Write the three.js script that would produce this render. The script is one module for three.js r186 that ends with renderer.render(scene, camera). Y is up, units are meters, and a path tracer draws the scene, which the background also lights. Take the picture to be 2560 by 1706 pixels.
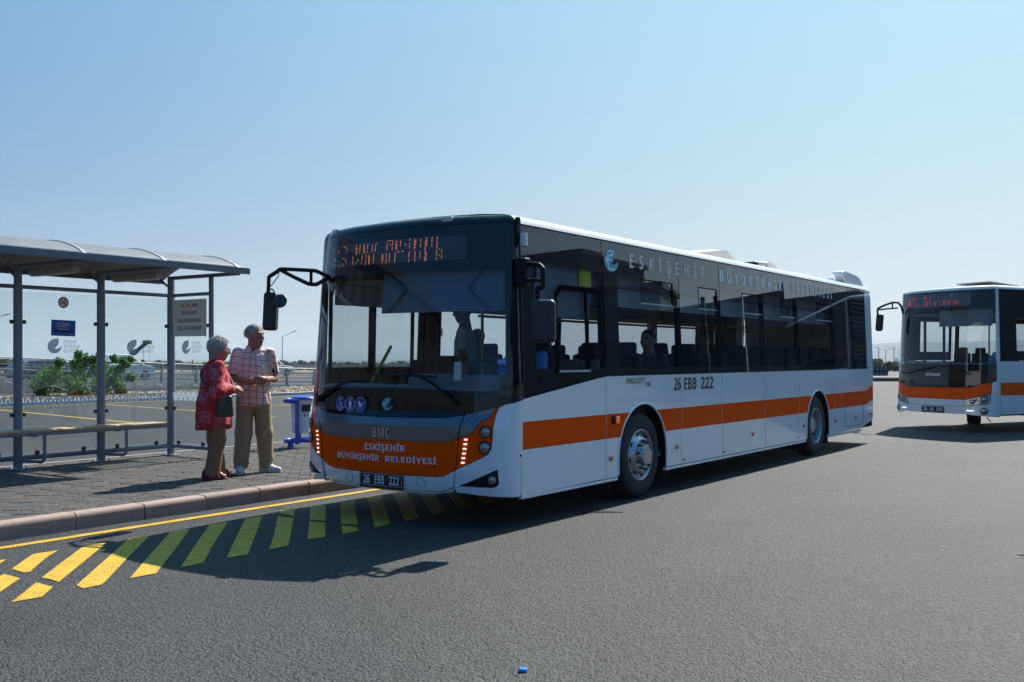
import * as THREE from 'three';
import { mergeGeometries } from 'three/addons/utils/BufferGeometryUtils.js';
import { RoundedBoxGeometry } from 'three/addons/geometries/RoundedBoxGeometry.js';
import { TextGeometry } from 'three/addons/geometries/TextGeometry.js';
import { FontLoader } from 'three/addons/loaders/FontLoader.js';

// ---------- camera, sky, sun, exposure ----------
const FPX = 2520, CX = 1280, HY = 897, EYE = 1.56;               // focal length and horizon row in photo pixels, eye height in metres
const EXPOSURE = 1.7, SUN_I = 5;
const D2R = Math.PI / 180, lerp = (a, b, t) => a + (b - a) * t;
const scene = new THREE.Scene();
const camera = new THREE.PerspectiveCamera(2 * Math.atan(853 / FPX) / D2R, 2560 / 1706, 0.1, 12000);
camera.position.set(0, EYE, 0);
camera.lookAt(0, EYE, -10);
camera.setViewOffset(2560, 1706, 0, -(HY - 853), 2560, 1706);
const SUN_EL = 46.5 * D2R, SUN_AZ = 32.2 * D2R;
const sunDir = new THREE.Vector3(Math.sin(SUN_AZ) * Math.cos(SUN_EL), Math.sin(SUN_EL), -Math.cos(SUN_AZ) * Math.cos(SUN_EL));
{
  const W = 512, H = 256, data = new Float32Array(W * H * 4);
  const hor = [1.10, 0.92, 0.96], horFar = [0.26, 0.45, 0.54], zen = [0.0, 0.25, 0.80], glow = [0.34, 0.56, 0.26];
  const d = new THREE.Vector3();
  for (let j = 0; j < H; j++) for (let i = 0; i < W; i++) {
    const el = ((j + 0.5) / H - 0.5) * Math.PI, az = ((i + 0.5) / W - 0.5) * 2 * Math.PI;
    d.set(Math.cos(el) * Math.cos(az), Math.sin(el), Math.cos(el) * Math.sin(az));
    const g = Math.acos(Math.min(1, d.dot(sunDir))), w = Math.exp(-g * g / (2 * 0.8 * 0.8)), t = Math.exp(-Math.max(0, d.y) / lerp(0.08, 0.3, w));
    const gl = Math.exp(-g * g / (2 * 0.6 * 0.6));
    for (let c = 0; c < 3; c++) {
      const hz = lerp(horFar[c], hor[c], w);
      let v = hz * t + zen[c] * (1 - t) * (0.58 + 0.42 * w) + glow[c] * gl;
      if (d.y < 0) v = hz * 0.8;
      data[(j * W + i) * 4 + c] = v / EXPOSURE;
    }
    data[(j * W + i) * 4 + 3] = 1;
  }
  const sky = new THREE.DataTexture(data, W, H, THREE.RGBAFormat, THREE.FloatType);
  sky.mapping = THREE.EquirectangularReflectionMapping; sky.magFilter = THREE.LinearFilter; sky.needsUpdate = true;
  scene.background = sky; scene.environment = sky;
}
const sun = new THREE.DirectionalLight(new THREE.Color(1.0, 0.955, 0.88), SUN_I);
sun.position.copy(sunDir).multiplyScalar(90).add(new THREE.Vector3(0, 0, -15));
sun.target.position.set(0, 0, -15);
sun.castShadow = true; sun.shadow.mapSize.set(4096, 4096);
Object.assign(sun.shadow.camera, { left: -35, right: 35, top: 35, bottom: -35, near: 1, far: 250 });
scene.add(sun, sun.target);
const renderer = new THREE.WebGLRenderer({ antialias: true });
renderer.toneMapping = THREE.LinearToneMapping; renderer.toneMappingExposure = EXPOSURE;
renderer.shadowMap.enabled = true; renderer.setSize(1024, 682);

// ---------- helpers ----------
let seed = 20240611;
const rnd = () => { seed |= 0; seed = seed + 0x6D2B79F5 | 0; let t = Math.imul(seed ^ seed >>> 15, 1 | seed); t = t + Math.imul(t ^ t >>> 7, 61 | t) ^ t; return ((t ^ t >>> 14) >>> 0) / 4294967296; };
const rr = (a, b) => a + (b - a) * rnd();
const V = (x, y, z) => new THREE.Vector3(x, y, z);
const clamp = (x, a = 0, b = 1) => Math.min(b, Math.max(a, x));
const sstep = (a, b, x) => { const t = clamp((x - a) / (b - a)); return t * t * (3 - 2 * t); };
const lin = (r, g, b) => new THREE.Color().setRGB(r, g, b);       // linear base colour
const PX = (x, y, Z) => V((x - CX) / FPX * Z, EYE - (y - HY) / FPX * Z, -Z);          // a photo pixel at a known depth
const GP = (x, y, h = 0) => PX(x, y, FPX * (EYE - h) / (y - HY));                      // a photo pixel on the ground
const CA = Math.cos(55 * D2R), SA = Math.sin(55 * D2R);
const AB = (a, b, y = 0) => V(CA * a + SA * b, y, -(SA * a - CA * b));                 // a: along the kerb, b: across it
const ABROT = 55 * D2R;
const from = (ox, oy, s) => (pts) => pts.map(([x, y]) => [ox + x / s, oy + y / s]);    // pixels of an enlarged view
const used = {};
const numbered = (n) => { const k = used[n] = (used[n] ?? -1) + 1; return k ? n + '_' + String(k).padStart(3, '0') : n; };
function tag(o, label, category, group, kind) { o.userData.label = label; if (category) o.userData.category = category; if (group) o.userData.group = group; if (kind) o.userData.kind = kind; return o; }
function thing(name, label, category, pos = V(0, 0, 0), turn = 0, group) {
  const o = new THREE.Group(); o.name = numbered(name); o.position.copy(pos); o.rotation.y = turn; scene.add(o);
  return tag(o, label, category, group);
}
function mesh(name, geo, mat, parent) {
  const g = Array.isArray(geo) ? merge(geo) : geo;
  const m = new THREE.Mesh(g, mat); m.name = parent ? name : numbered(name); m.castShadow = m.receiveShadow = true;
  (parent || scene).add(m); return m;
}
function structure(name, geo, mat, label) { const m = mesh(name, geo, mat); m.userData.kind = 'structure'; if (label) m.userData.label = label; return m; }
function structGroup(name, label, pos, turn = 0) { const g = new THREE.Group(); g.name = numbered(name); g.userData.kind = 'structure'; if (label) g.userData.label = label; if (pos) g.position.copy(pos); g.rotation.y = turn; scene.add(g); return g; }
function merge(list) {
  const out = list.map((g) => { const n = g.index ? g.toNonIndexed() : g.clone(); for (const k of Object.keys(n.attributes)) if (!['position', 'normal', 'uv'].includes(k)) n.deleteAttribute(k); if (!n.attributes.uv) n.setAttribute('uv', new THREE.BufferAttribute(new Float32Array(n.attributes.position.count * 2), 2)); return n; });
  return mergeGeometries(out);
}
const std = (color, roughness = 0.6, o = {}) => new THREE.MeshStandardMaterial({ color, roughness, side: THREE.DoubleSide, ...o });
const phy = (color, roughness = 0.4, o = {}) => new THREE.MeshPhysicalMaterial({ color, roughness, side: THREE.DoubleSide, ...o });
const box = (w, h, d, x = 0, y = 0, z = 0) => new THREE.BoxGeometry(w, h, d).translate(x, y, z);
const rbox = (w, h, d, r, x = 0, y = 0, z = 0, seg = 2) => new RoundedBoxGeometry(w, h, d, seg, Math.min(r, w / 2.01, h / 2.01, d / 2.01)).translate(x, y, z);
const Y1 = V(0, 1, 0);
function cyl(p, q, r, r2 = r, seg = 12, caps = true) {
  const d = q.clone().sub(p), L = d.length();
  return new THREE.CylinderGeometry(r2, r, L, seg, 1, !caps).applyQuaternion(new THREE.Quaternion().setFromUnitVectors(Y1, d.normalize())).translate((p.x + q.x) / 2, (p.y + q.y) / 2, (p.z + q.z) / 2);
}
const tube = (pts, r, seg = 24, rad = 8, tension = 0.2) => new THREE.TubeGeometry(new THREE.CatmullRomCurve3(pts, false, 'catmullrom', tension), seg, r, rad);
function bar(p, q, w, t) {                                          // flat bar with section w (in the level) x t
  const d = q.clone().sub(p), L = d.length(); d.normalize();
  const side = V().crossVectors(d, Math.abs(d.y) > 0.98 ? V(1, 0, 0) : Y1).normalize(), up = V().crossVectors(side, d);
  return box(w, t, L).applyMatrix4(new THREE.Matrix4().makeBasis(side, up, d.clone().negate())).translate((p.x + q.x) / 2, (p.y + q.y) / 2, (p.z + q.z) / 2);
}
function canvasTex(w, h, draw, o = {}) {
  const c = document.createElement('canvas'); c.width = w; c.height = h; const g = c.getContext('2d'); draw(g, w, h);
  const t = new THREE.CanvasTexture(c); t.colorSpace = THREE.SRGBColorSpace; t.magFilter = THREE.LinearFilter; Object.assign(t, o); return t;
}
function fitText(g, s, x, y, w, h, weight = 'bold') {               // text stretched to fill a box
  g.save(); g.font = `${weight} 100px sans-serif`; const m = g.measureText(s).width; g.translate(x, y); g.scale(w / m, h / 73); g.textBaseline = 'alphabetic'; g.fillText(s, 0, 73); g.restore();
}
function lattice(n) { const a = new Float32Array(n * n); for (let i = 0; i < n * n; i++) a[i] = rnd(); return (x, y) => { // tileable value noise on 0..1
  x *= n; y *= n; const xi = Math.floor(x), yi = Math.floor(y); let fx = x - xi, fy = y - yi; fx = fx * fx * (3 - 2 * fx); fy = fy * fy * (3 - 2 * fy);
  const w = (i) => ((i % n) + n) % n, a0 = a[w(yi) * n + w(xi)], a1 = a[w(yi) * n + w(xi + 1)], b0 = a[w(yi + 1) * n + w(xi)], b1 = a[w(yi + 1) * n + w(xi + 1)];
  return (a0 + (a1 - a0) * fx) * (1 - fy) + (b0 + (b1 - b0) * fx) * fy; }; }
function dataTex(n, fn, srgb = true, rep = 1) {                     // fn(u, v) -> [r, g, b] 0..1 (sRGB when colour)
  const d = new Uint8Array(n * n * 4);
  for (let j = 0; j < n; j++) for (let i = 0; i < n; i++) { const c = fn(i / n, j / n), k = (j * n + i) * 4; d[k] = clamp(c[0]) * 255; d[k + 1] = clamp(c[1]) * 255; d[k + 2] = clamp(c[2]) * 255; d[k + 3] = 255; }
  const t = new THREE.DataTexture(d, n, n); t.wrapS = t.wrapT = THREE.RepeatWrapping; t.magFilter = THREE.LinearFilter; t.minFilter = THREE.LinearMipmapLinearFilter; t.generateMipmaps = true;
  if (srgb) t.colorSpace = THREE.SRGBColorSpace; t.repeat.set(rep, rep); t.needsUpdate = true; return t;
}
const toS = (v) => v <= 0.0031308 ? v * 12.92 : 1.055 * Math.pow(v, 1 / 2.4) - 0.055;
const n4 = lattice(8), n16 = lattice(32), n64 = lattice(96), n256 = lattice(256), n512 = lattice(512);
function noiseMap(base, amp, rep, n = 512, coarse = 0.5) {          // mottled colour around a linear base colour
  return dataTex(n, (u, v) => { const f = 1 + amp * ((n4(u, v) - 0.5) * coarse + (n16(u, v) - 0.5) * 0.5 + (n64(u, v) - 0.5) * 0.7 + (n256(u, v) - 0.5) * 0.9); return base.map((c) => toS(Math.max(0, c * f))); }, true, rep);
}
function planarUV(geo, ax = 0, ay = 2, s = 1) { const p = geo.attributes.position, uv = new Float32Array(p.count * 2); for (let i = 0; i < p.count; i++) { uv[2 * i] = p.getComponent(i, ax) * s; uv[2 * i + 1] = p.getComponent(i, ay) * s; } geo.setAttribute('uv', new THREE.BufferAttribute(uv, 2)); return geo; }
const font = await new FontLoader().loadAsync('fonts/droid/droid_sans_bold.typeface.json');
const text3 = (s, size, depth) => { const g = new TextGeometry(s, { font, size, depth, curveSegments: 4, bevelEnabled: false }); g.computeBoundingBox(); const b = g.boundingBox; g.translate(-(b.min.x + b.max.x) / 2, -(b.min.y + b.max.y) / 2, 0); return g; };

// the municipal emblem: a crescent with a lined letter, drawn as print
function emblem(g, x, y, w, h, fill, line, lw = 0.05) {
  g.save(); g.translate(x, y); g.scale(w, h); g.fillStyle = fill; g.strokeStyle = line;
  g.beginPath(); g.moveTo(0.78, 0.0); g.bezierCurveTo(0.5, -0.03, 0.12, 0.1, 0.02, 0.4); g.bezierCurveTo(-0.06, 0.75, 0.2, 1.03, 0.5, 1.0); g.bezierCurveTo(0.8, 0.98, 1.0, 0.75, 1.0, 0.56); g.lineTo(0.92, 0.56); g.bezierCurveTo(0.85, 0.66, 0.65, 0.72, 0.5, 0.66); g.bezierCurveTo(0.72, 0.5, 0.86, 0.3, 0.78, 0.0); g.closePath(); g.fill();
  g.lineWidth = lw; g.beginPath(); g.moveTo(0.3, 0.12); g.lineTo(0.3, 0.9); g.moveTo(0.28, 0.14); g.lineTo(0.78, 0.14); g.moveTo(0.3, 0.5); g.lineTo(0.55, 0.5); g.moveTo(0.3, 0.89); g.lineTo(0.75, 0.89); g.stroke();
  g.fillStyle = line; g.beginPath(); g.moveTo(0.08, 0.55); g.quadraticCurveTo(0.15, 0.4, 0.24, 0.36); g.lineTo(0.24, 0.7); g.closePath(); g.fill();
  g.beginPath(); g.ellipse(0.52, 0.3, 0.15, 0.06, -0.5, 0, 7); g.fill(); g.restore();
}
const printMat = (tex, o = {}) => std(0xffffff, 0.45, { map: tex, transparent: true, ...o });

// ---------- ground ----------
const n1k = lattice(1024), asphaltHeight = (u, v) => n1k(u, v) * 0.5 + n512(v, u) * 0.38 + n256(u, v) * 0.12;
const asphaltMap = dataTex(2048, (u, v) => {
  const h = asphaltHeight(u, v), s = n1k(v + 0.37, u + 0.11), m = n16(u, v) * 0.6 + n4(u, v) * 0.4;
  let c = 0.0245 + 0.008 * (m - 0.5);
  c *= 0.12 + 1.05 * sstep(0.26, 0.52, h) + 0.6 * (s - 0.5);
  if (s > 0.82) c += (s - 0.82) * 0.34; const q = n256(v + 0.21, u + 0.43), r = n512(u + 0.63, v + 0.17); c *= 1.12 - 0.75 * sstep(0.30, 0.14, q) - 0.45 * sstep(0.26, 0.12, r);
  return [toS(c * 1.0), toS(c * 0.99), toS(c * 0.985)];
}, true, 1 / 6);
const asphaltBump = dataTex(1024, (u, v) => { const h = sstep(0.25, 0.7, asphaltHeight(u, v)); return [h, h, h]; }, false, 1 / 6);
const asphaltMat = std(0xffffff, 0.78, { map: asphaltMap, bumpMap: asphaltBump, bumpScale: 0.009, vertexColors: true });
function sheet(xs, zs, yOf, tint) {
  const nx = xs.length, nz = zs.length, pos = [], uv = [], col = [], idx = [];
  for (let j = 0; j < nz; j++) for (let i = 0; i < nx; i++) { const x = xs[i], z = zs[j]; pos.push(x, yOf(x, z), z); uv.push(x, z); const t = tint ? tint(x, z) : 1; col.push(t, t, t); }
  for (let j = 0; j < nz - 1; j++) for (let i = 0; i < nx - 1; i++) { const a = j * nx + i, b = a + 1, c = a + nx, d = c + 1; idx.push(a, b, c, b, d, c); }
  const g = new THREE.BufferGeometry(); g.setAttribute('position', new THREE.Float32BufferAttribute(pos, 3)); g.setAttribute('uv', new THREE.Float32BufferAttribute(uv, 2)); if (tint) g.setAttribute('color', new THREE.Float32BufferAttribute(col, 3)); g.setIndex(idx); g.computeVertexNormals(); return g;
}
const range = (a, b, s) => { const r = []; for (let x = a; x < b - 1e-6; x += s) r.push(x); r.push(b); return r; };
{
  const stain = (x, z) => { const u = x / 37, v = z / 37; return 0.80 + 0.34 * n16(u + 0.3, v) + 0.30 * (n64(u * 1.3, v * 1.3) - 0.5) + 0.22 * (n64(v * 0.5 + 0.2, u * 0.5) - 0.5) + 0.16 * (n4(u * 0.4, v * 0.4) - 0.5); };
  structure('asphalt_ground', sheet(range(-60, 110, 0.5), range(-118, 12, 0.5), () => 0, stain), asphaltMat, 'grey asphalt of the bus terminal lot');
  // the plain beyond the highway lies lower
  const drop = (x, z) => -0.06 - Math.max(0, -z - 125) * 0.011;
  const terrainMat = std(0xffffff, 0.95, { map: noiseMap([0.16, 0.14, 0.085], 0.7, 1 / 60) });
  structure('terrain', sheet([-6000, -2000, -600, -200, -60, 0, 60, 200, 600, 2000, 6000], [-7000, -3000, -1200, -600, -300, -180, -125, -60, 0, 60, 400], drop), terrainMat, 'dry plain stretching away behind the terminal');
}
// ---------- pavement: kerb, pavers, edging ----------
const PAVE = 0.15, KERB_B = -8.51, BACK_B = -12.93;
{
  const kerb = structGroup('kerb', 'pinkish concrete kerb of short stones along the bus bay', V(0, 0, 0), ABROT);
  const kerbMap = [[0.325, 0.235, 0.19], [0.30, 0.22, 0.182], [0.34, 0.25, 0.205]].map((c) => std(0xffffff, 0.85, { map: dataTex(256, (u, v) => { const st = sstep(0.70, 0.80, n16(u, v) * 0.4 + n64(u, v) * 0.6); const f = (0.92 + 0.10 * n64(u, v) + 0.08 * n256(u, v)) * (1 - 0.35 * st) * (0.93 + 0.14 * n4(u, v)); return c.map((k) => toS(k * f)); }, true, 1.3) }));
  const L = 0.712, s = new THREE.Shape();
  s.moveTo(0, -0.05); s.lineTo(0, 0.115); s.quadraticCurveTo(-0.004, 0.147, -0.032, PAVE); s.lineTo(-0.15, PAVE - 0.001); s.lineTo(-0.15, -0.05); s.closePath();
  const g = new THREE.ExtrudeGeometry(s, { depth: L - 0.012, bevelEnabled: true, bevelThickness: 0.003, bevelSize: 0.003, bevelSegments: 1, curveSegments: 4 });
  // section (x -> b, y -> y), extruded along a
  g.applyMatrix4(new THREE.Matrix4().makeBasis(V(0, 0, 1), V(0, 1, 0), V(-1, 0, 0)));  // x->z(b), z->-x(a)
  g.computeVertexNormals(); planarUV(g, 0, 1);
  for (let k = -5, a = 5.23 - 5 * 0.72; a < 19.5; a += 0.72, k++) { const m = mesh('kerb_stone', g, kerbMap[Math.floor(rnd() * 3)], kerb); m.position.set(a + L, rr(-0.004, 0.004), KERB_B + rr(-0.005, 0.005)); m.rotation.y = rr(-0.004, 0.004); }
  const bed = mesh('mortar_bed', box(18.8, 0.125, 0.13, 1.2 + 9.4, 0.04, KERB_B - 0.08), std(lin(0.06, 0.05, 0.045), 0.95), kerb); bed.userData.label = 'dark joint fill under the kerb stones';

  const pave = structGroup('pavement', 'dark grey block pavement in a herringbone pattern', V(0, 0, 0), ABROT);
  mesh('sand_bed', box(18.4, 0.11, BACK_B * -1 + KERB_B - 0.15, 1.6 + 9.2, PAVE - 0.014 - 0.055, (BACK_B + KERB_B - 0.15) / 2), std(lin(0.014, 0.012, 0.011), 1), pave);
  const edg = mesh('edging_strip', box(18.4, 0.16, 0.07, 10.8, PAVE - 0.078, BACK_B - 0.036), std(lin(0.33, 0.31, 0.285), 0.9), pave); edg.userData.label = 'pale concrete edging strip';
  const tones = [[0.056, 0.049, 0.044], [0.064, 0.054, 0.048], [0.050, 0.045, 0.043], [0.060, 0.050, 0.044], [0.072, 0.062, 0.054], [0.055, 0.051, 0.049]];
  const pm = tones.map((c, i) => std(0xffffff, 0.88, { map: noiseMap(c, 0.95, 2.2, 256, 0.6), bumpMap: asphaltBump, bumpScale: 0.003 }));
  const W = 0.13, th = 45 * D2R, ct = Math.cos(th), st = Math.sin(th), bMin = BACK_B + 0.004, bMax = KERB_B - 0.156;
  const slab = (poly, y0) => {                                     // bevelled block over a convex outline in (a, b)
    const n = poly.length, c = poly.reduce((s, p) => [s[0] + p[0] / n, s[1] + p[1] / n], [0, 0]);
    const inset = (d) => poly.map(([x, y]) => { const dx = c[0] - x, dy = c[1] - y, L = Math.hypot(dx, dy) || 1; const k = Math.min(d * 1.4, L * 0.5) / L; return [x + dx * k, y + dy * k]; });
    const o = inset(0.0042), t = inset(0.0095), pos = [], uv = [];
    const tri = (...q) => q.forEach(([p, y]) => { pos.push(p[0], y, p[1]); uv.push(p[0] + y, p[1]); });
    for (let i = 0; i < n; i++) { const j = (i + 1) % n; if (i > 0 && i < n - 1) tri([t[0], y0], [t[j], y0], [t[i], y0]); tri([t[i], y0], [t[j], y0], [o[j], y0 - 0.005]); tri([t[i], y0], [o[j], y0 - 0.005], [o[i], y0 - 0.005]); tri([o[i], y0 - 0.005], [o[j], y0 - 0.005], [o[j], y0 - 0.03]); tri([o[i], y0 - 0.005], [o[j], y0 - 0.03], [o[i], y0 - 0.03]); }
    const g = new THREE.BufferGeometry(); g.setAttribute('position', new THREE.Float32BufferAttribute(pos, 3)); g.setAttribute('uv', new THREE.Float32BufferAttribute(uv, 2)); g.computeVertexNormals(); return g;
  };
  const clip = (poly, sgn, lim) => { const out = []; for (let i = 0; i < poly.length; i++) { const p = poly[i], q = poly[(i + 1) % poly.length], dp = sgn * (p[1] - lim), dq = sgn * (q[1] - lim); if (dp >= 0) out.push(p); if (dp * dq < 0) { const t = dp / (dp - dq); out.push([p[0] + (q[0] - p[0]) * t, lim]); } } return out; };
  const list = [];
  for (let x = -140; x < 160; x++) for (let y = -140; y < 160; y++) {
    const c = (((x - y) % 4) + 4) % 4; if (c !== 0 && c !== 3) continue;
    const w = c === 0 ? 2 : 1, h = c === 0 ? 1 : 2, rect = [[x, y], [x + w, y], [x + w, y + h], [x, y + h]];
    let poly = rect.map(([i, j]) => [9 + (i * ct - j * st) * W, -10.7 + (i * st + j * ct) * W]);
    const ma = (poly[0][0] + poly[2][0]) / 2, mb = (poly[0][1] + poly[2][1]) / 2;
    if (ma < 2.2 || ma > 15.5 || mb < bMin - 0.2 || mb > bMax + 0.2) continue;
    poly = clip(clip(poly, 1, bMin), -1, bMax); if (poly.length < 3) continue;
    let ar = 0; poly.forEach((p, i) => { const q = poly[(i + 1) % poly.length]; ar += p[0] * q[1] - q[0] * p[1]; }); if (Math.abs(ar) / 2 < 0.002) continue;
    const w0 = AB(ma, mb), px = CX + FPX * w0.x / -w0.z, vis = px > -20 && px < 800;
    list.push({ poly, key: (vis ? 0 : 100) + -w0.z, m: Math.floor(rnd() * 6), y: PAVE + rr(-0.0035, 0.0015) });
  }
  list.sort((p, q) => p.key - q.key);
  const rest = [[], [], [], [], [], []];
  list.forEach((p, i) => { const g = slab(p.poly, p.y); if (i < 300) mesh('paver', g, pm[p.m], pave); else rest[p.m].push(g); });
  // the farther blocks, joined
  const all = mergeGeometries(rest.map((r) => mergeGeometries(r)), true); const fm = new THREE.Mesh(all, pm); fm.name = 'far_pavers'; fm.userData.kind = 'stuff'; fm.castShadow = fm.receiveShadow = true; pave.add(fm);
}
// ---------- painted markings ----------
function groundPoly(pts, y) {                                      // pts: world (x, z) pairs
  const c = pts.map((p) => new THREE.Vector2(p.x, p.z)), f = THREE.ShapeUtils.triangulateShape(c, []), pos = [], uv = [];
  for (const t of f) { const [a, b, d] = t.map((i) => c[i]); const up = (b.x - a.x) * (d.y - a.y) - (b.y - a.y) * (d.x - a.x); for (const q of up > 0 ? [a, d, b] : [a, b, d]) { pos.push(q.x, y, q.y); uv.push(q.x, q.y); } }
  const g = new THREE.BufferGeometry(); g.setAttribute('position', new THREE.Float32BufferAttribute(pos, 3)); g.setAttribute('uv', new THREE.Float32BufferAttribute(uv, 2)); g.computeVertexNormals(); return g;
}
const yellowMap = dataTex(1024, (u, v) => { const h = asphaltHeight(u * 2, v * 2), w = n16(u, v); let k = sstep(0.25, 0.37, h + 0.16 * (w - 0.35)); const t = 0.86 + 0.2 * n64(u, v); return [toS(lerp(0.025, 0.64 * t, k)), toS(lerp(0.025, 0.37 * t, k)), toS(lerp(0.025, 0.012 * t, k))]; }, true, 0.5);
const yellowMat = std(0xffffff, 0.7, { map: yellowMap, bumpMap: asphaltBump, bumpScale: 0.004 });
{
  const rm = structGroup('road_marking', 'yellow painted bay line and hatching beside the kerb');
  const raggedLine = (p, q, w, n = 60) => { const d = q.clone().sub(p), L = d.length(), s = V(-d.z / L, 0, d.x / L), A = [], B = []; for (let i = 0; i <= n; i++) { const t = i / n, c = p.clone().addScaledVector(d, t); A.push(c.clone().addScaledVector(s, w / 2 + rr(-0.004, 0.004))); B.push(c.clone().addScaledVector(s, -w / 2 + rr(-0.004, 0.004))); } return groundPoly([...A, ...B.reverse()], 0.005); };
  mesh('bay_line', raggedLine(AB(1.5, -8.19), AB(20, -8.19), 0.105, 160), yellowMat, rm);
  const z3 = from(0, 1180, 2.6144), z2 = from(740, 950, 3.92);
  const stripes = [
    z3([[-60, 590], [38, 577], [-40, 632]]), z3([[-90, 790], [-10, 690], [22, 672], [130, 700], [0, 790], [-50, 830]]),
    z3([[75, 638], [215, 541], [380, 517], [300, 566], [192, 660], [150, 662], [118, 652]]),
    z3([[70, 858], [150, 796], [235, 728], [345, 757], [272, 822]]),
    z3([[272, 695], [410, 590], [545, 490], [690, 466], [655, 502], [382, 725], [330, 708]]),
    z3([[498, 745], [665, 598], [842, 440], [980, 418], [820, 580], [690, 718], [662, 742], [540, 767]]),
    z3([[848, 700], [980, 545], [1118, 392], [1242, 375], [1132, 525], [1020, 667]]),
    z3([[1178, 630], [1280, 475], [1370, 350], [1488, 332], [1372, 512], [1372, 525], [1325, 600]]),
    z3([[1480, 567], [1535, 450], [1602, 310], [1714, 293], [1620, 545]]),
    z3([[1757, 512], [1790, 420], [1815, 292], [1918, 306], [1884, 486]]), z3([[1822, 274], [1832, 258], [1926, 244], [1922, 292]]),
    z2([[112, 1568], [130, 1390], [285, 1408], [285, 1545]]), z2([[132, 1372], [142, 1252], [287, 1230], [286, 1390]]),
    z2([[440, 1415], [432, 1212], [570, 1190], [604, 1425]]), z2([[455, 1515], [446, 1432], [600, 1448], [616, 1484]]),
    z2([[770, 1450], [732, 1300], [690, 1150], [835, 1128], [925, 1416]]), z2([[1070, 1390], [1000, 1240], [940, 1110], [1078, 1092], [1210, 1356]]),
    z2([[1330, 1330], [1180, 1080], [1318, 1062], [1476, 1302]]), z2([[1602, 1276], [1415, 1050], [1555, 1034], [1722, 1250]]), z2([[1850, 1226], [1640, 1020], [1775, 1004], [1962, 1204]]),
    z2([[2085, 1180], [1850, 985], [1985, 970], [2195, 1160]]),
  ];
  for (const s of stripes) mesh('hatch_stripe', groundPoly(s.map(([x, y]) => GP(x, y)), 0.005), yellowMat, rm);
  const lot = structGroup('parking_marking', 'yellow parking bay lines on the lot behind the shelter');
  const z8 = from(0, 840, 3.6766);
  const L = (p, q, w) => mesh('bay_line', raggedLine(p, q, w, 40), yellowMat, lot);
  const g2 = (a, b, w) => L(GP(...z8([a])[0]), GP(...z8([b])[0]), w);
  g2([-300, 672], [1620, 594], 0.14); L(GP(440, 1001.6), GP(775, 990), 0.14);
  g2([-200, 664], [1420, 820], 0.14); g2([960, 632], [1900, 698], 0.14);
  L(GP(545, 1041), GP(690, 1044), 0.14); L(GP(560, 1012), GP(735, 1015), 0.14);
  { const c = GP(1482, 1281), pts = []; for (let i = 0; i < 40; i++) { const a = i / 40 * 6.283, r = (0.8 + 0.3 * Math.sin(a * 3 + 1) + 0.15 * Math.sin(a * 7)) * 1; pts.push(V(c.x + Math.cos(a) * 0.26 * r, 0, c.z + Math.sin(a) * 0.13 * r)); } structure('oil_stain', groundPoly(pts, 0.004), std(lin(0.008, 0.008, 0.009), 0.35), 'small black oil stain on the asphalt by the front wheel'); }
  // tar seam across the hatching and a damp patch
  const tar = std(lin(0.018, 0.018, 0.02), 0.55);
  const ts = structGroup('tar_seam', 'thin dark tar seam crossing the hatching'); mesh('tar_line', raggedLine(GP(660, 1268), GP(1240, 1330), 0.022, 40), tar, ts);
}
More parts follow.
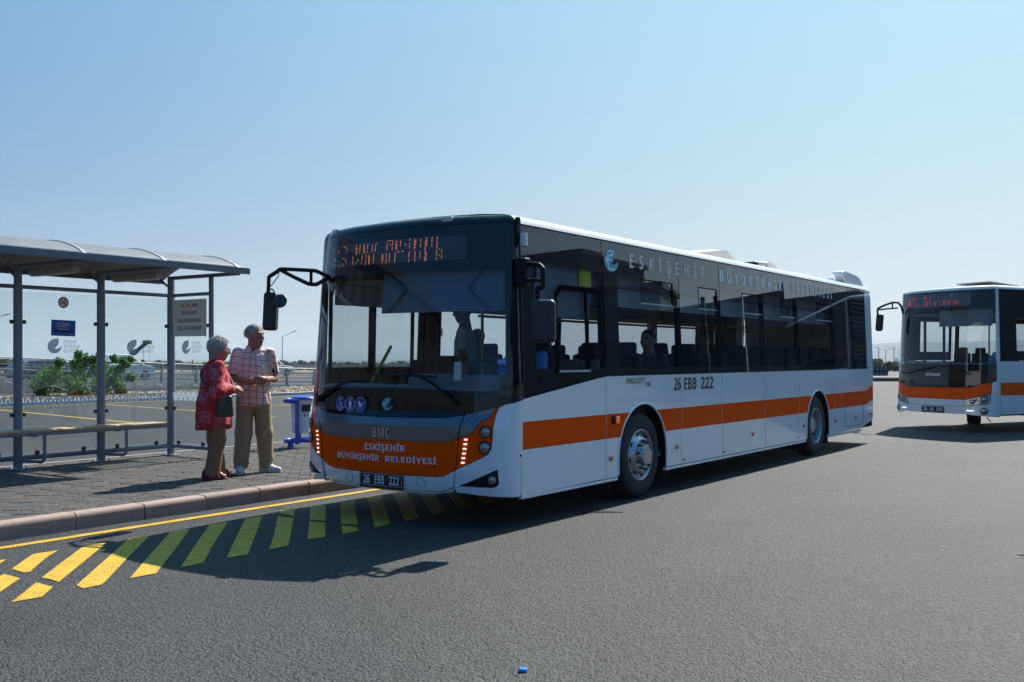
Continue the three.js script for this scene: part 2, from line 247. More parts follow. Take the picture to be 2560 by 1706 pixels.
// ---------- bus shelter ----------
const steelGrey = std(lin(0.20, 0.225, 0.28), 0.42, { metalness: 0.35 });
const steelDark = std(lin(0.06, 0.06, 0.065), 0.5, { metalness: 0.3 });
const galv = std(lin(0.38, 0.39, 0.40), 0.4, { metalness: 0.6 });
const shelterGlass = phy(lin(0.93, 0.965, 0.965), 0.0, { transmission: 1, thickness: 0, ior: 1.5 });
{
  const a0 = 8.09, b0 = -12.55;
  const sh = thing('bus_shelter', 'grey steel bus shelter with curved roof, glass walls and route sign', 'bus shelter', AB(a0, b0, PAVE), ABROT);
  const P = (a, h, b) => V(a - a0, h - PAVE, b - b0);                // shelter frame: along the kerb, height above road, across
  const posts = [4.62, 5.77, 6.92, 8.09, 9.22];
  for (const a of posts) {
    const p = mesh('post', [cyl(P(a, PAVE, b0), P(a, 2.50, b0), 0.056, 0.056, 20), cyl(P(a, 2.50, b0), P(a, 2.76, b0), 0.050, 0.050, 20)], steelGrey, sh);
    mesh('base_plate', [cyl(P(a, PAVE + 0.001, b0), P(a, PAVE + 0.013, b0), 0.13, 0.13, 24), ...[0, 1, 2, 3].map((k) => { const c = P(a, PAVE + 0.013, b0).add(V(Math.cos(k * 1.57 + 0.8) * 0.1, 0, Math.sin(k * 1.57 + 0.8) * 0.1)); return cyl(c, c.clone().add(V(0, 0.022, 0)), 0.013, 0.011, 6); })], galv, p);
  }
  mesh('post', cyl(P(9.22, PAVE, -11.64), P(9.22, 2.72, -11.64), 0.036, 0.036, 16), steelGrey, sh);
  for (let i = 0; i < posts.length; i++) {
    const a = posts[i];
    mesh('roof_beam', cyl(P(a, 2.735, b0 + 0.04), P(a, 2.735, -11.05), 0.028), steelGrey, sh);
    mesh('roof_strut', cyl(P(a, 2.60, b0 - 0.03), P(a, 2.73, -12.82), 0.02), steelGrey, sh);
    if (i) {
      const c = posts[i - 1];
      mesh('upper_rail', cyl(P(c + 0.05, 2.48, b0), P(a - 0.05, 2.48, b0), 0.026), steelGrey, sh);
      mesh('lower_rail', cyl(P(c + 0.05, 0.287, b0), P(a - 0.05, 0.287, b0), 0.032), steelGrey, sh);
    }
  }
  mesh('upper_rail', cyl(P(9.22, 2.48, b0 + 0.05), P(9.22, 2.48, -11.67), 0.026), steelGrey, sh);
  mesh('lower_rail', cyl(P(9.22, 0.287, b0 + 0.05), P(9.22, 0.287, -11.67), 0.03), steelGrey, sh);
  // curved roof, one panel per bay, with ribs over the joints
  const prof = (t) => [lerp(-11.02, -12.86, t), lerp(2.80, 2.74, t) + 0.235 * Math.pow(Math.sin(Math.PI * Math.pow(t, 0.92)), 0.85)];
  const roofMat = std(0xffffff, 0.42, { map: noiseMap([0.19, 0.18, 0.172], 0.35, 0.9) });
  const curve = (aL, aR, up, th) => { const n = 20, pos = [], uv = [], idx = []; for (let k = 0; k <= n; k++) { const [b, h] = prof(k / n); for (const a of [aL, aR]) for (const d of [up, up - th]) { const q = P(a, h + d, b); pos.push(q.x, q.y, q.z); uv.push(a, k / n * 2); } }
    for (let k = 0; k < n; k++) { const o = k * 4, e = o + 4; idx.push(o, e, o + 2, e, e + 2, o + 2, o + 1, o + 3, e + 1, e + 1, o + 3, e + 3, o, o + 1, e, o + 1, e + 1, e, o + 2, e + 2, o + 3, o + 3, e + 2, e + 3); }
    const g = new THREE.BufferGeometry(); g.setAttribute('position', new THREE.Float32BufferAttribute(pos, 3)); g.setAttribute('uv', new THREE.Float32BufferAttribute(uv, 2)); g.setIndex(idx); const n2 = g.toNonIndexed(); n2.computeVertexNormals(); return n2; };
  const ends = [4.3, 4.62, 5.77, 6.90, 8.02, 9.20, 9.33];
  for (let i = 1; i < ends.length; i++) mesh('roof_panel', curve(ends[i - 1] + 0.004, ends[i] - 0.004, 0, 0.012), roofMat, sh);
  for (const a of ends.slice(1, 6)) mesh('roof_rib', curve(a - 0.022, a + 0.022, 0.012, 0.011), std(lin(0.42, 0.42, 0.43), 0.4, { metalness: 0.4 }), sh);
  mesh('roof_front_beam', [box(5.06, 0.075, 0.03, 6.83 - a0, 2.765 - PAVE, -11.0 - b0), box(5.06, 0.012, 0.05, 6.83 - a0, 2.808 - PAVE, -11.03 - b0)], std(lin(0.13, 0.15, 0.18), 0.45, { metalness: 0.3 }), sh);
  mesh('roof_trim', box(4.9, 0.014, 0.02, 6.75 - a0, 2.822 - PAVE, -11.055 - b0), std(lin(0.75, 0.75, 0.74), 0.4), sh);
  mesh('roof_back_beam', box(5.0, 0.085, 0.05, 6.8 - a0, 2.71 - PAVE, -12.87 - b0), std(lin(0.13, 0.14, 0.16), 0.5), sh);
  // lamp housings under the roof beams
  for (const a of [6.99, 8.16]) {
    const l = mesh('lamp_housing', rbox(0.10, 0.075, 1.0, 0.02, a - a0, 2.655 - PAVE, -11.85 - b0), std(lin(0.33, 0.32, 0.31), 0.5), sh);
    mesh('lamp_cover', rbox(0.085, 0.02, 0.96, 0.008, a - a0, 2.611 - PAVE, -11.85 - b0), std(lin(0.5, 0.5, 0.48), 0.3), l);
    for (const b of [-12.2, -11.55]) mesh('hanger', cyl(P(a - 0.02, 2.69, b), P(a - 0.07, 2.73, b), 0.008), steelDark, l);
  }
  // glass
  const logoTex = (op) => canvasTex(512, 224, (g) => { const c = `rgba(140,182,206,${op})`; emblem(g, 20, 10, 200, 200, c, 'rgba(215,228,234,0.55)', 0.045); g.fillStyle = c; ['ESKİŞEHİR', 'BÜYÜKŞEHİR', 'BELEDİYESİ'].forEach((s, i) => fitText(g, s, 248, 30 + 62 * i, [190, 240, 205][i], 42, 'normal')); });
  const logo = printMat(logoTex(0.85), { roughness: 0.6 });
  const filmMat = phy(lin(0.66, 0.76, 0.85), 1.0, { transmission: 0.25, thickness: 0 });
  const zig = (w, h, n) => { const s = []; const step = w / n, g = 0.013; for (let i = -1; i <= n; i++) { const x0 = -w / 2 + i * step; const tri = (pts) => { const sh2 = new THREE.Shape(pts.map(([x, y]) => new THREE.Vector2(clamp(x, -w / 2, w / 2), y))); s.push(new THREE.ShapeGeometry(sh2)); };
      if (x0 + step < -w / 2 + 0.001) continue;
      if (i >= 0 && i < n) tri([[x0 + g, -h / 2], [x0 + step - g, -h / 2], [x0 + step / 2, h / 2 - g]]);
      tri([[x0 - step / 2 + g, h / 2], [x0 + step / 2 - g, h / 2], [x0, -h / 2 + g]]); if (i === n - 1) tri([[x0 + step / 2 + g, h / 2], [x0 + step, h / 2], [x0 + step, -h / 2 + g]]); } return merge(s); };
  const paneOf = (c, w, turn, deco, nZig) => {
    const holder = mesh('glass_pane', box(w, 2.08, 0.008), shelterGlass, sh); holder.position.copy(c); holder.rotation.y = turn;
    const f = mesh('frosted_band', zig(w, 0.112, nZig), filmMat, holder); f.position.set(0, 1.01 - 1.385, 0.0065);
    if (deco) { const q = mesh('glass_print', new THREE.PlaneGeometry(0.5, 0.22), logo, holder); q.position.set(deco, 1.725 - 1.385, 0.0065); }
    return holder;
  };
  const mid = [];
  for (let i = 1; i < posts.length; i++) mid.push(paneOf(P((posts[i - 1] + posts[i]) / 2, 1.385, b0), posts[i] - posts[i - 1] - 0.15, 0, i >= 1 ? [0.02, 0.02, 0.04, 0.06][i - 1] : 0, 9));
  const endPane = paneOf(P(9.22, 1.385, -12.10), 0.78, -Math.PI / 2, 0.04, 7);
  // stickers on the glass between the second and third visible posts
  const noSmoke = canvasTex(128, 128, (g) => { g.fillStyle = '#e9e9e6'; g.beginPath(); g.arc(64, 64, 62, 0, 7); g.fill(); g.strokeStyle = '#a3202c'; g.lineWidth = 12; g.beginPath(); g.arc(64, 64, 56, 0, 7); g.stroke(); g.fillStyle = '#1c1c22'; g.fillRect(24, 62, 50, 12); g.fillStyle = '#777'; g.fillRect(76, 62, 12, 12); g.strokeStyle = '#33333a'; g.lineWidth = 5; g.beginPath(); g.moveTo(84, 56); g.bezierCurveTo(70, 48, 70, 30, 88, 34); g.moveTo(94, 58); g.bezierCurveTo(100, 44, 84, 46, 84, 38); g.stroke(); g.strokeStyle = '#a3202c'; g.lineWidth = 11; g.beginPath(); g.moveTo(25, 25); g.lineTo(103, 103); g.stroke(); });
  const ns = mesh('no_smoking_sticker', new THREE.CircleGeometry(0.076, 32), printMat(noSmoke, { transparent: false }), mid[2]); ns.position.set(0.03, 2.305 - 1.385, 0.0075);
  const poster = canvasTex(256, 160, (g) => { g.fillStyle = '#0b5fc0'; g.fillRect(0, 0, 256, 160); g.fillStyle = '#0a3f86'; for (let i = 0; i < 60; i++) g.fillRect(rr(10, 240), rr(50, 110), rr(4, 18), rr(4, 26)); g.fillStyle = '#07305f'; g.fillRect(20, 100, 216, 26); const cs = ['#e8e8e8', '#d23a3a', '#e8c23a', '#3a9a5a', '#f0f0f0', '#c84a7a']; for (let i = 0; i < 38; i++) { g.fillStyle = cs[i % 6]; g.fillRect(62 + (i % 10) * 14 + rr(-2, 2), 28 + Math.floor(i / 10) * 12, 10, 8); } g.fillStyle = '#dfe9f5'; g.fillRect(70, 88, 120, 4); g.fillRect(90, 96, 80, 2); g.fillRect(196, 138, 12, 8); g.fillRect(214, 138, 14, 8); });
  const po = mesh('poster', new THREE.PlaneGeometry(0.345, 0.212), printMat(poster, { transparent: false, roughness: 0.4 }), mid[2]); po.position.set(0.03, 1.965 - 1.385, 0.0075); po.rotation.z = -0.02; po.userData.label = 'small blue poster stuck on the glass';
  // clips
  const clipG = rbox(0.05, 0.05, 0.035, 0.006);
  const put = (a, h, b, t) => { const m = mesh('glass_clip', clipG, steelDark, sh); m.position.copy(P(a, h, b)); m.rotation.y = t; };
  for (const a of posts) for (const h of [2.03, 0.84]) { put(a - 0.078, h, b0, 0); if (a < 9) put(a + 0.078, h, b0, 0); }
  for (const h of [2.03, 0.84]) { put(9.22, h, b0 + 0.08, 1.57); put(9.22, h, -11.70, 1.57); }
  for (let i = 1; i < posts.length; i++) for (const t of [0.22, 0.78]) put(lerp(posts[i - 1], posts[i], t), 0.345, b0, 0);
  for (const t of [0.2, 0.8]) put(9.22, 0.345, lerp(b0, -11.64, t), 1.57);
  // route sign on the end wall
  const routeTex = canvasTex(512, 576, (g) => { g.fillStyle = '#eef1ea'; g.fillRect(0, 0, 512, 576); g.fillStyle = '#17171b'; fitText(g, '13S', 112, 62, 74, 58); fitText(g, '44M', 292, 62, 98, 58); g.fillStyle = '#c02830'; fitText(g, '18K', 202, 62, 78, 58); g.fillStyle = '#17171b'; fitText(g, 'YENİKENT', 128, 178, 246, 62); fitText(g, 'IHLAMURKENT', 66, 298, 372, 62); fitText(g, 'DİŞ HASTANESİ', 66, 416, 372, 62); });
  const routeFace = printMat(routeTex, { transparent: false, roughness: 0.5 });
  const sign = mesh('route_sign', rbox(0.74, 0.53, 0.012, 0.004), std(lin(0.5, 0.52, 0.5), 0.5), sh); sign.position.copy(P(9.205, 2.145, -12.10)); sign.rotation.y = -Math.PI / 2; sign.userData.label = 'pale route sign listing three lines and their stops';
  const face = mesh('sign_face', new THREE.PlaneGeometry(0.735, 0.525), routeFace, sign); face.position.z = 0.0085;

  // ---------- bench ----------
  const bench = thing('bench', 'long bench with wooden seat on blue grey brackets fixed to the shelter posts', 'bench', AB(7.0, -12.25, PAVE), ABROT);
  const B = (a, h, b) => V(a - 7.0, h - PAVE, b + 12.25);
  const woodMap = dataTex(256, (u, v) => { const g = n64(u * 0.15, v * 1.5) * 0.6 + n16(u * 0.2, v * 2) * 0.4; const f = 0.75 + 0.5 * g; return [toS(0.50 * f), toS(0.33 * f), toS(0.165 * f)]; }, true, 1);
  const wood = std(0xffffff, 0.5, { map: woodMap });
  const benchEnd = 8.88, benchL = 5.6;
  for (const [b, w] of [[-12.185, 0.10], [-12.30, 0.10], [-12.415, 0.10]]) { const g = rbox(benchL, 0.034, w, 0.008, benchEnd - benchL / 2 - 7.0, 0.645 - PAVE, b + 12.25); mesh('seat_plank', planarUV(g, 0, 2), wood, bench); }
  mesh('seat_rail', [cyl(B(benchEnd - benchL, 0.608, -12.16), B(benchEnd - 0.01, 0.608, -12.16), 0.02), cyl(B(benchEnd - benchL, 0.608, -12.42), B(benchEnd - 0.01, 0.608, -12.42), 0.02)], steelGrey, bench);
  for (const a of [5.77, 6.92, 8.09]) { const q = a + 0.085; mesh('bracket', tube([B(a + 0.02, 0.255, -12.49), B(q, 0.25, -12.34), B(q + 0.04, 0.255, -12.20), B(q + 0.05, 0.32, -12.165), B(q + 0.05, 0.46, -12.165), B(q + 0.05, 0.59, -12.165)], 0.021, 40, 10, 0.4), steelGrey, bench); mesh('support_arm', rbox(0.05, 0.03, 0.36, 0.005, a + 0.02 - 7.0, 0.59 - PAVE, -12.33 + 12.25), steelGrey, bench); }
}
// ---------- litter bin ----------
{
  const bin = thing('litter_bin', 'white litter bin hung in a blue tubular frame on the pavement', 'litter bin', AB(11.15, -11.95, PAVE), 0.12);
  const blue = phy(lin(0.012, 0.055, 0.42), 0.35, { clearcoat: 0.4 }), white = std(lin(0.62, 0.65, 0.70), 0.5);
  const body = new THREE.LatheGeometry([[0.001, 0.24], [0.138, 0.24], [0.145, 0.247], [0.168, 0.755], [0.164, 0.765]].map(([x, y]) => new THREE.Vector2(x, y)), 40).translate(0.05, 0, 0);
  const bd = mesh('bin_body', body, white, bin);
  const slot = new THREE.CylinderGeometry(0.1668, 0.1615, 0.115, 24, 1, true, 0.12, 1.05).translate(0.05, 0.63, 0); mesh('opening', slot, std(lin(0.03, 0.035, 0.04), 0.8), bd);
  const binLogo = canvasTex(256, 96, (g) => { emblem(g, 8, 8, 84, 80, '#2a3a80', '#c9d0de'); g.fillStyle = '#3a4a86'; ['ESKİŞEHİR', 'BÜYÜKŞEHİR', 'BELEDİYESİ'].forEach((s, i) => fitText(g, s, 108, 14 + 26 * i, 110, 18, 'normal')); });
  mesh('bin_print', new THREE.CylinderGeometry(0.1600, 0.1570, 0.065, 20, 1, true, 0.25, 0.85).translate(0.05, 0.525, 0), printMat(binLogo), bd);
  mesh('lid', new THREE.LatheGeometry([[0.001, 0.835], [0.10, 0.826], [0.185, 0.80], [0.190, 0.785], [0.175, 0.775], [0.001, 0.775]].map(([x, y]) => new THREE.Vector2(x, y)), 36).rotateZ(-0.04).translate(0.055, 0.0, 0), blue, bin);
  mesh('frame_post', rbox(0.058, 0.72, 0.04, 0.01, 0.0, 0.42, 0.19), blue, bin);
  mesh('frame_post', rbox(0.058, 0.72, 0.04, 0.01, 0.0, 0.42, -0.19), blue, bin);
  mesh('upper_frame', tube([V(0.0, 0.745, 0.19), V(-0.12, 0.745, 0.18), V(-0.19, 0.745, 0.1), V(-0.19, 0.745, -0.1), V(-0.12, 0.745, -0.18), V(0, 0.745, -0.19)], 0.036, 40, 10, 0.5), blue, bin);
  mesh('lower_frame', tube([V(0.40, 0.12, 0.14), V(0.0, 0.12, 0.16), V(-0.12, 0.11, 0.15), V(-0.19, 0.11, 0.05), V(-0.19, 0.11, -0.1), V(-0.1, 0.11, -0.18), V(0.1, 0.12, -0.19), V(0.40, 0.12, -0.18)], 0.034, 50, 10, 0.5), blue, bin);
  for (const [x, z] of [[-0.12, 0.15], [-0.12, -0.2], [0.3, 0.14], [0.3, -0.2]]) mesh('foot', [cyl(V(x, 0.0, z), V(x, 0.085, z), 0.03), cyl(V(x, 0.0, z), V(x, 0.012, z), 0.055)], blue, bin);
}
// ---------- bottle cap on the asphalt ----------
{
  const p = GP(1307.5, 1680);
  const cap = mesh('bottle_cap', new THREE.LatheGeometry([[0.001, 0.0125], [0.0125, 0.0125], [0.0142, 0.0115], [0.0146, 0.001], [0.0146, 0.0005]].map(([x, y]) => new THREE.Vector2(x, y)), 24).scale(1.55, 1.2, 1.55), phy(lin(0.01, 0.22, 0.75), 0.4), null);
  cap.position.set(p.x, 0.003, p.z); tag(cap, 'bright blue plastic bottle cap lying alone on the asphalt', 'bottle cap');
}
// ---------- bus hulls: a plan outline swept up, with lettering and panels laid out on it in metres ----------
function makeHull({ pos, rot, hw, bulge, tum, lean, len }) {
  const M = new THREE.Matrix4().makeRotationY(rot).setPosition(pos), Mi = M.clone().invert(), N = 500, tab = []; let s = 0;
  for (let i = 0; i <= N; i++) { const f = i / N, ph = Math.PI / 2 * (1 - (1 - f) * (1 - f)), x = bulge * Math.pow(Math.max(0, Math.cos(ph)), 0.8), z = -hw * Math.sin(ph); if (i) s += Math.hypot(x - tab[i - 1].x, z - tab[i - 1].z); tab.push({ s, x, z }); }
  const pc = s;
  const base = (p) => { const q = Math.abs(p), sg = p >= 0 ? 1 : -1; if (q >= pc) return [-(q - pc), -hw * sg, 0, -sg]; let a = 0, b = N; while (b - a > 1) { const m = (a + b) >> 1; if (tab[m].s <= q) a = m; else b = m; }
    const A = tab[a], B = tab[b], t = (q - A.s) / (B.s - A.s), x = lerp(A.x, B.x, t), z = lerp(A.z, B.z, t); const C = tab[Math.max(0, a - 4)], E = tab[Math.min(N, b + 4)]; let tx = E.x - C.x, tz = E.z - C.z; const L = Math.hypot(tx, tz); return [x, z * sg, -tz / L, tx / L * sg]; };
  const at = (p, h, off = 0) => { const [x, z, nx, nz] = base(p); return V(x - lean(h) * clamp(x / 0.25) + nx * off, h, z * (1 - tum(h) / hw) + nz * off); };
  const inside = (x, h, z) => { const w = hw - tum(h), a = Math.abs(z) / w; if (a >= 1) return false; if (x <= 0) return x > -len; let u = bulge * Math.pow(1 - a * a, 0.4); u -= lean(h) * clamp(u / 0.25); return x < u; };
  const pOf = (x, h, z) => { const sg = z <= 0 ? 1 : -1, a = Math.min(1, Math.abs(z) / (hw - tum(h))); if (x <= 0.0001 && a > 0.999) return sg * (pc - x); const ph = Math.asin(a), f = 1 - Math.sqrt(Math.max(0, 1 - ph * 2 / Math.PI)), i = Math.min(N - 1, Math.floor(f * N)), t = f * N - i; return sg * lerp(tab[i].s, tab[i + 1].s, t); };
  const O = V(0, EYE, 0).applyMatrix4(Mi), ray = (px, py) => V((px - CX) / FPX, -(py - HY) / FPX, -1).transformDirection(Mi);
  const pix = ([px, py]) => { const D = ray(px, py), q = V(); let t0 = 4, t = 4; for (; t < 60; t += 0.02) { q.copy(O).addScaledVector(D, t); if (inside(q.x, q.y, q.z)) break; t0 = t; } let t1 = t; for (let i = 0; i < 30; i++) { const m = (t0 + t1) / 2; q.copy(O).addScaledVector(D, m); if (inside(q.x, q.y, q.z)) t1 = m; else t0 = m; } q.copy(O).addScaledVector(D, t1); return [pOf(q.x, q.y, q.z), q.y]; };
  const onX = (px, py, x0) => { const D = ray(px, py); return O.clone().addScaledVector(D, (x0 - O.x) / D.x); };
  const onZ = (px, py, z0) => { const D = ray(px, py); return O.clone().addScaledVector(D, (z0 - O.z) / D.z); };
  const normal = (p) => { const b = base(p); return V(b[2], 0, b[3]); };
  function patch(poly, { off = 0, th = 0.012, max = 0.1, holes = [], unitUV = false } = {}) {
    const toV = (a) => a.map(([x, y]) => new THREE.Vector2(x, y)); let c = toV(poly); if (THREE.ShapeUtils.isClockWise(c)) c.reverse(); const hs = holes.map((h) => { const q = toV(h); if (!THREE.ShapeUtils.isClockWise(q)) q.reverse(); return q; });
    const pts = [...c, ...hs.flat()].map((v) => [v.x, v.y]); let tris = THREE.ShapeUtils.triangulateShape(c, hs); const key = new Map(); const mid = (a, b) => { const k = a < b ? a * 1e6 + b : b * 1e6 + a; if (!key.has(k)) { key.set(k, pts.length); pts.push([(pts[a][0] + pts[b][0]) / 2, (pts[a][1] + pts[b][1]) / 2]); } return key.get(k); };
    const curved = pts.some(([p]) => Math.abs(p) < pc - 0.001), lim = curved ? max : 3;
    const long = (a, b) => Math.hypot(pts[a][0] - pts[b][0], pts[a][1] - pts[b][1]) > lim;
    for (let it = 0; it < 8; it++) { let any = false; const out = []; for (const [a, b, d] of tris) { const e = [long(a, b), long(b, d), long(d, a)], n = e[0] + e[1] + e[2]; if (!n) { out.push([a, b, d]); continue; } any = true; const x = e[0] && mid(a, b), y = e[1] && mid(b, d), z = e[2] && mid(d, a);
      if (n === 3) out.push([a, x, z], [x, b, y], [z, y, d], [x, y, z]); else if (n === 1) { if (e[0]) out.push([a, x, d], [x, b, d]); else if (e[1]) out.push([b, y, a], [y, d, a]); else out.push([d, z, b], [z, a, b]); } else { if (!e[2]) out.push([x, b, y], [a, x, y], [a, y, d]); else if (!e[0]) out.push([y, d, z], [b, y, z], [b, z, a]); else out.push([z, a, x], [d, z, x], [d, x, b]); } } tris = out; if (!any) break; }
    let x0 = 1e9, x1 = -1e9, y0 = 1e9, y1 = -1e9; for (const [x, y] of pts) { x0 = Math.min(x0, x); x1 = Math.max(x1, x); y0 = Math.min(y0, y); y1 = Math.max(y1, y); }
    const pos = [], uv = [], idx = []; for (const [p, h] of pts) { const v = at(p, h, off); pos.push(v.x, v.y, v.z); uv.push(unitUV ? (p - x0) / (x1 - x0) : p, unitUV ? (h - y0) / (y1 - y0) : h); } for (const t of tris) idx.push(...t);
    const g = new THREE.BufferGeometry(); g.setAttribute('position', new THREE.Float32BufferAttribute(pos, 3)); g.setAttribute('uv', new THREE.Float32BufferAttribute(uv, 2)); g.setIndex(idx); g.computeVertexNormals();
    if (!th) return g;
    const edge = new Map(); for (const t of tris) for (let i = 0; i < 3; i++) { const a = t[i], b = t[(i + 1) % 3], k = a < b ? a * 1e6 + b : b * 1e6 + a; if (edge.has(k)) edge.set(k, null); else edge.set(k, [a, b]); }
    const sp = [], su = []; for (const e of edge.values()) if (e) { const [a, b] = e, A = at(...pts[a], off), B = at(...pts[b], off), A2 = at(...pts[a], off - th), B2 = at(...pts[b], off - th); for (const q of [A, A2, B, B, A2, B2]) { sp.push(q.x, q.y, q.z); su.push(0, 0); } }
    const sg2 = new THREE.BufferGeometry(); sg2.setAttribute('position', new THREE.Float32BufferAttribute(sp, 3)); sg2.setAttribute('uv', new THREE.Float32BufferAttribute(su, 2)); sg2.computeVertexNormals();
    return merge([g, sg2]);
  }
  const frame = (p, h, off = 0) => { const n = normal(p), up = V(0, 1, 0), x = V().crossVectors(up, n); return new THREE.Matrix4().makeBasis(x, up, n).setPosition(at(p, h, off)); };
  const line = (pts, r, off) => tube(pts.map(([p, h]) => at(p, h, off)), r, pts.length * 8, 8, 0.1);
  return { pos, rot, M, pc, at, pix, onX, onZ, patch, frame, normal, line, hw, base };
}
const rect = (p0, p1, h0, h1) => [[p0, h0], [p1, h0], [p1, h1], [p0, h1]];
const mirrorP = (poly) => poly.map(([p, h]) => [-p, h]);
const circle = (p, h, r, n = 24, rx = r) => Array.from({ length: n }, (_, i) => [p + rx * Math.cos(i / n * 2 * Math.PI), h + r * Math.sin(i / n * 2 * Math.PI)]);
const whitePaint = phy(lin(0.80, 0.80, 0.81), 0.35, { clearcoat: 1, clearcoatRoughness: 0.06 });
const orangePaint = phy(lin(0.95, 0.082, 0.0), 0.3, { specularIntensity: 0.06 });
const blackGloss = phy(lin(0.005, 0.0055, 0.007), 0.05, { ior: 1.5 });
const blackMatt = phy(lin(0.007, 0.007, 0.008), 0.6, { specularIntensity: 0.5 });
const frameBlack = phy(lin(0.006, 0.006, 0.007), 0.9, { specularIntensity: 0.06 });
const rubber = std(0xffffff, 0.8, { map: noiseMap([0.022, 0.022, 0.023], 0.8, 2, 256) });
const silverPaint = phy(lin(0.155, 0.155, 0.165), 0.3, { metalness: 0.55, clearcoat: 1, clearcoatRoughness: 0.05 });
const chrome = std(lin(0.62, 0.62, 0.63), 0.16, { metalness: 1 }), satinRim = std(lin(0.42, 0.43, 0.46), 0.32, { metalness: 0.85 });
const clearGlass = phy(lin(0.80, 0.86, 0.86), 0.0, { transmission: 1, thickness: 0, ior: 1.5 });
const tintGlass = phy(lin(0.66, 0.70, 0.72), 0.0, { transmission: 1, thickness: 0, ior: 1.62 });
const amber = phy(lin(0.75, 0.13, 0.01), 0.25, { clearcoat: 1, emissive: lin(0.6, 0.10, 0.0), emissiveIntensity: 0.25 });
const redLens = phy(lin(0.62, 0.055, 0.012), 0.3, { clearcoat: 1 });
const ledWhite = std(lin(0.9, 0.9, 0.9), 0.3, { emissive: lin(1, 0.95, 0.86), emissiveIntensity: 0.6 });
const interiorGrey = std(lin(0.16, 0.165, 0.175), 0.8), interiorLight = std(lin(0.42, 0.43, 0.44), 0.8), seatFabric = std(0xffffff, 0.95, { map: noiseMap([0.03, 0.035, 0.055], 0.8, 3, 128) });
const yellowPole = std(lin(0.55, 0.40, 0.05), 0.45);
const lensGlass = phy(lin(0.30, 0.31, 0.32), 0.08, { metalness: 0.6, clearcoat: 1 });

const hull1 = makeHull({ pos: V(-0.972, 0, -10.055), rot: -125 * D2R, hw: 1.29, bulge: 0.48, len: 11.64,
  tum: (h) => h > 1.37 ? 0.06 * (h - 1.37) / 1.44 : 0,
  lean: (h) => h > 1.06 ? 0.15 * Math.pow((h - 1.06) / 1.75, 1.25) : h > 0.93 ? -0.05 * (1.06 - h) / 0.13 : h > 0.55 ? -0.05 : -0.05 + 0.06 * Math.pow((0.55 - h) / 0.3, 2) });

// a road wheel whose outer face looks along +y of its own lathe, then turned to face the given side
const latheZ = (pts, seg, side) => { const g = new THREE.LatheGeometry(pts.map(([r, y]) => new THREE.Vector2(Math.max(r, 0.0005), y)), seg); g.rotateX(side < 0 ? -Math.PI / 2 : Math.PI / 2); return g; };
function roadWheel(parent, x, zFace, R, side, front, w = 0.275) {     // side -1: outer face looks to -z
  const g = new THREE.Group(); g.name = 'wheel'; g.position.set(x, R, zFace); parent.add(g);
  const k = R / 0.478;
  mesh('tyre', latheZ([[0.285, -0.01], [0.30, 0.002], [0.36, 0.012], [0.42, 0.006], [0.455, -0.012], [0.470, -0.03], [0.478, -0.055], [0.478, -0.09], [0.470, -0.093], [0.470, -0.103], [0.478, -0.106], [0.478, -0.155], [0.470, -0.158], [0.470, -0.168], [0.478, -0.171], [0.478, -w + 0.055], [0.465, -w + 0.02], [0.42, -w], [0.285, -w]].map(([r, y]) => [r * k, y]), 72, side), rubber, g);
  if (front) {
    const rim = mesh('rim', latheZ([[0.29, -0.012], [0.287, 0.002], [0.276, 0.0], [0.268, -0.018], [0.262, -0.045], [0.250, -0.05], [0.205, 0.005], [0.19, 0.022], [0.175, 0.028], [0.125, 0.028], [0.118, 0.034], [0.11, 0.075], [0.10, 0.082], [0.03, 0.084], [0, 0.084]].map(([r, y]) => [r * k, y]), 56, side), satinRim, g);
    for (let i = 0; i < 8; i++) { const a = i / 8 * 6.283 + 0.2, h = new THREE.CylinderGeometry(0.026, 0.026, 0.012, 14).scale(1, 1, 0.85); h.rotateX(-0.85).translate(0, -0.016, 0.229 * k); h.rotateY(a); h.rotateX(side < 0 ? -Math.PI / 2 : Math.PI / 2); mesh('hand_hole', h, blackMatt, rim); }
    for (let i = 0; i < 10; i++) { const a = i / 10 * 6.283 + 0.1, n = merge([new THREE.CylinderGeometry(0.017, 0.019, 0.014, 10).translate(0, 0.035, 0), new THREE.CylinderGeometry(0.0135, 0.0145, 0.034, 6).translate(0, 0.055, 0)]).translate(0, 0, 0.155 * k); n.rotateY(a); n.rotateX(side < 0 ? -Math.PI / 2 : Math.PI / 2); mesh('wheel_nut', n, std(lin(0.14, 0.14, 0.15), 0.4, { metalness: 0.7 }), rim); }
  } else {
    const steel = std(lin(0.42, 0.44, 0.48), 0.38, { metalness: 0.6 });
    mesh('rim', latheZ([[0.29, -0.012], [0.287, 0.0], [0.278, -0.002], [0.270, -0.03], [0.262, -0.11], [0.25, -0.135], [0.19, -0.15], [0.165, -0.152], [0.125, -0.15], [0.12, -0.06], [0.105, -0.045], [0.06, -0.04], [0, -0.04]].map(([r, y]) => [r * k, y]), 56, side), steel, g);
  }
  return g;
}
function ledBoard(w, h, draw) { return canvasTex(w, h, draw); }
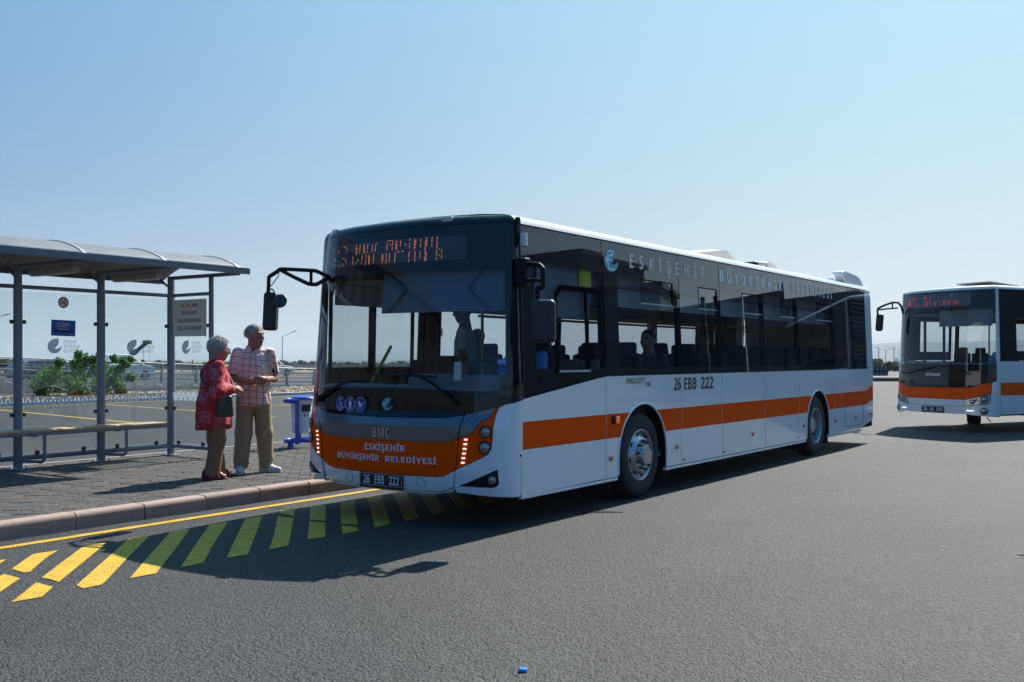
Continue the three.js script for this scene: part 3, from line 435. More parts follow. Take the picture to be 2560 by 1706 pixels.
function numberPlate(parent, H, p, h, off, w, ht, txt, label) {
  const m = mesh('number_plate', rbox(w, ht, 0.016, 0.006), blackMatt, parent); m.applyMatrix4(H.frame(p, h, off)); m.userData.label = label;
  const t = canvasTex(512, Math.round(512 * ht / w), (g, W, Hh) => { g.fillStyle = '#0b0d12'; g.fillRect(0, 0, W, Hh); g.strokeStyle = '#c9d2e0'; g.lineWidth = 4; g.strokeRect(7, 6, W - 14, Hh - 30); g.fillStyle = '#d3dcec'; const parts = txt.split(' '), n = txt.length; let x = 46; const cw = (W - 70) / n; for (const q of parts) { fitText(g, q, x, 18, cw * q.length * 0.93, Hh - 56); x += cw * (q.length + 1); } });
  const f = mesh('plate_face', new THREE.PlaneGeometry(w - 0.006, ht - 0.006), printMat(t, { transparent: false, roughness: 0.35 }), m); f.position.z = 0.0085; return m;
}
function hullRoof(H, rings, pEnd, hTop) {                             // swept roof edge and a flat crown; returns { front, rear } geometries
  const ps = []; for (let i = 0; i <= 60; i++) ps.push(H.pc * i / 60); for (const d of [0.06, 1, 3, 5, 7, 9, 10.5]) if (H.pc + d < pEnd) ps.push(H.pc + d); ps.push(pEnd);
  const make = (i0, i1) => { const pos = [], idx = [], uv = []; const nr = rings.length; const add = (p, e, h) => { const b = H.base(p), v = H.at(p, hTop, 0); pos.push(v.x - b[2] * e, h, v.z - b[3] * e); uv.push(p, e); };
    for (const sg of [1, -1]) { const o = pos.length / 3; for (let i = i0; i <= i1; i++) for (const [e, h] of rings) add(ps[i] * sg, e, h);
      for (let i = 0; i < i1 - i0; i++) for (let j = 0; j < nr - 1; j++) { const a = o + i * nr + j, b = a + 1, c = a + nr, d = c + 1; if (sg > 0) idx.push(a, c, b, b, c, d); else idx.push(a, b, c, b, d, c); } }
    const n = (i1 - i0 + 1) * nr, last = nr - 1; for (let i = 0; i < i1 - i0; i++) { const a = i * nr + last, b = a + nr, c = n + a, d = n + b; idx.push(a, b, c, b, d, c); }
    const g = new THREE.BufferGeometry(); g.setAttribute('position', new THREE.Float32BufferAttribute(pos, 3)); g.setAttribute('uv', new THREE.Float32BufferAttribute(uv, 2)); g.setIndex(idx); g.computeVertexNormals(); return g; };
  return { front: make(0, 60), rear: make(60, ps.length - 1) };
}
const seatGeo = merge([rbox(0.44, 0.10, 0.43, 0.045, 0.0, 0.44, 0), rbox(0.09, 0.62, 0.43, 0.04, -0.22, 0.76, 0).rotateZ(0.0), rbox(0.08, 0.20, 0.27, 0.04, -0.235, 1.10, 0), cyl(V(0, 0, 0), V(0, 0.4, 0), 0.03)]);

// a flat bar that follows the hull
const busPoly = (H, l0, l1, h0, h1) => rect(H.pc + l0, H.pc + l1, h0, h1);
function archPoly(H, l0, l1, h0, h1, c, R, cy, n = 28) {              // panel from h0 to h1 with a wheel arch cut from its lower edge
  const pts = [[l0, h0], [c - R, h0]]; for (let i = 0; i <= n; i++) { const a = Math.PI - Math.PI * i / n; pts.push([c + R * Math.cos(a), cy + R * Math.sin(a)]); } pts.push([c + R, h0], [l1, h0], [l1, h1], [l0, h1]); return pts.map(([l, h]) => [H.pc + l, h]);
}
function stripeBeside(H, l0, l1, h0, h1, c, R, cy) { const arc = (sg) => { const a = []; for (let i = 0; i <= 8; i++) { const h = lerp(h0, h1, i / 8); a.push([c + sg * Math.sqrt(Math.max(0, R * R - (h - cy) * (h - cy))), h]); } return a; }; const L = arc(-1), Rr = arc(1); return [[[l0, h0], ...L, [l0, h1]], [[l1, h1], ...Rr.slice().reverse(), [l1, h0]]].map((q) => q.map(([l, h]) => [H.pc + l, h])); }

// ---------- the orange and white city bus at the kerb ----------
const bus1 = thing('city_bus', 'large white and orange city bus with black windscreen surround stopped beside the shelter', 'bus', hull1.pos, hull1.rot);
{
  const H = hull1, pc = H.pc, B = bus1, P = (name, poly, mat, o, parent = B) => mesh(name, H.patch(poly, o), mat, parent);
  const seams = [0, 1.578, 3.41, 4.62, 6.145, 7.57, 9.37, 11.62], GAP = 0.013, LOW = 0.295, BELT = 1.372, TOP = 2.812;
  const wheelL = [2.425, 8.47], AR = [0.575, 0.565], CY = 0.485;
  // dark structure behind the panels
  for (const sg of [1, -1]) {
    const m = sg > 0 ? (q) => q : mirrorP, sh = [[0.0, LOW + 0.01]]; for (let k = 0; k < 2; k++) { const c = wheelL[k], R = AR[k] + 0.03; sh.push([c - R, LOW + 0.01]); for (let i = 0; i <= 20; i++) { const a = Math.PI * (1 - i / 20); sh.push([c + R * Math.cos(a), CY + R * Math.sin(a)]); } sh.push([c + R, LOW + 0.01]); } sh.push([11.6, LOW + 0.01], [11.6, BELT], [0.0, BELT]);
    P('body_frame', m(sh.map(([l, h]) => [pc + l, h])), frameBlack, { off: -0.014, th: 0.05 });
  }
  P('front_frame', rect(-pc - 0.02, pc + 0.02, 0.36, 1.2), frameBlack, { off: -0.02, th: 0.04 });
  mesh('chassis', [box(11.2, 0.10, 2.3, -5.75, 0.37, 0), box(1.1, 0.16, 1.6, -2.42, 0.42, 0), box(1.1, 0.16, 1.6, -8.47, 0.42, 0), box(1.2, 0.25, 1.9, -5.6, 0.26, 0)], blackMatt, B);
  // wheel housings
  for (let k = 0; k < 2; k++) for (const sg of [-1, 1]) { const g = new THREE.CylinderGeometry(AR[k] + 0.02, AR[k] + 0.02, 0.55, 28, 1, true, -Math.PI / 2, Math.PI).rotateX(-Math.PI / 2).rotateZ(0); const h = mesh('wheel_housing', [g.translate(-wheelL[k], CY, sg * 0.985), box(0.02, 0.35, 0.5, -wheelL[k] - AR[k] - 0.01, 0.33, sg * 0.97), box(1.2, 0.85, 0.02, -wheelL[k], 0.62, sg * 0.72)], blackMatt, B); }
  for (let k = 0; k < 2; k++) { roadWheel(B, -wheelL[k], -1.255, 0.478, -1, k === 0); roadWheel(B, -wheelL[k], 1.255, 0.478, 1, k === 0); }
  mesh('mud_flap', rbox(0.015, 0.34, 0.34, 0.004, -wheelL[0] - 0.64, 0.30, -1.07), rubber, B); mesh('mud_flap', rbox(0.015, 0.30, 0.34, 0.004, -wheelL[0] + 0.66, 0.27, -1.05), rubber, B); mesh('mud_flap', rbox(0.015, 0.30, 0.34, 0.004, -wheelL[1] - 0.64, 0.30, -1.07), rubber, B); mesh('mud_flap', rbox(0.015, 0.30, 0.30, 0.004, -wheelL[1] + 0.66, 0.28, -1.05), rubber, B);
  // side panels with their orange stripe
  for (const sg of [1, -1]) for (let i = 0; i < 7; i++) {
    const m = sg > 0 ? (q) => q : mirrorP, l0 = seams[i] + GAP / 2, l1 = seams[i + 1] - GAP / 2; if (sg < 0 && i === 0) continue;
    const k = i === 1 ? 0 : i === 5 ? 1 : -1; let poly;
    if (i === 0) poly = [[l0, LOW - 0.015], [1.2, LOW], [l1, LOW], [l1, BELT - 0.006], [1.45, BELT - 0.014], [l0, 1.178]].map(([l, h]) => [pc + l, h]);
    else if (k >= 0) poly = archPoly(H, l0, l1, LOW, BELT, wheelL[k], AR[k], CY);
    else if (i === 6) poly = [[l0, LOW], [10.9, LOW + 0.02], [11.45, LOW + 0.10], [l1, LOW + 0.16], [l1, BELT + 0.02], [11.25, BELT], [l0, BELT]].map(([l, h]) => [pc + l, h]);
    else poly = busPoly(H, l0, l1, LOW, BELT);
    const pn = P('side_panel', m(poly), whitePaint, { off: 0.0, th: 0.014 });
    const sp = k >= 0 ? stripeBeside(H, l0, l1, 0.714, 0.972, wheelL[k], AR[k] + 0.004, CY) : i === 6 ? [[[l0, 0.714], [11.2, 0.722], [l1, 0.815], [l1, 1.08], [11.2, 0.975], [l0, 0.972]].map(([l, h]) => [pc + l, h])] : [busPoly(H, l0 + (i === 0 ? 0.02 : 0), l1, 0.714, 0.972)];
    for (const s of sp) P('orange_stripe', m(s), orangePaint, { off: 0.0015, th: 0.0015 }, pn);
  }
  // arch lips, sills
  for (const sg of [1, -1]) {
    for (let k = 0; k < 2; k++) { const pts = [[wheelL[k] - AR[k], LOW + 0.02]]; for (let i = 0; i <= 16; i++) { const a = Math.PI * (1 - i / 16); pts.push([wheelL[k] + AR[k] * Math.cos(a), CY + AR[k] * Math.sin(a)]); } pts.push([wheelL[k] + AR[k], LOW + 0.02]); mesh('arch_lip', H.line(pts.map(([l, h]) => [sg * (pc + l), h]), 0.012, 0.0), whitePaint, B); }
    for (const [a, b] of [[0.02, wheelL[0] - AR[0]], [wheelL[0] + AR[0], wheelL[1] - AR[1]], [wheelL[1] + AR[1], 10.9]]) mesh('sill', rbox(b - a, 0.034, 0.05, 0.012, -(a + b) / 2, 0.268, sg * -1.262), whitePaint, B);
  }
  // side glass, header band, pillars
  const gs = [0.0, 1.578, 3.41, 4.62, 6.145, 7.57, 9.37, 10.19];
  for (const sg of [1, -1]) {
    const m = sg > 0 ? (q) => q : mirrorP;
    for (let i = 0; i < 7; i++) {
      const l0 = gs[i] + 0.007 + (i === 0 ? 0.03 : 0), l1 = gs[i + 1] - 0.007; let poly = busPoly(H, l0, l1, BELT + 0.006, TOP); if (sg < 0 && i === 0) poly = busPoly(H, l0, l1, 0.42, TOP);
      if (i === 0 && sg > 0) poly = [[l0, 1.205], [1.45, BELT - 0.006], [l1, BELT + 0.006], [l1, TOP], [l0, TOP]].map(([l, h]) => [pc + l, h]);
      const pane = P('window_pane', m(poly), tintGlass, { off: 0.0, th: 0 });
      P('black_border', m(busPoly(H, l0, l1, 2.47, TOP)), blackMatt, { off: -0.006, th: 0 }, pane);
      P('black_border', m(busPoly(H, l0, l1, i === 0 ? 1.37 : BELT, BELT + 0.09)), blackMatt, { off: -0.007, th: 0 }, pane);
      if (i > 0) P('window_pillar', m(busPoly(H, gs[i] - 0.05, gs[i] + 0.05, BELT, TOP)), frameBlack, { off: -0.012, th: 0.04 });
      if (i === 1) P('window_pillar', m(busPoly(H, gs[i], gs[i] + 0.34, BELT, 2.47)), blackMatt, { off: -0.014, th: 0.04 });
      if (i === 0 && sg > 0) P('black_border', [[0.03, 1.20], [1.45, 1.37], [1.57, 1.372], [1.57, 1.46], [0.9, 1.44], [0.45, 1.40], [0.28, 1.30], [0.28, 2.47], [0.03, 2.47]].map(([l, h]) => [pc + l, h]), blackMatt, { off: -0.008, th: 0 }, pane);
      if (i === 6) P('black_border', m(busPoly(H, l0, l1, BELT, 2.47)), blackMatt, { off: -0.008, th: 0 }, pane);
      P('duct_panel', m(busPoly(H, l0 - 0.02, l1 + 0.02, 2.13, 2.5)), interiorLight, { off: -0.13, th: 0.01 });
    }
    // engine grille behind the last window
    P('rear_side_glass', m([[10.2, BELT + 0.006], [11.15, BELT + 0.006], [11.24, BELT + 0.09], [11.24, 2.70], [11.2, TOP - 0.02], [10.2, TOP]].map(([l, h]) => [pc + l, h])), blackGloss, { off: -0.003, th: 0.01 });
    const gr = P('engine_grille', m(busPoly(H, 10.42, 11.16, 1.50, 2.66)), blackMatt, { off: -0.001, th: 0 });
    for (let k = 0; k < 14; k++) P('louvre', m(busPoly(H, 10.44, 11.14, 1.515 + k * 0.082, 1.515 + k * 0.082 + 0.038)), blackGloss, { off: 0.018, th: 0.02 }, gr);
    P('rear_corner_panel', m([[11.255, BELT + 0.03], [11.63, BELT + 0.03], [11.63, 2.72], [11.5, TOP], [11.25, TOP], [11.255, 2.7]].map(([l, h]) => [pc + l, h])), whitePaint, { off: 0, th: 0.012 });
  }
  // sliding vents
  for (const [x0, x1] of [[1609.5, 1690], [1753.6, 1799.5], [1862, 1909.7], [1957.7, 1994.6], [2047, 2086]]) {
    const L = (x) => 19810 / (3045 - x) - 11.37, a = L(x0), b = L(x1), v = P('vent_frame', busPoly(H, b - 0.055, b, 2.185, 2.45), frameBlack, { off: 0.005, th: 0.006 });
    P('frame_bar', busPoly(H, a, b - 0.05, 2.443, 2.457), frameBlack, { off: 0.005, th: 0.006 }, v); P('frame_bar', busPoly(H, a, a + 0.006, 2.19, 2.45), frameBlack, { off: 0.004, th: 0.004 }, v); P('frame_bar', busPoly(H, a, b, 2.178, 2.190), std(lin(0.5, 0.5, 0.5), 0.4), { off: 0.005, th: 0.006 }, v);
    P('vent_pane', busPoly(H, a + 0.01, b - 0.055, 2.192, 2.442), tintGlass, { off: 0.004, th: 0 }, v); mesh('vent_latch', rbox(0.05, 0.085, 0.025, 0.008).applyMatrix4(H.frame(pc + b - 0.05, 2.33, 0.014)), frameBlack, v);
  }
  // driver's side window: slider frame
  const drv = P('driver_window_frame', [[0.62, 1.42], [0.66, 1.42], [0.66, 2.16], [0.74, 2.235], [1.45, 2.235], [1.45, 2.29], [0.72, 2.29], [0.62, 2.20]].map(([l, h]) => [pc + l, h]), frameBlack, { off: 0.006, th: 0.008 });
  P('frame_bar', busPoly(H, 1.18, 1.24, 1.45, 2.24), frameBlack, { off: 0.006, th: 0.008 }, drv); P('frame_bar', busPoly(H, 0.66, 1.26, 1.425, 1.445), std(lin(0.45, 0.45, 0.46), 0.4), { off: 0.007, th: 0.008 }, drv);
  P('sun_blind', busPoly(H, 0.32, 1.36, 1.97, 2.52), std(lin(0.23, 0.26, 0.30), 0.9), { off: -0.05, th: 0.002 });
  P('notice_sheet', busPoly(H, 1.16, 1.40, 2.30, 2.56), std(lin(0.72, 0.62, 0.02), 0.8), { off: -0.035, th: 0.001 });
  // gutter and roof
  const rf = hullRoof(H, [[0, TOP + 0.004], [0.006, TOP + 0.03], [0.025, TOP + 0.062], [0.06, TOP + 0.085], [0.13, TOP + 0.10], [0.4, TOP + 0.125], [0.9, TOP + 0.14]], pc + 11.6, TOP);
  mesh('roof', rf.rear, whitePaint, B); mesh('front_cap', rf.front, blackGloss, B);
  for (const sg of [1, -1]) mesh('gutter', H.line([[sg * (pc + 0.02), TOP + 0.004], [sg * (pc + 5), TOP + 0.004], [sg * (pc + 11.3), TOP + 0.004]], 0.008, 0.004), blackMatt, B);
  mesh('ceiling', box(11.2, 0.04, 2.3, -5.7, 2.36, 0), interiorGrey, B);
  mesh('floor', box(11.5, 0.05, 2.42, -5.6, 0.445, 0), interiorGrey, B);
  mesh('rear_wall', [box(0.04, 2.4, 2.44, -11.62, 1.62, 0)], whitePaint, B); mesh('rear_window', rbox(0.03, 0.9, 2.0, 0.01, -11.645, 2.05, 0), blackGloss, B);
  // front: header, windscreen, pillars
  const WS = 1.375;
  const ws = P('windscreen', [[-WS, 1.30], [-1.18, 1.262], [-0.4, 1.285], [0.4, 1.285], [1.18, 1.262], [WS, 1.30], [WS, TOP], [-WS, TOP]], clearGlass, { off: 0.0, th: 0, max: 0.07 });
  const hd = P('header_panel', [[-WS - 0.02, TOP], [-WS - 0.02, 2.41], [-0.9, 2.40], [0, 2.38], [WS + 0.02, 2.385], [WS + 0.02, TOP]], blackMatt, { off: -0.012, th: 0.01, max: 0.07 });
  for (const sg of [1, -1]) { P('windscreen_pillar', [[sg * WS, 1.15], [sg * (pc + 0.035), 1.185], [sg * (pc + 0.035), TOP], [sg * WS, TOP]], blackGloss, { off: 0.004, th: 0.02, max: 0.06 }); P('pillar_trim', [[sg * (WS - 0.06), 1.28], [sg * (WS + 0.01), 1.28], [sg * (WS + 0.01), 2.42], [sg * (WS - 0.06), 2.42]], blackMatt, { off: -0.02, th: 0.03, max: 0.06 }); mesh('weatherstrip', H.line([[sg * (pc + 0.04), 1.20], [sg * (pc + 0.04), 2.0], [sg * (pc + 0.04), TOP]], 0.011, 0.004), rubber, B); }
  // destination display, amber dots as in the photograph
  const led = canvasTex(1024, 128, (g, W, Hh) => {
    g.fillStyle = '#0c121c'; g.fillRect(0, 0, W, Hh); const nx = 128, ny = 16, cx = W / nx, cy = Hh / ny; g.fillStyle = '#222c3a'; for (let i = 0; i < nx; i++) for (let j = 0; j < ny; j++) { g.beginPath(); g.arc((i + 0.5) * cx, (j + 0.5) * cy, 1.5, 0, 7); g.fill(); }
    const lit = (i, j) => { g.fillStyle = '#ff7a3c'; g.beginPath(); g.arc((i + 0.5) * cx, (j + 0.5) * cy, 2.9, 0, 7); g.fill(); g.fillStyle = '#ffd0a8'; g.beginPath(); g.arc((i + 0.5) * cx, (j + 0.5) * cy, 1.3, 0, 7); g.fill(); };
    const cols = [[33, 1, 7], [34, 3, 7], [37, 1, 6], [41, 1, 7], [42, 1, 7], [45, 1, 7], [50, 2, 6], [53, 1, 6], [64, 0, 6], [69, 0, 6], [72, 1, 6], [73, 1, 6], [76, 1, 4], [84, 0, 6], [88, 0, 7], [89, 1, 6], [93, 1, 6], [97, 0, 7], [98, 1, 6], [102, 0, 6], [106, 0, 7], [30, 9, 14], [40, 9, 14], [44, 9, 15], [47, 9, 14], [48, 10, 15], [52, 9, 14], [60, 9, 15], [61, 10, 14], [64, 9, 15], [67, 9, 14], [72, 8, 15], [84, 9, 15], [89, 9, 15], [93, 9, 14], [97, 8, 15], [98, 10, 15], [106, 9, 15], [110, 9, 14]];
    for (const [i, a, b] of cols) for (let j = a; j <= b; j++) if ((i * 7 + j * 3) % 11 !== 0) lit(i, j);
    for (const [i, j] of [[18, 1], [19, 1], [21, 2], [22, 3], [22, 4], [21, 5], [10, 4], [11, 3], [11, 5], [12, 4], [4, 10], [4, 12], [4, 13], [6, 9], [7, 9], [7, 13], [7, 14], [12, 14], [15, 14], [18, 9], [19, 9], [21, 10], [22, 11], [22, 12], [18, 14], [19, 14], [74, 8], [75, 8], [78, 8], [79, 8], [54, 1], [66, 0], [67, 0], [67, 3], [80, 3], [81, 4], [33, 14], [34, 13], [36, 11], [36, 12], [108, 8], [108, 12]]) lit(i, j);
  });
  const ledMat = std(lin(0.25, 0.25, 0.25), 0.5, { map: led, emissive: 0xffffff, emissiveMap: led, emissiveIntensity: 0.5 });
  P('destination_display', rect(-1.03, 0.88, 2.485, 2.715), ledMat, { off: -0.009, th: 0, unitUV: true, max: 0.08 }, hd);
  // black panel below the windscreen
  const bot = [[-pc - 0.03, 1.175], [-1.36, 1.15], [-1.22, 1.115], [-0.95, 1.046], [-0.72, 1.02], [0, 1.008], [0.74, 1.02], [0.95, 1.046], [1.23, 1.115], [1.36, 1.15], [pc + 0.03, 1.178]];
  P('scuttle_panel', [...bot, [pc + 0.03, 1.20], [WS + 0.015, 1.20], [WS, 1.294], [1.18, 1.256], [0.4, 1.279], [-0.4, 1.279], [-1.18, 1.256], [-WS, 1.294], [-WS - 0.015, 1.20], [-pc - 0.03, 1.20]], blackGloss, { off: 0.006, th: 0.02, max: 0.07 });
  const midTop = [[-0.935, 1.04], [-0.72, 1.012], [0, 1.0], [0.74, 1.012], [0.925, 1.04]], crease = [[-0.915, 0.955], [-0.66, 0.93], [0, 0.92], [0.68, 0.93], [0.905, 0.96]], gBot = [[-0.86, 0.835], [-0.78, 0.805], [-0.63, 0.79], [0, 0.787], [0.66, 0.79], [0.80, 0.80], [0.885, 0.83]], oBot = [[-0.825, 0.535], [-0.72, 0.495], [-0.6, 0.478], [0, 0.468], [0.66, 0.472], [0.75, 0.485], [0.862, 0.54]], wBot = [[-0.79, 0.385], [-0.71, 0.345], [-0.2, 0.335], [0.3, 0.33], [0.71, 0.335], [0.835, 0.385]];
  const band = (name, a, b, mat, parent) => P(name, [...b, ...a.slice().reverse()], mat, { off: 0.008, th: 0.03, max: 0.07 }, parent);
  const gp = band('grille_panel', midTop, crease, silverPaint); band('grille_panel_lower', crease, gBot, silverPaint, gp);
  const dn = (a, d = 0.006) => a.map(([p, h]) => [p, h - d]);
  const op = band('front_flap', dn(gBot, 0.004), oBot, orangePaint); const wb = band('bumper', dn(oBot), wBot, whitePaint);
  for (const p of [-0.40, 0.50]) mesh('tow_cover', H.line([...circle(p, 0.405, 0.048, 20), [p + 0.048, 0.405]], 0.0025, 0.009), std(lin(0.2, 0.21, 0.23), 0.6), wb);
  P('bumper_lip', [[-0.79, 0.375], [-0.71, 0.335], [0.71, 0.325], [0.835, 0.375], [0.82, 0.335], [0.6, 0.30], [-0.6, 0.31], [-0.78, 0.335]], whitePaint, { off: -0.01, th: 0.03 });
  // corner clusters, both sides
  for (const sg of [1, -1]) {
    const m = sg > 0 ? (q) => q : mirrorP, C = (n, q, mat, o = {}, par) => P(n, m(q), mat, { off: 0.008, th: 0.03, max: 0.05, ...o }, par);
    C('corner_grille', [[0.938, 1.044], [1.205, 1.108], [1.175, 1.06], [1.168, 1.025], [1.09, 0.99], [1.065, 0.94], [1.03, 0.885], [0.96, 0.852], [0.9, 0.836], [0.918, 0.96]], silverPaint);
    const cl = C('lamp_cluster', [[0.897, 0.832], [0.96, 0.848], [1.033, 0.88], [1.07, 0.937], [1.095, 0.985], [1.172, 1.02], [1.18, 1.06], [1.21, 1.108], [1.235, 1.112], [1.212, 1.05], [1.208, 0.87], [1.198, 0.75], [1.17, 0.695], [1.12, 0.662], [0.875, 0.547]], orangePaint, { off: 0.0 });
    const fogHole = [[0.885, 0.392], [0.98, 0.43], [1.255, 0.553], [1.262, 0.43], [1.25, 0.40], [1.21, 0.383]];
    const wf = C('corner_panel', [[0.872, 0.54], [1.12, 0.656], [1.175, 0.69], [1.205, 0.748], [1.215, 0.87], [1.219, 1.05], [1.242, 1.112], [1.30, 1.138], [pc + 0.012 - (sg > 0 ? 0.014 : 0), 1.17], [pc - 0.004, 0.85], [pc - 0.012, 0.5], [pc - 0.018, 0.305], [pc - 0.05, 0.288], [1.22, 0.30], [0.86, 0.335], [0.848, 0.395], [0.862, 0.48]], whitePaint, { holes: [m(fogHole)], max: 0.05 });
    C('fog_recess', [[0.87, 0.38], [1.28, 0.57], [1.28, 0.38], [1.2, 0.365]], blackMatt, { off: -0.012, th: 0.01 }, wf);
    const lampAt = (p, h, r, name, par) => { const g = new THREE.Group(); g.name = name; g.applyMatrix4(H.frame(sg * p, h, 0.004)); par.add(g); const L = (n, pts, mat) => mesh(n, new THREE.LatheGeometry(pts.map(([x, y]) => new THREE.Vector2(Math.max(x * r, 0.0003), y * r)), 32).rotateX(Math.PI / 2), mat, g); L('lamp_bezel', [[1.0, 0], [1.02, 0.12], [0.92, 0.2], [0.82, 0.14], [0.74, 0.0]], blackGloss); L('lamp_ring', [[0.74, 0.06], [0.72, 0.14], [0.68, 0.1]], chrome); L('lamp_lens', [[0.7, 0.08], [0.5, 0.2], [0.25, 0.27], [0, 0.29]], lensGlass); return g; };
    lampAt(1.15, 0.893, 0.056, 'headlamp', cl); lampAt(1.143, 0.752, 0.058, 'headlamp', cl);
    const fg = lampAt(1.205, 0.457, 0.045, 'fog_lamp', wf);
    for (let k = 0; k < 6; k++) { const p = 0.968 - 0.006 * k, h = 0.822 - 0.0425 * k; const s = mesh('running_light', rbox(0.036, 0.016, 0.012, 0.006).applyMatrix4(H.frame(sg * p, h, 0.006)), ledWhite, cl); mesh('light_slat', rbox(0.12, 0.008, 0.006, 0.003).applyMatrix4(new THREE.Matrix4().multiplyMatrices(H.frame(sg * (p + 0.075), h + 0.005, 0.001), new THREE.Matrix4().makeRotationZ(sg * 0.25))), orangePaint, s); }
  }
  const cut = mesh('sensor_hole', new THREE.CylinderGeometry(0.013, 0.013, 0.004, 16).rotateX(Math.PI / 2).applyMatrix4(H.frame(pc - 0.02, 0.665, 0.009)), blackMatt, B);
  for (const p of [-0.565, 0.655]) mesh('flap_lock', new THREE.CylinderGeometry(0.011, 0.011, 0.006, 16).rotateX(Math.PI / 2).applyMatrix4(H.frame(p, 0.563, 0.01)), blackMatt, B);
  numberPlate(B, H, 0.04, 0.398, 0.022, 0.545, 0.148, '26 EBB 222', 'black number plate with pale characters');
  // badges and lettering
  const bmc = text3('BMC', 0.088, 0.014).scale(0.86, 1, 1).applyMatrix4(H.frame(0.055, 0.858, 0.012)); mesh('chrome_badge', bmc, chrome, gp);
  const D = (name, p0, p1, h0, h1, W, Hh, draw, par = B, off = 0.0035) => P(name, rect(p0, p1, h0, h1), printMat(canvasTex(W, Hh, draw), { roughness: 0.35 }), { off, th: 0, unitUV: true, max: 0.08 }, par);
  D('front_lettering', -0.61, 0.70, 0.555, 0.79, 1024, 184, (g, W, Hh) => { g.fillStyle = '#d5d6dc'; const X = (p) => (p + 0.61) / 1.31 * W, Y = (h) => (0.79 - h) / 0.235 * Hh; fitText(g, 'ESKİŞEHİR', X(-0.18), Y(0.748), X(0.335) - X(-0.18), Y(0.685) - Y(0.748)); fitText(g, 'BÜYÜKŞEHİR', X(-0.575), Y(0.642), X(0.02) - X(-0.575), Y(0.585) - Y(0.642)); fitText(g, 'BELEDİYESİ', X(0.085), Y(0.642), X(0.68) - X(0.085), Y(0.585) - Y(0.642)); }, op, 0.0105);
  D('access_signs', -0.66, -0.205, 1.04, 1.185, 640, 204, (g) => { [105, 315, 530].forEach((cx, i) => { g.fillStyle = '#131a86'; g.strokeStyle = '#cfd4e4'; g.lineWidth = 7; g.beginPath(); g.ellipse(cx, 102, 98, 96, 0, 0, 7); g.fill(); g.stroke(); g.save(); g.translate(cx, 102); g.fillStyle = g.strokeStyle = '#dfe3ee'; g.lineWidth = 10; g.lineCap = 'round';
      if (i === 0) { g.beginPath(); g.arc(-12, -58, 13, 0, 7); g.fill(); g.beginPath(); g.moveTo(-12, -40); g.lineTo(-8, 12); g.lineTo(30, 12); g.lineTo(46, 56); g.lineTo(62, 52); g.moveTo(-10, -14); g.lineTo(28, -14); g.stroke(); g.beginPath(); g.arc(-6, 30, 38, 0.3, 4.0); g.stroke(); }
      if (i === 1) { g.beginPath(); g.arc(0, -56, 15, 0, 7); g.fill(); g.beginPath(); g.moveTo(-22, -36); g.lineTo(22, -36); g.lineTo(40, 14); g.lineTo(30, 18); g.lineTo(16, -10); g.lineTo(24, 70); g.lineTo(8, 70); g.lineTo(0, 20); g.lineTo(-12, 70); g.lineTo(-28, 70); g.lineTo(-16, -10); g.lineTo(-32, 16); g.lineTo(-42, 10); g.closePath(); g.fill(); g.lineWidth = 4; g.beginPath(); g.moveTo(36, 18); g.lineTo(50, 72); g.stroke(); }
      if (i === 2) { g.beginPath(); g.moveTo(-50, -30); g.lineTo(-44, 2); g.quadraticCurveTo(-10, 30, 40, 8); g.lineTo(30, -14); g.lineTo(-8, -14); g.lineTo(-14, -48); g.quadraticCurveTo(-40, -48, -50, -30); g.fill(); g.lineWidth = 5; g.beginPath(); g.moveTo(38, 0); g.lineTo(64, -36); g.stroke(); for (const x of [-20, 18]) { g.beginPath(); g.arc(x, 42, 15, 0, 7); g.stroke(); } g.beginPath(); g.moveTo(-16, 20); g.lineTo(10, 36); g.moveTo(12, 18); g.lineTo(-14, 36); g.stroke(); }
      g.restore(); }); }, B, 0.009);
  D('front_emblem', -0.005, 0.15, 1.062, 1.195, 128, 128, (g) => emblem(g, 4, 4, 120, 120, '#1f7392', '#cfe0e6', 0.05), B, 0.009);
  D('side_emblem', pc + 1.61, pc + 1.94, 2.483, 2.755, 256, 256, (g) => emblem(g, 6, 6, 244, 244, '#1596ad', '#d7e6ec', 0.055));
  const word = (name, s, l0, l1, h0, h1, col) => D(name, pc + l0, pc + l1, h0 - 0.06, h1 + 0.06, 1024, Math.round(1024 * (h1 - h0 + 0.12) / (l1 - l0)), (g, W, Hh) => { g.fillStyle = col; const n = s.length, f = Hh / (h1 - h0 + 0.12); let ws = 0; g.font = 'bold 100px sans-serif'; const wd = [...s].map((c) => g.measureText(c).width); const tot = wd.reduce((a, b) => a + b, 0), hgt = (h1 - h0) * f, k = hgt / 73, gap = (W - tot * k) / (n - 1); let x = 0; [...s].forEach((c, i) => { fitText(g, c, x, 0.06 * f, wd[i] * k, hgt); x += wd[i] * k + gap; }); });
  word('side_lettering', 'ESKİŞEHİR', 2.17, 4.17, 2.565, 2.72, '#f2d6d8'); word('side_lettering', 'BÜYÜKŞEHİR', 4.63, 6.94, 2.567, 2.72, '#ffffff'); word('side_lettering', 'BELEDİYESİ', 7.30, 9.33, 2.567, 2.72, '#d4d6dc');
  D('fleet_number', pc + 3.19, pc + 4.36, 1.17, 1.345, 768, 115, (g) => { g.fillStyle = '#26272b'; fitText(g, '26', 2, 8, 128, 98); fitText(g, 'EBB', 172, 8, 250, 98); fitText(g, '222', 492, 8, 262, 98); });
  D('model_badge', pc + 2.0, pc + 2.62, 1.22, 1.36, 512, 116, (g) => { g.save(); g.transform(1, 0, -0.18, 1, 14, 0); g.fillStyle = '#4a4336'; fitText(g, 'PROCITY', 8, 12, 370, 50); g.fillStyle = '#a8987a'; fitText(g, 'PROCITY', 12, 9, 366, 48); g.restore(); g.fillStyle = '#8c2430'; fitText(g, 'TR', 396, 52, 92, 42); });
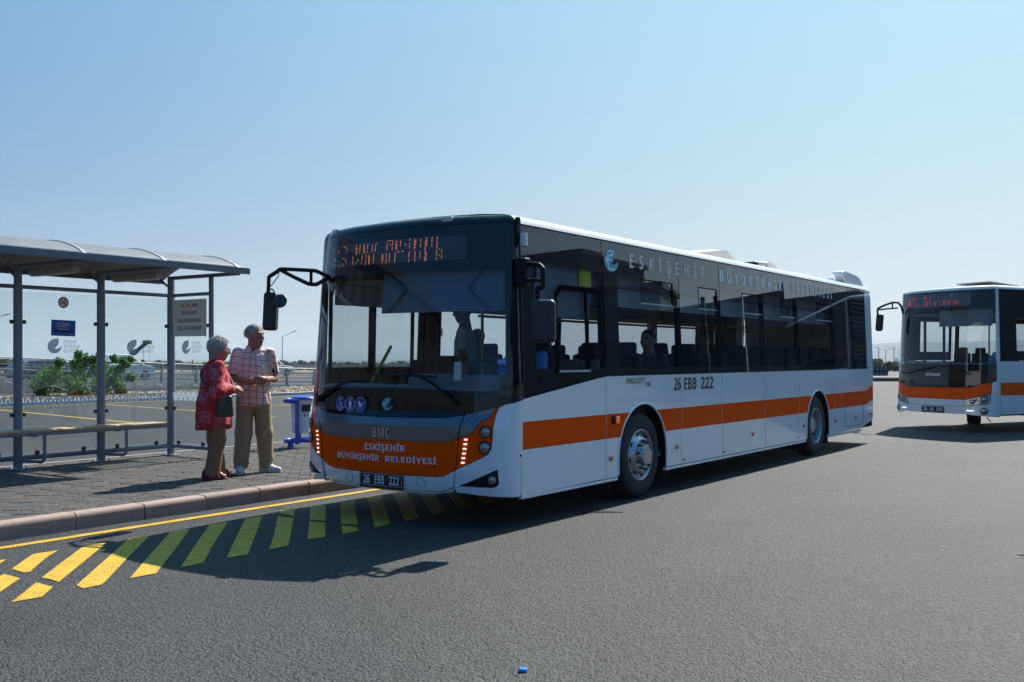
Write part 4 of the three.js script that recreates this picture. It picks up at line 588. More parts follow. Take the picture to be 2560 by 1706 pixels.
  // lamps and reflectors on the side
  const side = (x) => pc + 19810 / (3045 - x) - 11.37;
  const ind = mesh('side_indicator', rbox(0.095, 0.085, 0.035, 0.008).applyMatrix4(H.frame(side(1535), 0.905, 0.014)), blackMatt, B); mesh('indicator_lens', rbox(0.075, 0.075, 0.03, 0.01).applyMatrix4(H.frame(side(1538), 0.906, 0.026)), amber, ind);
  for (const [x, y] of [[1527, 1147], [1692, 1118.6], [1882, 1086], [2010, 1065.6], [2088, 1052.7], [2176, 1035]]) { const [p, h] = H.pix([x, y]); mesh('side_reflector', rbox(0.066, 0.045, 0.016, 0.004).applyMatrix4(H.frame(p, h, 0.008)), redLens, B); }
  for (const l of [3.47, 4.68, 7.5]) mesh('panel_latch', rbox(0.07, 0.014, 0.006, 0.002).applyMatrix4(H.frame(pc + l, 0.345, 0.003)), blackMatt, B);
  // service hatch near the rear
  const hp = [[1865, 395], [2060, 382], [2047, 712], [1850, 745]].map(([x, y]) => H.pix([1700 + x / 4.48, 900 + y / 4.48])); const hatch = mesh('service_hatch', H.line([...hp, hp[0]], 0.0035, 0.001), blackMatt, B); mesh('hatch_lock', rbox(0.035, 0.06, 0.012, 0.005).applyMatrix4(H.frame(pc + 10.52, 0.50, 0.004)), blackMatt, hatch);
  // wipers
  const W1 = (pts, r, off) => H.line(pts.map((q) => H.pix(q)), r, off), f1 = from(740, 500, 3.1367), f2 = from(740, 950, 3.92);
  const wp = (arm, blade) => { const w = mesh('wiper', W1(arm, 0.016, 0.045), blackMatt, B); mesh('wiper_blade', [W1(blade, 0.011, 0.02)], rubber, w); const a0 = H.pix(arm[0]); mesh('wiper_pivot', new THREE.CylinderGeometry(0.032, 0.038, 0.05, 16).rotateX(Math.PI / 2).applyMatrix4(H.frame(a0[0], a0[1], 0.025)), blackMatt, w); };
  wp([...f2([[1570, 215], [1500, 160]]), ...f1([[1080, 1430], [980, 1380], [860, 1368]])], f1([[600, 1372], [860, 1372], [1110, 1390]]));
  wp([...f2([[250, 182], [330, 120]]), ...f1([[390, 1440], [450, 1418], [560, 1422]])], f1([[345, 1422], [560, 1424], [800, 1442]]));
  // marker lights and camera
  for (const [p, w] of [[0.66, 0.11], [-1.0, 0.11]]) mesh('roof_marker_light', rbox(w, 0.05, 0.05, 0.012).applyMatrix4(H.frame(p, TOP + 0.062, -0.02)), phy(lin(0.55, 0.54, 0.5), 0.3, { clearcoat: 1 }), B);
  const camB = mesh('pillar_camera', [cyl(V(0, -0.05, 0), V(0, 0.07, 0), 0.036, 0.034, 20)], std(lin(0.6, 0.6, 0.6), 0.45), B); camB.applyMatrix4(H.frame(pc + 0.03, 2.655, 0.06)); mesh('camera_bracket', [box(0.05, 0.25, 0.03, -0.03, 0.09, -0.045), box(0.03, 0.05, 0.06, -0.01, 0.0, -0.03)], blackMatt, camB); mesh('camera_eye', cyl(V(0, -0.056, 0), V(0, -0.05, 0), 0.018), blackMatt, camB);
  // mirrors
  const mX = (px, py, x = 0.52) => H.onX(px, py, x), mz = from(640, 640, 7.127), M1 = (x, y, d) => { const [q] = mz([[x, y]]); return mX(...q, d); };
  const mirR = mesh('mirror_arm', [tube([M1(1290, 370, 0.30), M1(1060, 268, 0.45), M1(700, 245, 0.52), M1(440, 235, 0.55), M1(360, 290, 0.55), M1(230, 375, 0.55), M1(222, 520, 0.55), M1(215, 680, 0.55)], 0.021, 70, 8, 0.15), tube([M1(440, 255, 0.55), M1(700, 390, 0.5), M1(930, 498, 0.45), M1(1075, 508, 0.40), M1(1290, 392, 0.30)], 0.021, 50, 8, 0.15), cyl(M1(980, 275, 0.47), M1(978, 500, 0.44), 0.016), tube([M1(1300, 375, 0.30), M1(1350, 470, 0.24), M1(1380, 560, 0.22), M1(1355, 680, 0.2)], 0.02, 24)], blackMatt, B);
  const hc = M1(262, 990, 0.5), mh = mesh('mirror_head', rbox(0.13, 0.39, 0.135, 0.035, 0, 0, 0, 4), std(lin(0.012, 0.014, 0.018), 0.45), mirR); mh.position.copy(hc); mh.scale.set(1.0, 1.03, 1.06); mh.rotation.set(-0.07, 0.5, 0); mesh('mirror_glass', rbox(0.006, 0.33, 0.11, 0.002, -0.068, 0, 0), chrome, mh);
  const rm = mesh('round_mirror', new THREE.SphereGeometry(0.072, 24, 12).scale(1, 1, 0.28), std(lin(0.03, 0.03, 0.03), 0.3), mirR); rm.position.copy(M1(430, 805, 0.62)); rm.rotation.set(0.5, 1.9, 0.45); mesh('round_glass', new THREE.CircleGeometry(0.066, 24).rotateY(Math.PI).translate(0, 0, -0.0206), chrome, rm); mesh('mirror_stalk', tube([M1(235, 595, 0.55), M1(300, 600, 0.57), M1(340, 680, 0.6), M1(370, 770, 0.62)], 0.008, 20), blackMatt, rm).applyMatrix4(new THREE.Matrix4().compose(rm.position, new THREE.Quaternion().setFromEuler(rm.rotation), V(1, 1, 1)).invert());
  mesh('mirror_cable', tube([M1(410, 260, 0.55), M1(400, 350, 0.56), M1(310, 480, 0.56), M1(245, 555, 0.55)], 0.005, 20), rubber, mirR);
  const m2 = from(1280, 540, 3.7357), M2 = (x, y, z = -1.52) => { const [q] = m2([[x, y]]); return H.onX(...q, z); };
  const xa = 0.02, mirL = mesh('mirror_arm', [tube([M2(100, 455, xa), M2(180, 450, xa), M2(250, 458, xa + 0.03), M2(288, 495, xa + 0.04), M2(290, 570, xa + 0.04), M2(288, 670, xa + 0.04), M2(240, 672, xa + 0.05), M2(238, 735, xa + 0.06), M2(238, 810, xa + 0.06)], 0.024, 80, 10, 0.15), cyl(M2(100, 600, xa), M2(290, 602, xa + 0.04), 0.02), cyl(M2(218, 460, xa), M2(218, 595, xa), 0.014), rbox(0.1, 0.27, 0.12, 0.02).translate(...M2(100, 530, 0.03).toArray())], blackMatt, B);
  const mh2 = mesh('mirror_head', rbox(0.13, 0.39, 0.235, 0.045, 0, 0, 0, 4), std(lin(0.016, 0.018, 0.024), 0.42), mirL); mh2.position.copy(M2(288, 985, 0.10)); mh2.rotation.set(0, 0.45, -0.02); mesh('mirror_glass', rbox(0.006, 0.34, 0.20, 0.002, -0.068, 0, 0), chrome, mh2);
  mesh('mirror_cable', tube([M2(88, 600, 0), M2(90, 650, 0.02), M2(150, 662, 0.03), M2(195, 620, 0.03)], 0.005, 20), rubber, mirL);
  // roof equipment
  const loft = (prof, w, r = 0.14) => { const pos = [], idx = [], n = 9; for (const [l, h] of prof) for (let i = 0; i < n; i++) { const t = i / (n - 1) * 2 - 1, a = Math.abs(t), z = Math.sign(t) * w / 2 * (a < 0.999 ? Math.min(1, a * 1.12) : 1), hh = a > 0.999 ? 2.93 : h - r * Math.pow(Math.max(0, a - 0.45) / 0.55, 3) * clamp((h - 2.93) / 0.2); pos.push(-l, Math.max(2.93, hh), z); } for (let j = 0; j < prof.length - 1; j++) for (let i = 0; i < n - 1; i++) { const a = j * n + i, b = a + 1, c = a + n, d = c + 1; idx.push(a, c, b, b, c, d); } const g = new THREE.BufferGeometry(); g.setAttribute('position', new THREE.Float32BufferAttribute(pos, 3)); g.setIndex(idx); const q = g.toNonIndexed(); q.computeVertexNormals(); return q; };
  const roofGrey = std(lin(0.40, 0.39, 0.365), 0.5);
  const ac = mesh('air_conditioner', loft([[5.2, 2.93], [5.22, 3.02], [5.35, 3.06], [6.3, 3.185], [6.5, 3.195], [6.62, 3.17], [6.74, 3.09], [6.86, 3.06], [7.9, 3.06], [8.0, 3.07], [8.08, 3.14], [8.18, 3.16], [8.42, 3.155], [8.56, 3.08], [8.66, 2.93]], 1.35), roofGrey, B); mesh('air_intake', rbox(0.16, 0.10, 0.9, 0.03, -8.0, 3.085, 0), blackMatt, ac);
  mesh('roof_hatch', [rbox(0.9, 0.07, 1.0, 0.03, -9.75, 3.02, -0.1), box(0.7, 0.06, 0.9, -9.75, 2.97, -0.1)], roofGrey, B);
  mesh('roof_vent', [rbox(0.5, 0.11, 0.8, 0.05, -9.5, 3.03, 0.2)], whitePaint, B);
  const fin = (sg) => { const s = new THREE.Shape(); s.moveTo(-11.6, 2.80); s.lineTo(-10.55, 2.86); s.quadraticCurveTo(-10.5, 2.98, -10.30, 3.07); s.quadraticCurveTo(-10.34, 3.11, -10.46, 3.115); s.lineTo(-11.1, 3.08); s.quadraticCurveTo(-11.5, 3.04, -11.62, 2.82); s.closePath(); return new THREE.ExtrudeGeometry(s, { depth: 0.16, bevelEnabled: true, bevelSize: 0.02, bevelThickness: 0.02, bevelSegments: 2, curveSegments: 10 }).translate(0, 0, sg > 0 ? 0.93 : -1.11); };
  const rearF = mesh('rear_fairing', [fin(1), fin(-1), rbox(0.6, 0.2, 2.0, 0.06, -11.25, 2.96, 0)], whitePaint, B);
  // inside: blind, dashboard, wheel, seats, poles
  const blind = P('windscreen_blind', [[-0.16, 2.0], [1.22, 2.0], [1.36, 2.04], [1.36, 2.42], [-0.16, 2.42]], std(lin(0.125, 0.16, 0.21), 0.9), { off: -0.09, th: 0.002, max: 0.07 });
  const armB = (pts) => mesh('blind_arm', H.line(pts.map((q) => H.pix(f1([q])[0])), 0.012, -0.075), std(lin(0.05, 0.06, 0.08), 0.6), blind); armB([[700, 590], [825, 700], [680, 880]]); armB([[1450, 555], [1330, 680], [1510, 855]]);
  mesh('dashboard', [rbox(0.5, 0.18, 2.2, 0.07, 0.02, 1.21, 0), rbox(0.45, 0.30, 1.15, 0.08, -0.1, 1.26, -0.55), rbox(0.35, 0.5, 2.1, 0.05, -0.02, 0.95, 0)], std(lin(0.13, 0.15, 0.18), 0.7), B);
  mesh('steering_wheel', [new THREE.TorusGeometry(0.235, 0.016, 10, 40).rotateX(Math.PI / 2 - 0.0).rotateZ(-0.9 + Math.PI / 2 - 0.15).translate(-0.42, 1.42, -0.70), cyl(V(-0.25, 1.2, -0.7), V(-0.42, 1.42, -0.70), 0.03)], blackMatt, B);
  mesh('ticket_machine', [cyl(V(-0.45, 0.5, -0.05), V(-0.45, 1.28, -0.05), 0.03), rbox(0.12, 0.28, 0.24, 0.03, -0.45, 1.45, -0.05), rbox(0.12, 0.3, 0.16, 0.03, -0.42, 1.40, 0.28), cyl(V(-0.42, 0.5, 0.28), V(-0.42, 1.28, 0.28), 0.025)], blackMatt, B);
  mesh('driver_partition', [box(0.03, 1.1, 1.0, -1.5, 1.0, -0.75), box(0.03, 0.75, 0.05, -1.5, 1.9, -0.27)], interiorGrey, B);
  const st = (x, z, y = 0.47) => { const s = mesh('seat', seatGeo, seatFabric, B); s.position.set(x, y, z); return s; };
  st(-0.95, -0.72, 0.55); for (let k = 0; k < 11; k++) for (const z of [-0.98, -0.52, 0.98]) { const x = -2.35 - k * 0.80; if (x < -5.0 && x > -6.6 && z > 0) continue; st(x, z, 0.55); }
  for (const [x, z] of [[-1.6, 0.35], [-2.9, -0.28], [-4.5, -0.28], [-4.9, 0.72], [-6.7, 0.72], [-6.1, -0.28], [-7.7, -0.28]]) mesh('grab_pole', cyl(V(x, 0.47, z), V(x, 2.34, z), 0.018), yellowPole, B);
  mesh('grab_rail', [cyl(V(-1.6, 2.05, 0.4), V(-10, 2.05, 0.4), 0.016), cyl(V(-1.6, 2.05, -0.4), V(-10, 2.05, -0.4), 0.016)], yellowPole, B);
  // folding front door on the kerb side
  const door = P('front_door', mirrorP(busPoly(H, 0.06, 0.09, 0.42, 2.42)), blackMatt, { off: 0.004, th: 0.03 }); for (const l of [0.68, 0.74, 1.40]) P('door_leaf_edge', mirrorP(busPoly(H, l, l + 0.035, 0.42, 2.42)), blackMatt, { off: 0.004, th: 0.03 }, door);
  P('door_header', mirrorP(busPoly(H, 0.04, 1.57, 2.36, 2.47)), blackMatt, { off: -0.01, th: 0.03 }, door); mesh('door_handrail', tube([V(-0.25, 0.9, 1.12), V(-0.5, 1.2, 1.12), V(-0.9, 1.7, 1.12)], 0.018, 20), yellowPole, door);
  P('permit_sticker', rect(0.80, 0.875, 1.36, 1.53), std(lin(0.55, 0.57, 0.58), 0.7), { off: -0.004, th: 0, max: 0.05 }, ws);
  D('sale_sticker', 1.215, 1.305, 1.50, 1.56, 128, 64, (g) => { g.fillStyle = '#1250c4'; g.fillRect(0, 0, 128, 64); g.fillStyle = '#dfe6f5'; fitText(g, 'SATIŞ', 10, 14, 106, 34); }, ws, -0.004);
}
// ---------- the second bus, turning behind ----------
const hull2 = makeHull({ pos: V(9.606, 0, -22.151), rot: -153 * D2R, hw: 1.28, bulge: 0.45, len: 9.2,
  tum: (h) => h > 1.3 ? 0.05 * (h - 1.3) / 1.6 : 0, lean: (h) => h > 1.0 ? 0.12 * Math.pow((h - 1.0) / 2, 1.3) : h > 0.75 ? -0.03 * (1 - h) / 0.25 : -0.03 - 0.02 * (0.75 - h) / 0.4 });
const bus2 = thing('city_bus', 'white bus with plain orange band across its front turning on the open lot', 'bus', hull2.pos, hull2.rot);
{
  const H = hull2, pc = H.pc, B = bus2, P = (name, poly, mat, o, parent = B) => mesh(name, H.patch(poly, o), mat, parent), TOP = 3.02, LEN = 9.2;
  const WS = 1.345, orange2 = phy(lin(0.88, 0.09, 0.003), 0.35, { specularIntensity: 0.14 }), white2 = phy(lin(0.66, 0.66, 0.655), 0.4, { clearcoat: 0.6, clearcoatRoughness: 0.15 });
  const wheelL = [2.0, 6.6], AR = 0.54, CY = 0.46;
  P('front_frame', rect(-pc, pc, 0.4, 1.35), blackMatt, { off: -0.03, th: 0.03 });
  mesh('chassis', [box(8.8, 0.10, 2.3, -4.55, 0.40, 0), box(0.9, 0.12, 1.5, -2.0, 0.36, 0), box(6.0, 0.03, 0.05, -4.2, 0.345, -1.2)], blackMatt, B);
  for (let k = 0; k < 2; k++) for (const sg of [-1, 1]) { const w = roadWheel(B, -wheelL[k], sg * 1.23, 0.46, sg, true, 0.3); if (k === 0) { w.rotation.y = 0.66; w.position.z -= sg * 0.1; } mesh('wheel_housing', new THREE.CylinderGeometry(AR + 0.02, AR + 0.02, 0.5, 24, 1, true, -Math.PI / 2, Math.PI).rotateX(-Math.PI / 2).translate(-wheelL[k], CY, sg * 0.99), blackMatt, B); }
  const sh = [0.01, 3.6, 5.5, LEN];
  for (const sg of [1, -1]) {
    const m = sg > 0 ? (q) => q : mirrorP;
    for (let i = 0; i < 3; i++) { const k = i === 0 ? 0 : i === 2 ? 1 : -1, l0 = sh[i] + 0.004, l1 = sh[i + 1] - 0.004; const pn = P('side_panel', m(k >= 0 ? archPoly(H, l0, l1, 0.39, 1.5, wheelL[k], AR, CY) : busPoly(H, l0, l1, 0.39, 1.5)), white2, { off: 0, th: 0.02 });
      for (const s of k >= 0 ? stripeBeside(H, l0, l1, 0.79, 1.055, wheelL[k], AR, CY) : [busPoly(H, l0, l1, 0.79, 1.055)]) P('orange_stripe', m(s), orange2, { off: 0.0015, th: 0.0015 }, pn); }
    const ws = [0.0, 1.7, 3.4, 5.2, 7.0, LEN];
    for (let i = 0; i < 5; i++) { const pane = P('window_pane', m(busPoly(H, ws[i] + 0.01, ws[i + 1] - 0.01, 1.505, TOP)), tintGlass, { off: 0, th: 0 }); P('black_border', m(busPoly(H, ws[i] + 0.01, ws[i + 1] - 0.01, 2.42, TOP)), blackMatt, { off: -0.008, th: 0 }, pane); P('window_pillar', m(busPoly(H, ws[i], ws[i] + (i ? 0.1 : 0.12), 1.5, 2.45)), blackMatt, { off: -0.02, th: 0.04 }); if (i === 0) P('window_frame', m([[0.1, 1.52], [1.6, 1.52], [1.6, 2.44], [1.5, 2.44], [1.5, 1.72], [0.55, 1.72], [0.55, 2.44], [0.1, 2.44]].map(([l, h]) => [pc + l, h])), blackMatt, { off: -0.01, th: 0 }, pane); }
    P('white_pillar', [[sg * (pc - 0.10), 1.1], [sg * (pc - 0.004), 1.12], [sg * (pc - 0.004), TOP + 0.02], [sg * (pc - 0.10), TOP + 0.02]], white2, { off: 0.006, th: 0.03, max: 0.06 });
    // corner of the bumper, with lamp unit and fog lamp
    const C = (n, q, mat, o = {}, par) => P(n, m(q), mat, { off: 0.004, th: 0.03, max: 0.06, ...o }, par);
    C('corner_panel', [[0.70, 0.545], [0.705, 0.40], [0.95, 0.37], [pc - 0.03, 0.335], [pc - 0.004, 0.345], [pc - 0.004, 1.125], [1.272, 1.06], [1.265, 0.65], [1.22, 0.60]], white2);
    const hl = C('headlamp_unit', [[0.725, 0.562], [0.76, 0.688], [1.0, 0.745], [1.258, 0.815], [1.258, 0.66], [1.21, 0.612]], phy(lin(0.20, 0.22, 0.25), 0.25, { metalness: 0.5, clearcoat: 1 }));
    for (const [p, h, r] of [[0.91, 0.65, 0.045], [0.975, 0.69, 0.028], [1.155, 0.705, 0.055]]) { mesh('lamp_lens', new THREE.SphereGeometry(r, 18, 10, 0, 6.3, 0, 1.2).rotateX(Math.PI / 2).scale(1, 1, 0.4).applyMatrix4(H.frame(sg * p, h, 0.0)), lensGlass, hl); mesh('lamp_ring', new THREE.TorusGeometry(r * 1.02, r * 0.14, 6, 24).applyMatrix4(H.frame(sg * p, h, 0.008)), blackMatt, hl); }
    mesh('running_light', rbox(0.16, 0.022, 0.014, 0.007).applyMatrix4(H.frame(sg * 0.87, 0.462, 0.008)), ledWhite, B);
    const fg = mesh('fog_lamp', new THREE.SphereGeometry(0.062, 18, 10, 0, 6.3, 0, 1.3).rotateX(Math.PI / 2).scale(1, 1, 0.3).applyMatrix4(H.frame(sg * 1.15, 0.46, 0.002)), lensGlass, B); mesh('lamp_ring', new THREE.TorusGeometry(0.066, 0.011, 6, 24).applyMatrix4(H.frame(sg * 1.15, 0.46, 0.006)), blackMatt, fg);
  }
  const ws = P('windscreen', [[-WS, 1.47], [-1.2, 1.445], [1.2, 1.445], [WS, 1.47], [WS, TOP], [-WS, TOP]], clearGlass, { off: 0, th: 0, max: 0.08 });
  const hd = P('header_panel', [[-WS, TOP], [-WS, 2.605], [WS, 2.60], [WS, TOP]], blackMatt, { off: -0.015, th: 0.01, max: 0.08 });
  const led = canvasTex(768, 128, (g, W, Hh) => { g.fillStyle = '#1a222e'; g.fillRect(0, 0, W, Hh); const cx = W / 96, cy = Hh / 16; const lit = (i, j) => { g.fillStyle = '#ff4a34'; g.beginPath(); g.arc((i + 0.5) * cx, (j + 0.5) * cy, 3.1, 0, 7); g.fill(); };
    for (const [i, a, b] of [[4, 3, 13], [5, 4, 13], [6, 9, 12], [9, 8, 13], [10, 12, 13], [12, 3, 7], [13, 10, 13], [15, 2, 3], [17, 3, 5], [18, 9, 13], [32, 2, 6], [32, 8, 13], [35, 3, 5], [36, 9, 13], [37, 10, 13], [41, 2, 6], [42, 8, 13], [38, 8, 8], [39, 9, 10], [48, 9, 13], [50, 10, 13], [61, 9, 13], [63, 8, 13], [67, 9, 13], [69, 9, 13], [71, 2, 4], [74, 9, 10], [75, 12, 13], [77, 9, 13], [80, 9, 13]]) for (let j = a; j <= b; j++) lit(i, j);
    for (const [i, j] of [[26, 12], [53, 4], [56, 9], [56, 12], [73, 1]]) lit(i, j); });
  P('destination_display', rect(-1.03, 0.80, 2.685, 2.985), std(lin(0.25, 0.25, 0.25), 0.5, { map: led, emissive: 0xffffff, emissiveMap: led, emissiveIntensity: 0.55 }), { off: -0.011, th: 0, unitUV: true, max: 0.08 }, hd);
  P('scuttle_panel', [[-WS - 0.02, 1.465], [-1.2, 1.438], [1.2, 1.438], [WS + 0.02, 1.465], [pc - 0.1, 1.12], [1.24, 1.075], [0.80, 0.945], [-0.80, 0.945], [-1.24, 1.075], [-pc + 0.1, 1.12]], blackGloss, { off: 0.004, th: 0.03, max: 0.08 });
  mesh('panel_gap', H.line([[-1.36, 1.23], [-0.8, 1.195], [0, 1.185], [0.8, 1.195], [1.36, 1.23]], 0.006, 0.004), blackMatt, B);
  P('orange_band', [[-1.262, 1.068], [-0.80, 0.937], [0.80, 0.937], [1.262, 1.068], [1.262, 0.83], [0.77, 0.70], [-0.77, 0.70], [-1.262, 0.83]], orange2, { off: 0.006, th: 0.03, max: 0.07 });
  P('bumper', [[-0.755, 0.69], [0.755, 0.69], [0.715, 0.553], [-0.715, 0.553]], white2, { off: 0.006, th: 0.03, max: 0.08 });
  P('bumper_lower', [[-0.70, 0.546], [0.70, 0.546], [0.695, 0.385], [-0.695, 0.385]], white2, { off: 0.004, th: 0.03, max: 0.08 });
  numberPlate(B, H, 0, 0.458, 0.016, 0.58, 0.145, '26 GA 316', 'black number plate with pale characters');
  mesh('maker_badge', text3('OTOKAR', 0.062, 0.012).scale(1.18, 1, 1).applyMatrix4(H.frame(-0.035, 1.215, 0.006)), std(lin(0.75, 0.75, 0.76), 0.25, { metalness: 0.6 }), B);
  const rf = hullRoof(H, [[0, TOP + 0.002], [0.005, TOP + 0.03], [0.03, TOP + 0.06], [0.08, TOP + 0.08], [0.2, TOP + 0.095], [0.7, TOP + 0.11]], pc + LEN, TOP); mesh('roof', [rf.front, rf.rear], white2, B);
  mesh('roof_hatch', [rbox(1.0, 0.03, 0.9, 0.012, 0, 0.085, 0).rotateZ(0.07), box(0.9, 0.03, 0.8, 0, 0.0, 0), cyl(V(0.4, 0, 0.35), V(0.45, 0.09, 0.35), 0.01), cyl(V(0.4, 0, -0.35), V(0.45, 0.09, -0.35), 0.01), cyl(V(-0.4, 0, -0.35), V(-0.42, 0.05, -0.35), 0.01)].map((g) => g.translate(-1.4, TOP + 0.12, 0.1)), std(lin(0.3, 0.3, 0.29), 0.6), B);
  mesh('ceiling', box(8.8, 0.04, 2.3, -4.6, 2.55, 0), interiorGrey, B); mesh('floor', box(9, 0.05, 2.4, -4.5, 0.5, 0), interiorGrey, B); mesh('rear_wall', box(0.05, 2.5, 2.4, -LEN, 1.75, 0), white2, B);
  mesh('dashboard', [rbox(0.45, 0.22, 2.2, 0.08, 0.02, 1.36, 0), rbox(0.4, 0.6, 2.1, 0.05, 0.0, 1.0, 0)], std(lin(0.10, 0.12, 0.15), 0.7), B);
  mesh('steering_wheel', new THREE.TorusGeometry(0.23, 0.016, 8, 32).rotateX(Math.PI / 2).rotateZ(0.5).translate(-0.35, 1.56, -0.62), blackMatt, B);
  for (let k = 0; k < 7; k++) for (const z of [-0.95, -0.5, 0.95]) { if (k === 0 && z !== -0.5) { } const s = mesh('seat', seatGeo, seatFabric, B); s.position.set(-0.95 - k * 1.05, 0.62, k === 0 ? (z > 0 ? 0.6 : -0.62) : z); if (k === 0 && z === -0.5) { B.remove(s); } }
  P('windscreen_blind', [[0.0, 2.25], [1.30, 2.25], [1.30, 2.62], [0.0, 2.62]], std(lin(0.17, 0.18, 0.19), 0.9), { off: -0.08, th: 0.002, max: 0.08 });
  const door = mesh('front_door', [-0.1, -0.72, -1.36].map((x) => box(0.05, 1.95, 0.04, x, 1.5, 1.26)), blackMatt, B); mesh('door_handrail', tube([V(-0.1, 1.45, 1.15), V(-0.5, 1.5, 1.15), V(-0.8, 1.2, 1.15)], 0.02, 20), yellowPole, door);
  for (const x of [-1.7, -3.4, -5]) for (const z of [0.3, -0.3]) mesh('grab_pole', cyl(V(x, 0.5, z), V(x, 2.5, z), 0.018), yellowPole, B);
  const f7 = from(2160, 680, 3.5625), wl = (pts, r, off) => H.line(pts.map((q) => H.pix(q)), r, off);
  const w1 = mesh('wiper', wl(f7([[640, 852], [500, 880], [370, 905]]), 0.013, 0.03), blackMatt, B); mesh('wiper_blade', wl(f7([[340, 900], [500, 866], [650, 838]]), 0.009, 0.015), rubber, w1);
  const w2 = mesh('wiper', wl(f7([[955, 915], [850, 870], [750, 842]]), 0.013, 0.03), blackMatt, B); mesh('wiper_blade', wl(f7([[640, 838], [780, 846], [900, 870]]), 0.009, 0.015), rubber, w2);
  const X7 = (x, y, d = 0.45) => { const [q] = f7([[x, y]]); return H.onX(...q, d); };
  const arm = mesh('mirror_arm', [tube([X7(350, 370, 0.2), X7(335, 310, 0.3), X7(305, 275, 0.42), X7(250, 275), X7(180, 300), X7(130, 325), X7(122, 345), X7(125, 385)], 0.024, 60, 8, 0.2), cyl(X7(125, 338), X7(300, 322, 0.42), 0.018), cyl(X7(254, 275), X7(256, 328), 0.016)], blackMatt, B);
  const mh = mesh('mirror_head', rbox(0.14, 0.40, 0.15, 0.05, 0, 0, 0, 4), std(lin(0.012, 0.012, 0.014), 0.5), arm); mh.position.copy(X7(140, 452)); mh.rotation.set(-0.1, 0.3, 0); mesh('mirror_glass', rbox(0.006, 0.33, 0.12, 0.002, -0.072, 0, 0), chrome, mh);
  mesh('hanging_cable', tube([X7(1095, 1298, 0.1), X7(1110, 1312, 0.1), X7(1130, 1335, 0.1)], 0.012, 12), blackMatt, B);
}
// ---------- small things at the right edge ----------
{
  // a pink paper pinwheel on a stick, only its petal tip reaches into view
  const p = V(4.535, 0, -8.58), pw = thing('pinwheel', 'pink paper pinwheel on a thin stick at the edge of the lot', 'pinwheel', p, 0);
  const pink = phy(lin(0.62, 0.16, 0.24), 0.8, { transmission: 0.35, thickness: 0 });
  mesh('stick', cyl(V(0, 0, -0.02), V(0, 0.80, -0.02), 0.006), std(lin(0.5, 0.45, 0.4), 0.7), pw);
  for (let i = 0; i < 6; i++) { const a = i / 6 * 6.283 + 0.52, n = 10, pos = [], idx = []; for (let k = 0; k <= n; k++) { const t = k / n, w = 0.055 * Math.sin(Math.PI * Math.pow(t, 0.8)) + 0.002; for (const s of [-1, 1]) { const r = 0.02 + 0.19 * t, x = r * Math.cos(a) - s * w * Math.sin(a), y = r * Math.sin(a) + s * w * Math.cos(a); pos.push(x, y, 0.02 + (s > 0 ? 0.045 : -0.01) * Math.sin(Math.PI * t)); } } for (let k = 0; k < n; k++) { const o = k * 2; idx.push(o, o + 1, o + 2, o + 1, o + 3, o + 2); } const g = new THREE.BufferGeometry(); g.setAttribute('position', new THREE.Float32BufferAttribute(pos, 3)); g.setIndex(idx); g.computeVertexNormals(); const m = mesh('petal', g, pink, pw); m.position.set(0, 0.77, 0); }
  mesh('hub', new THREE.SphereGeometry(0.016, 12, 8).translate(0, 0.77, 0.03), std(lin(0.7, 0.7, 0.6), 0.5), pw);
}
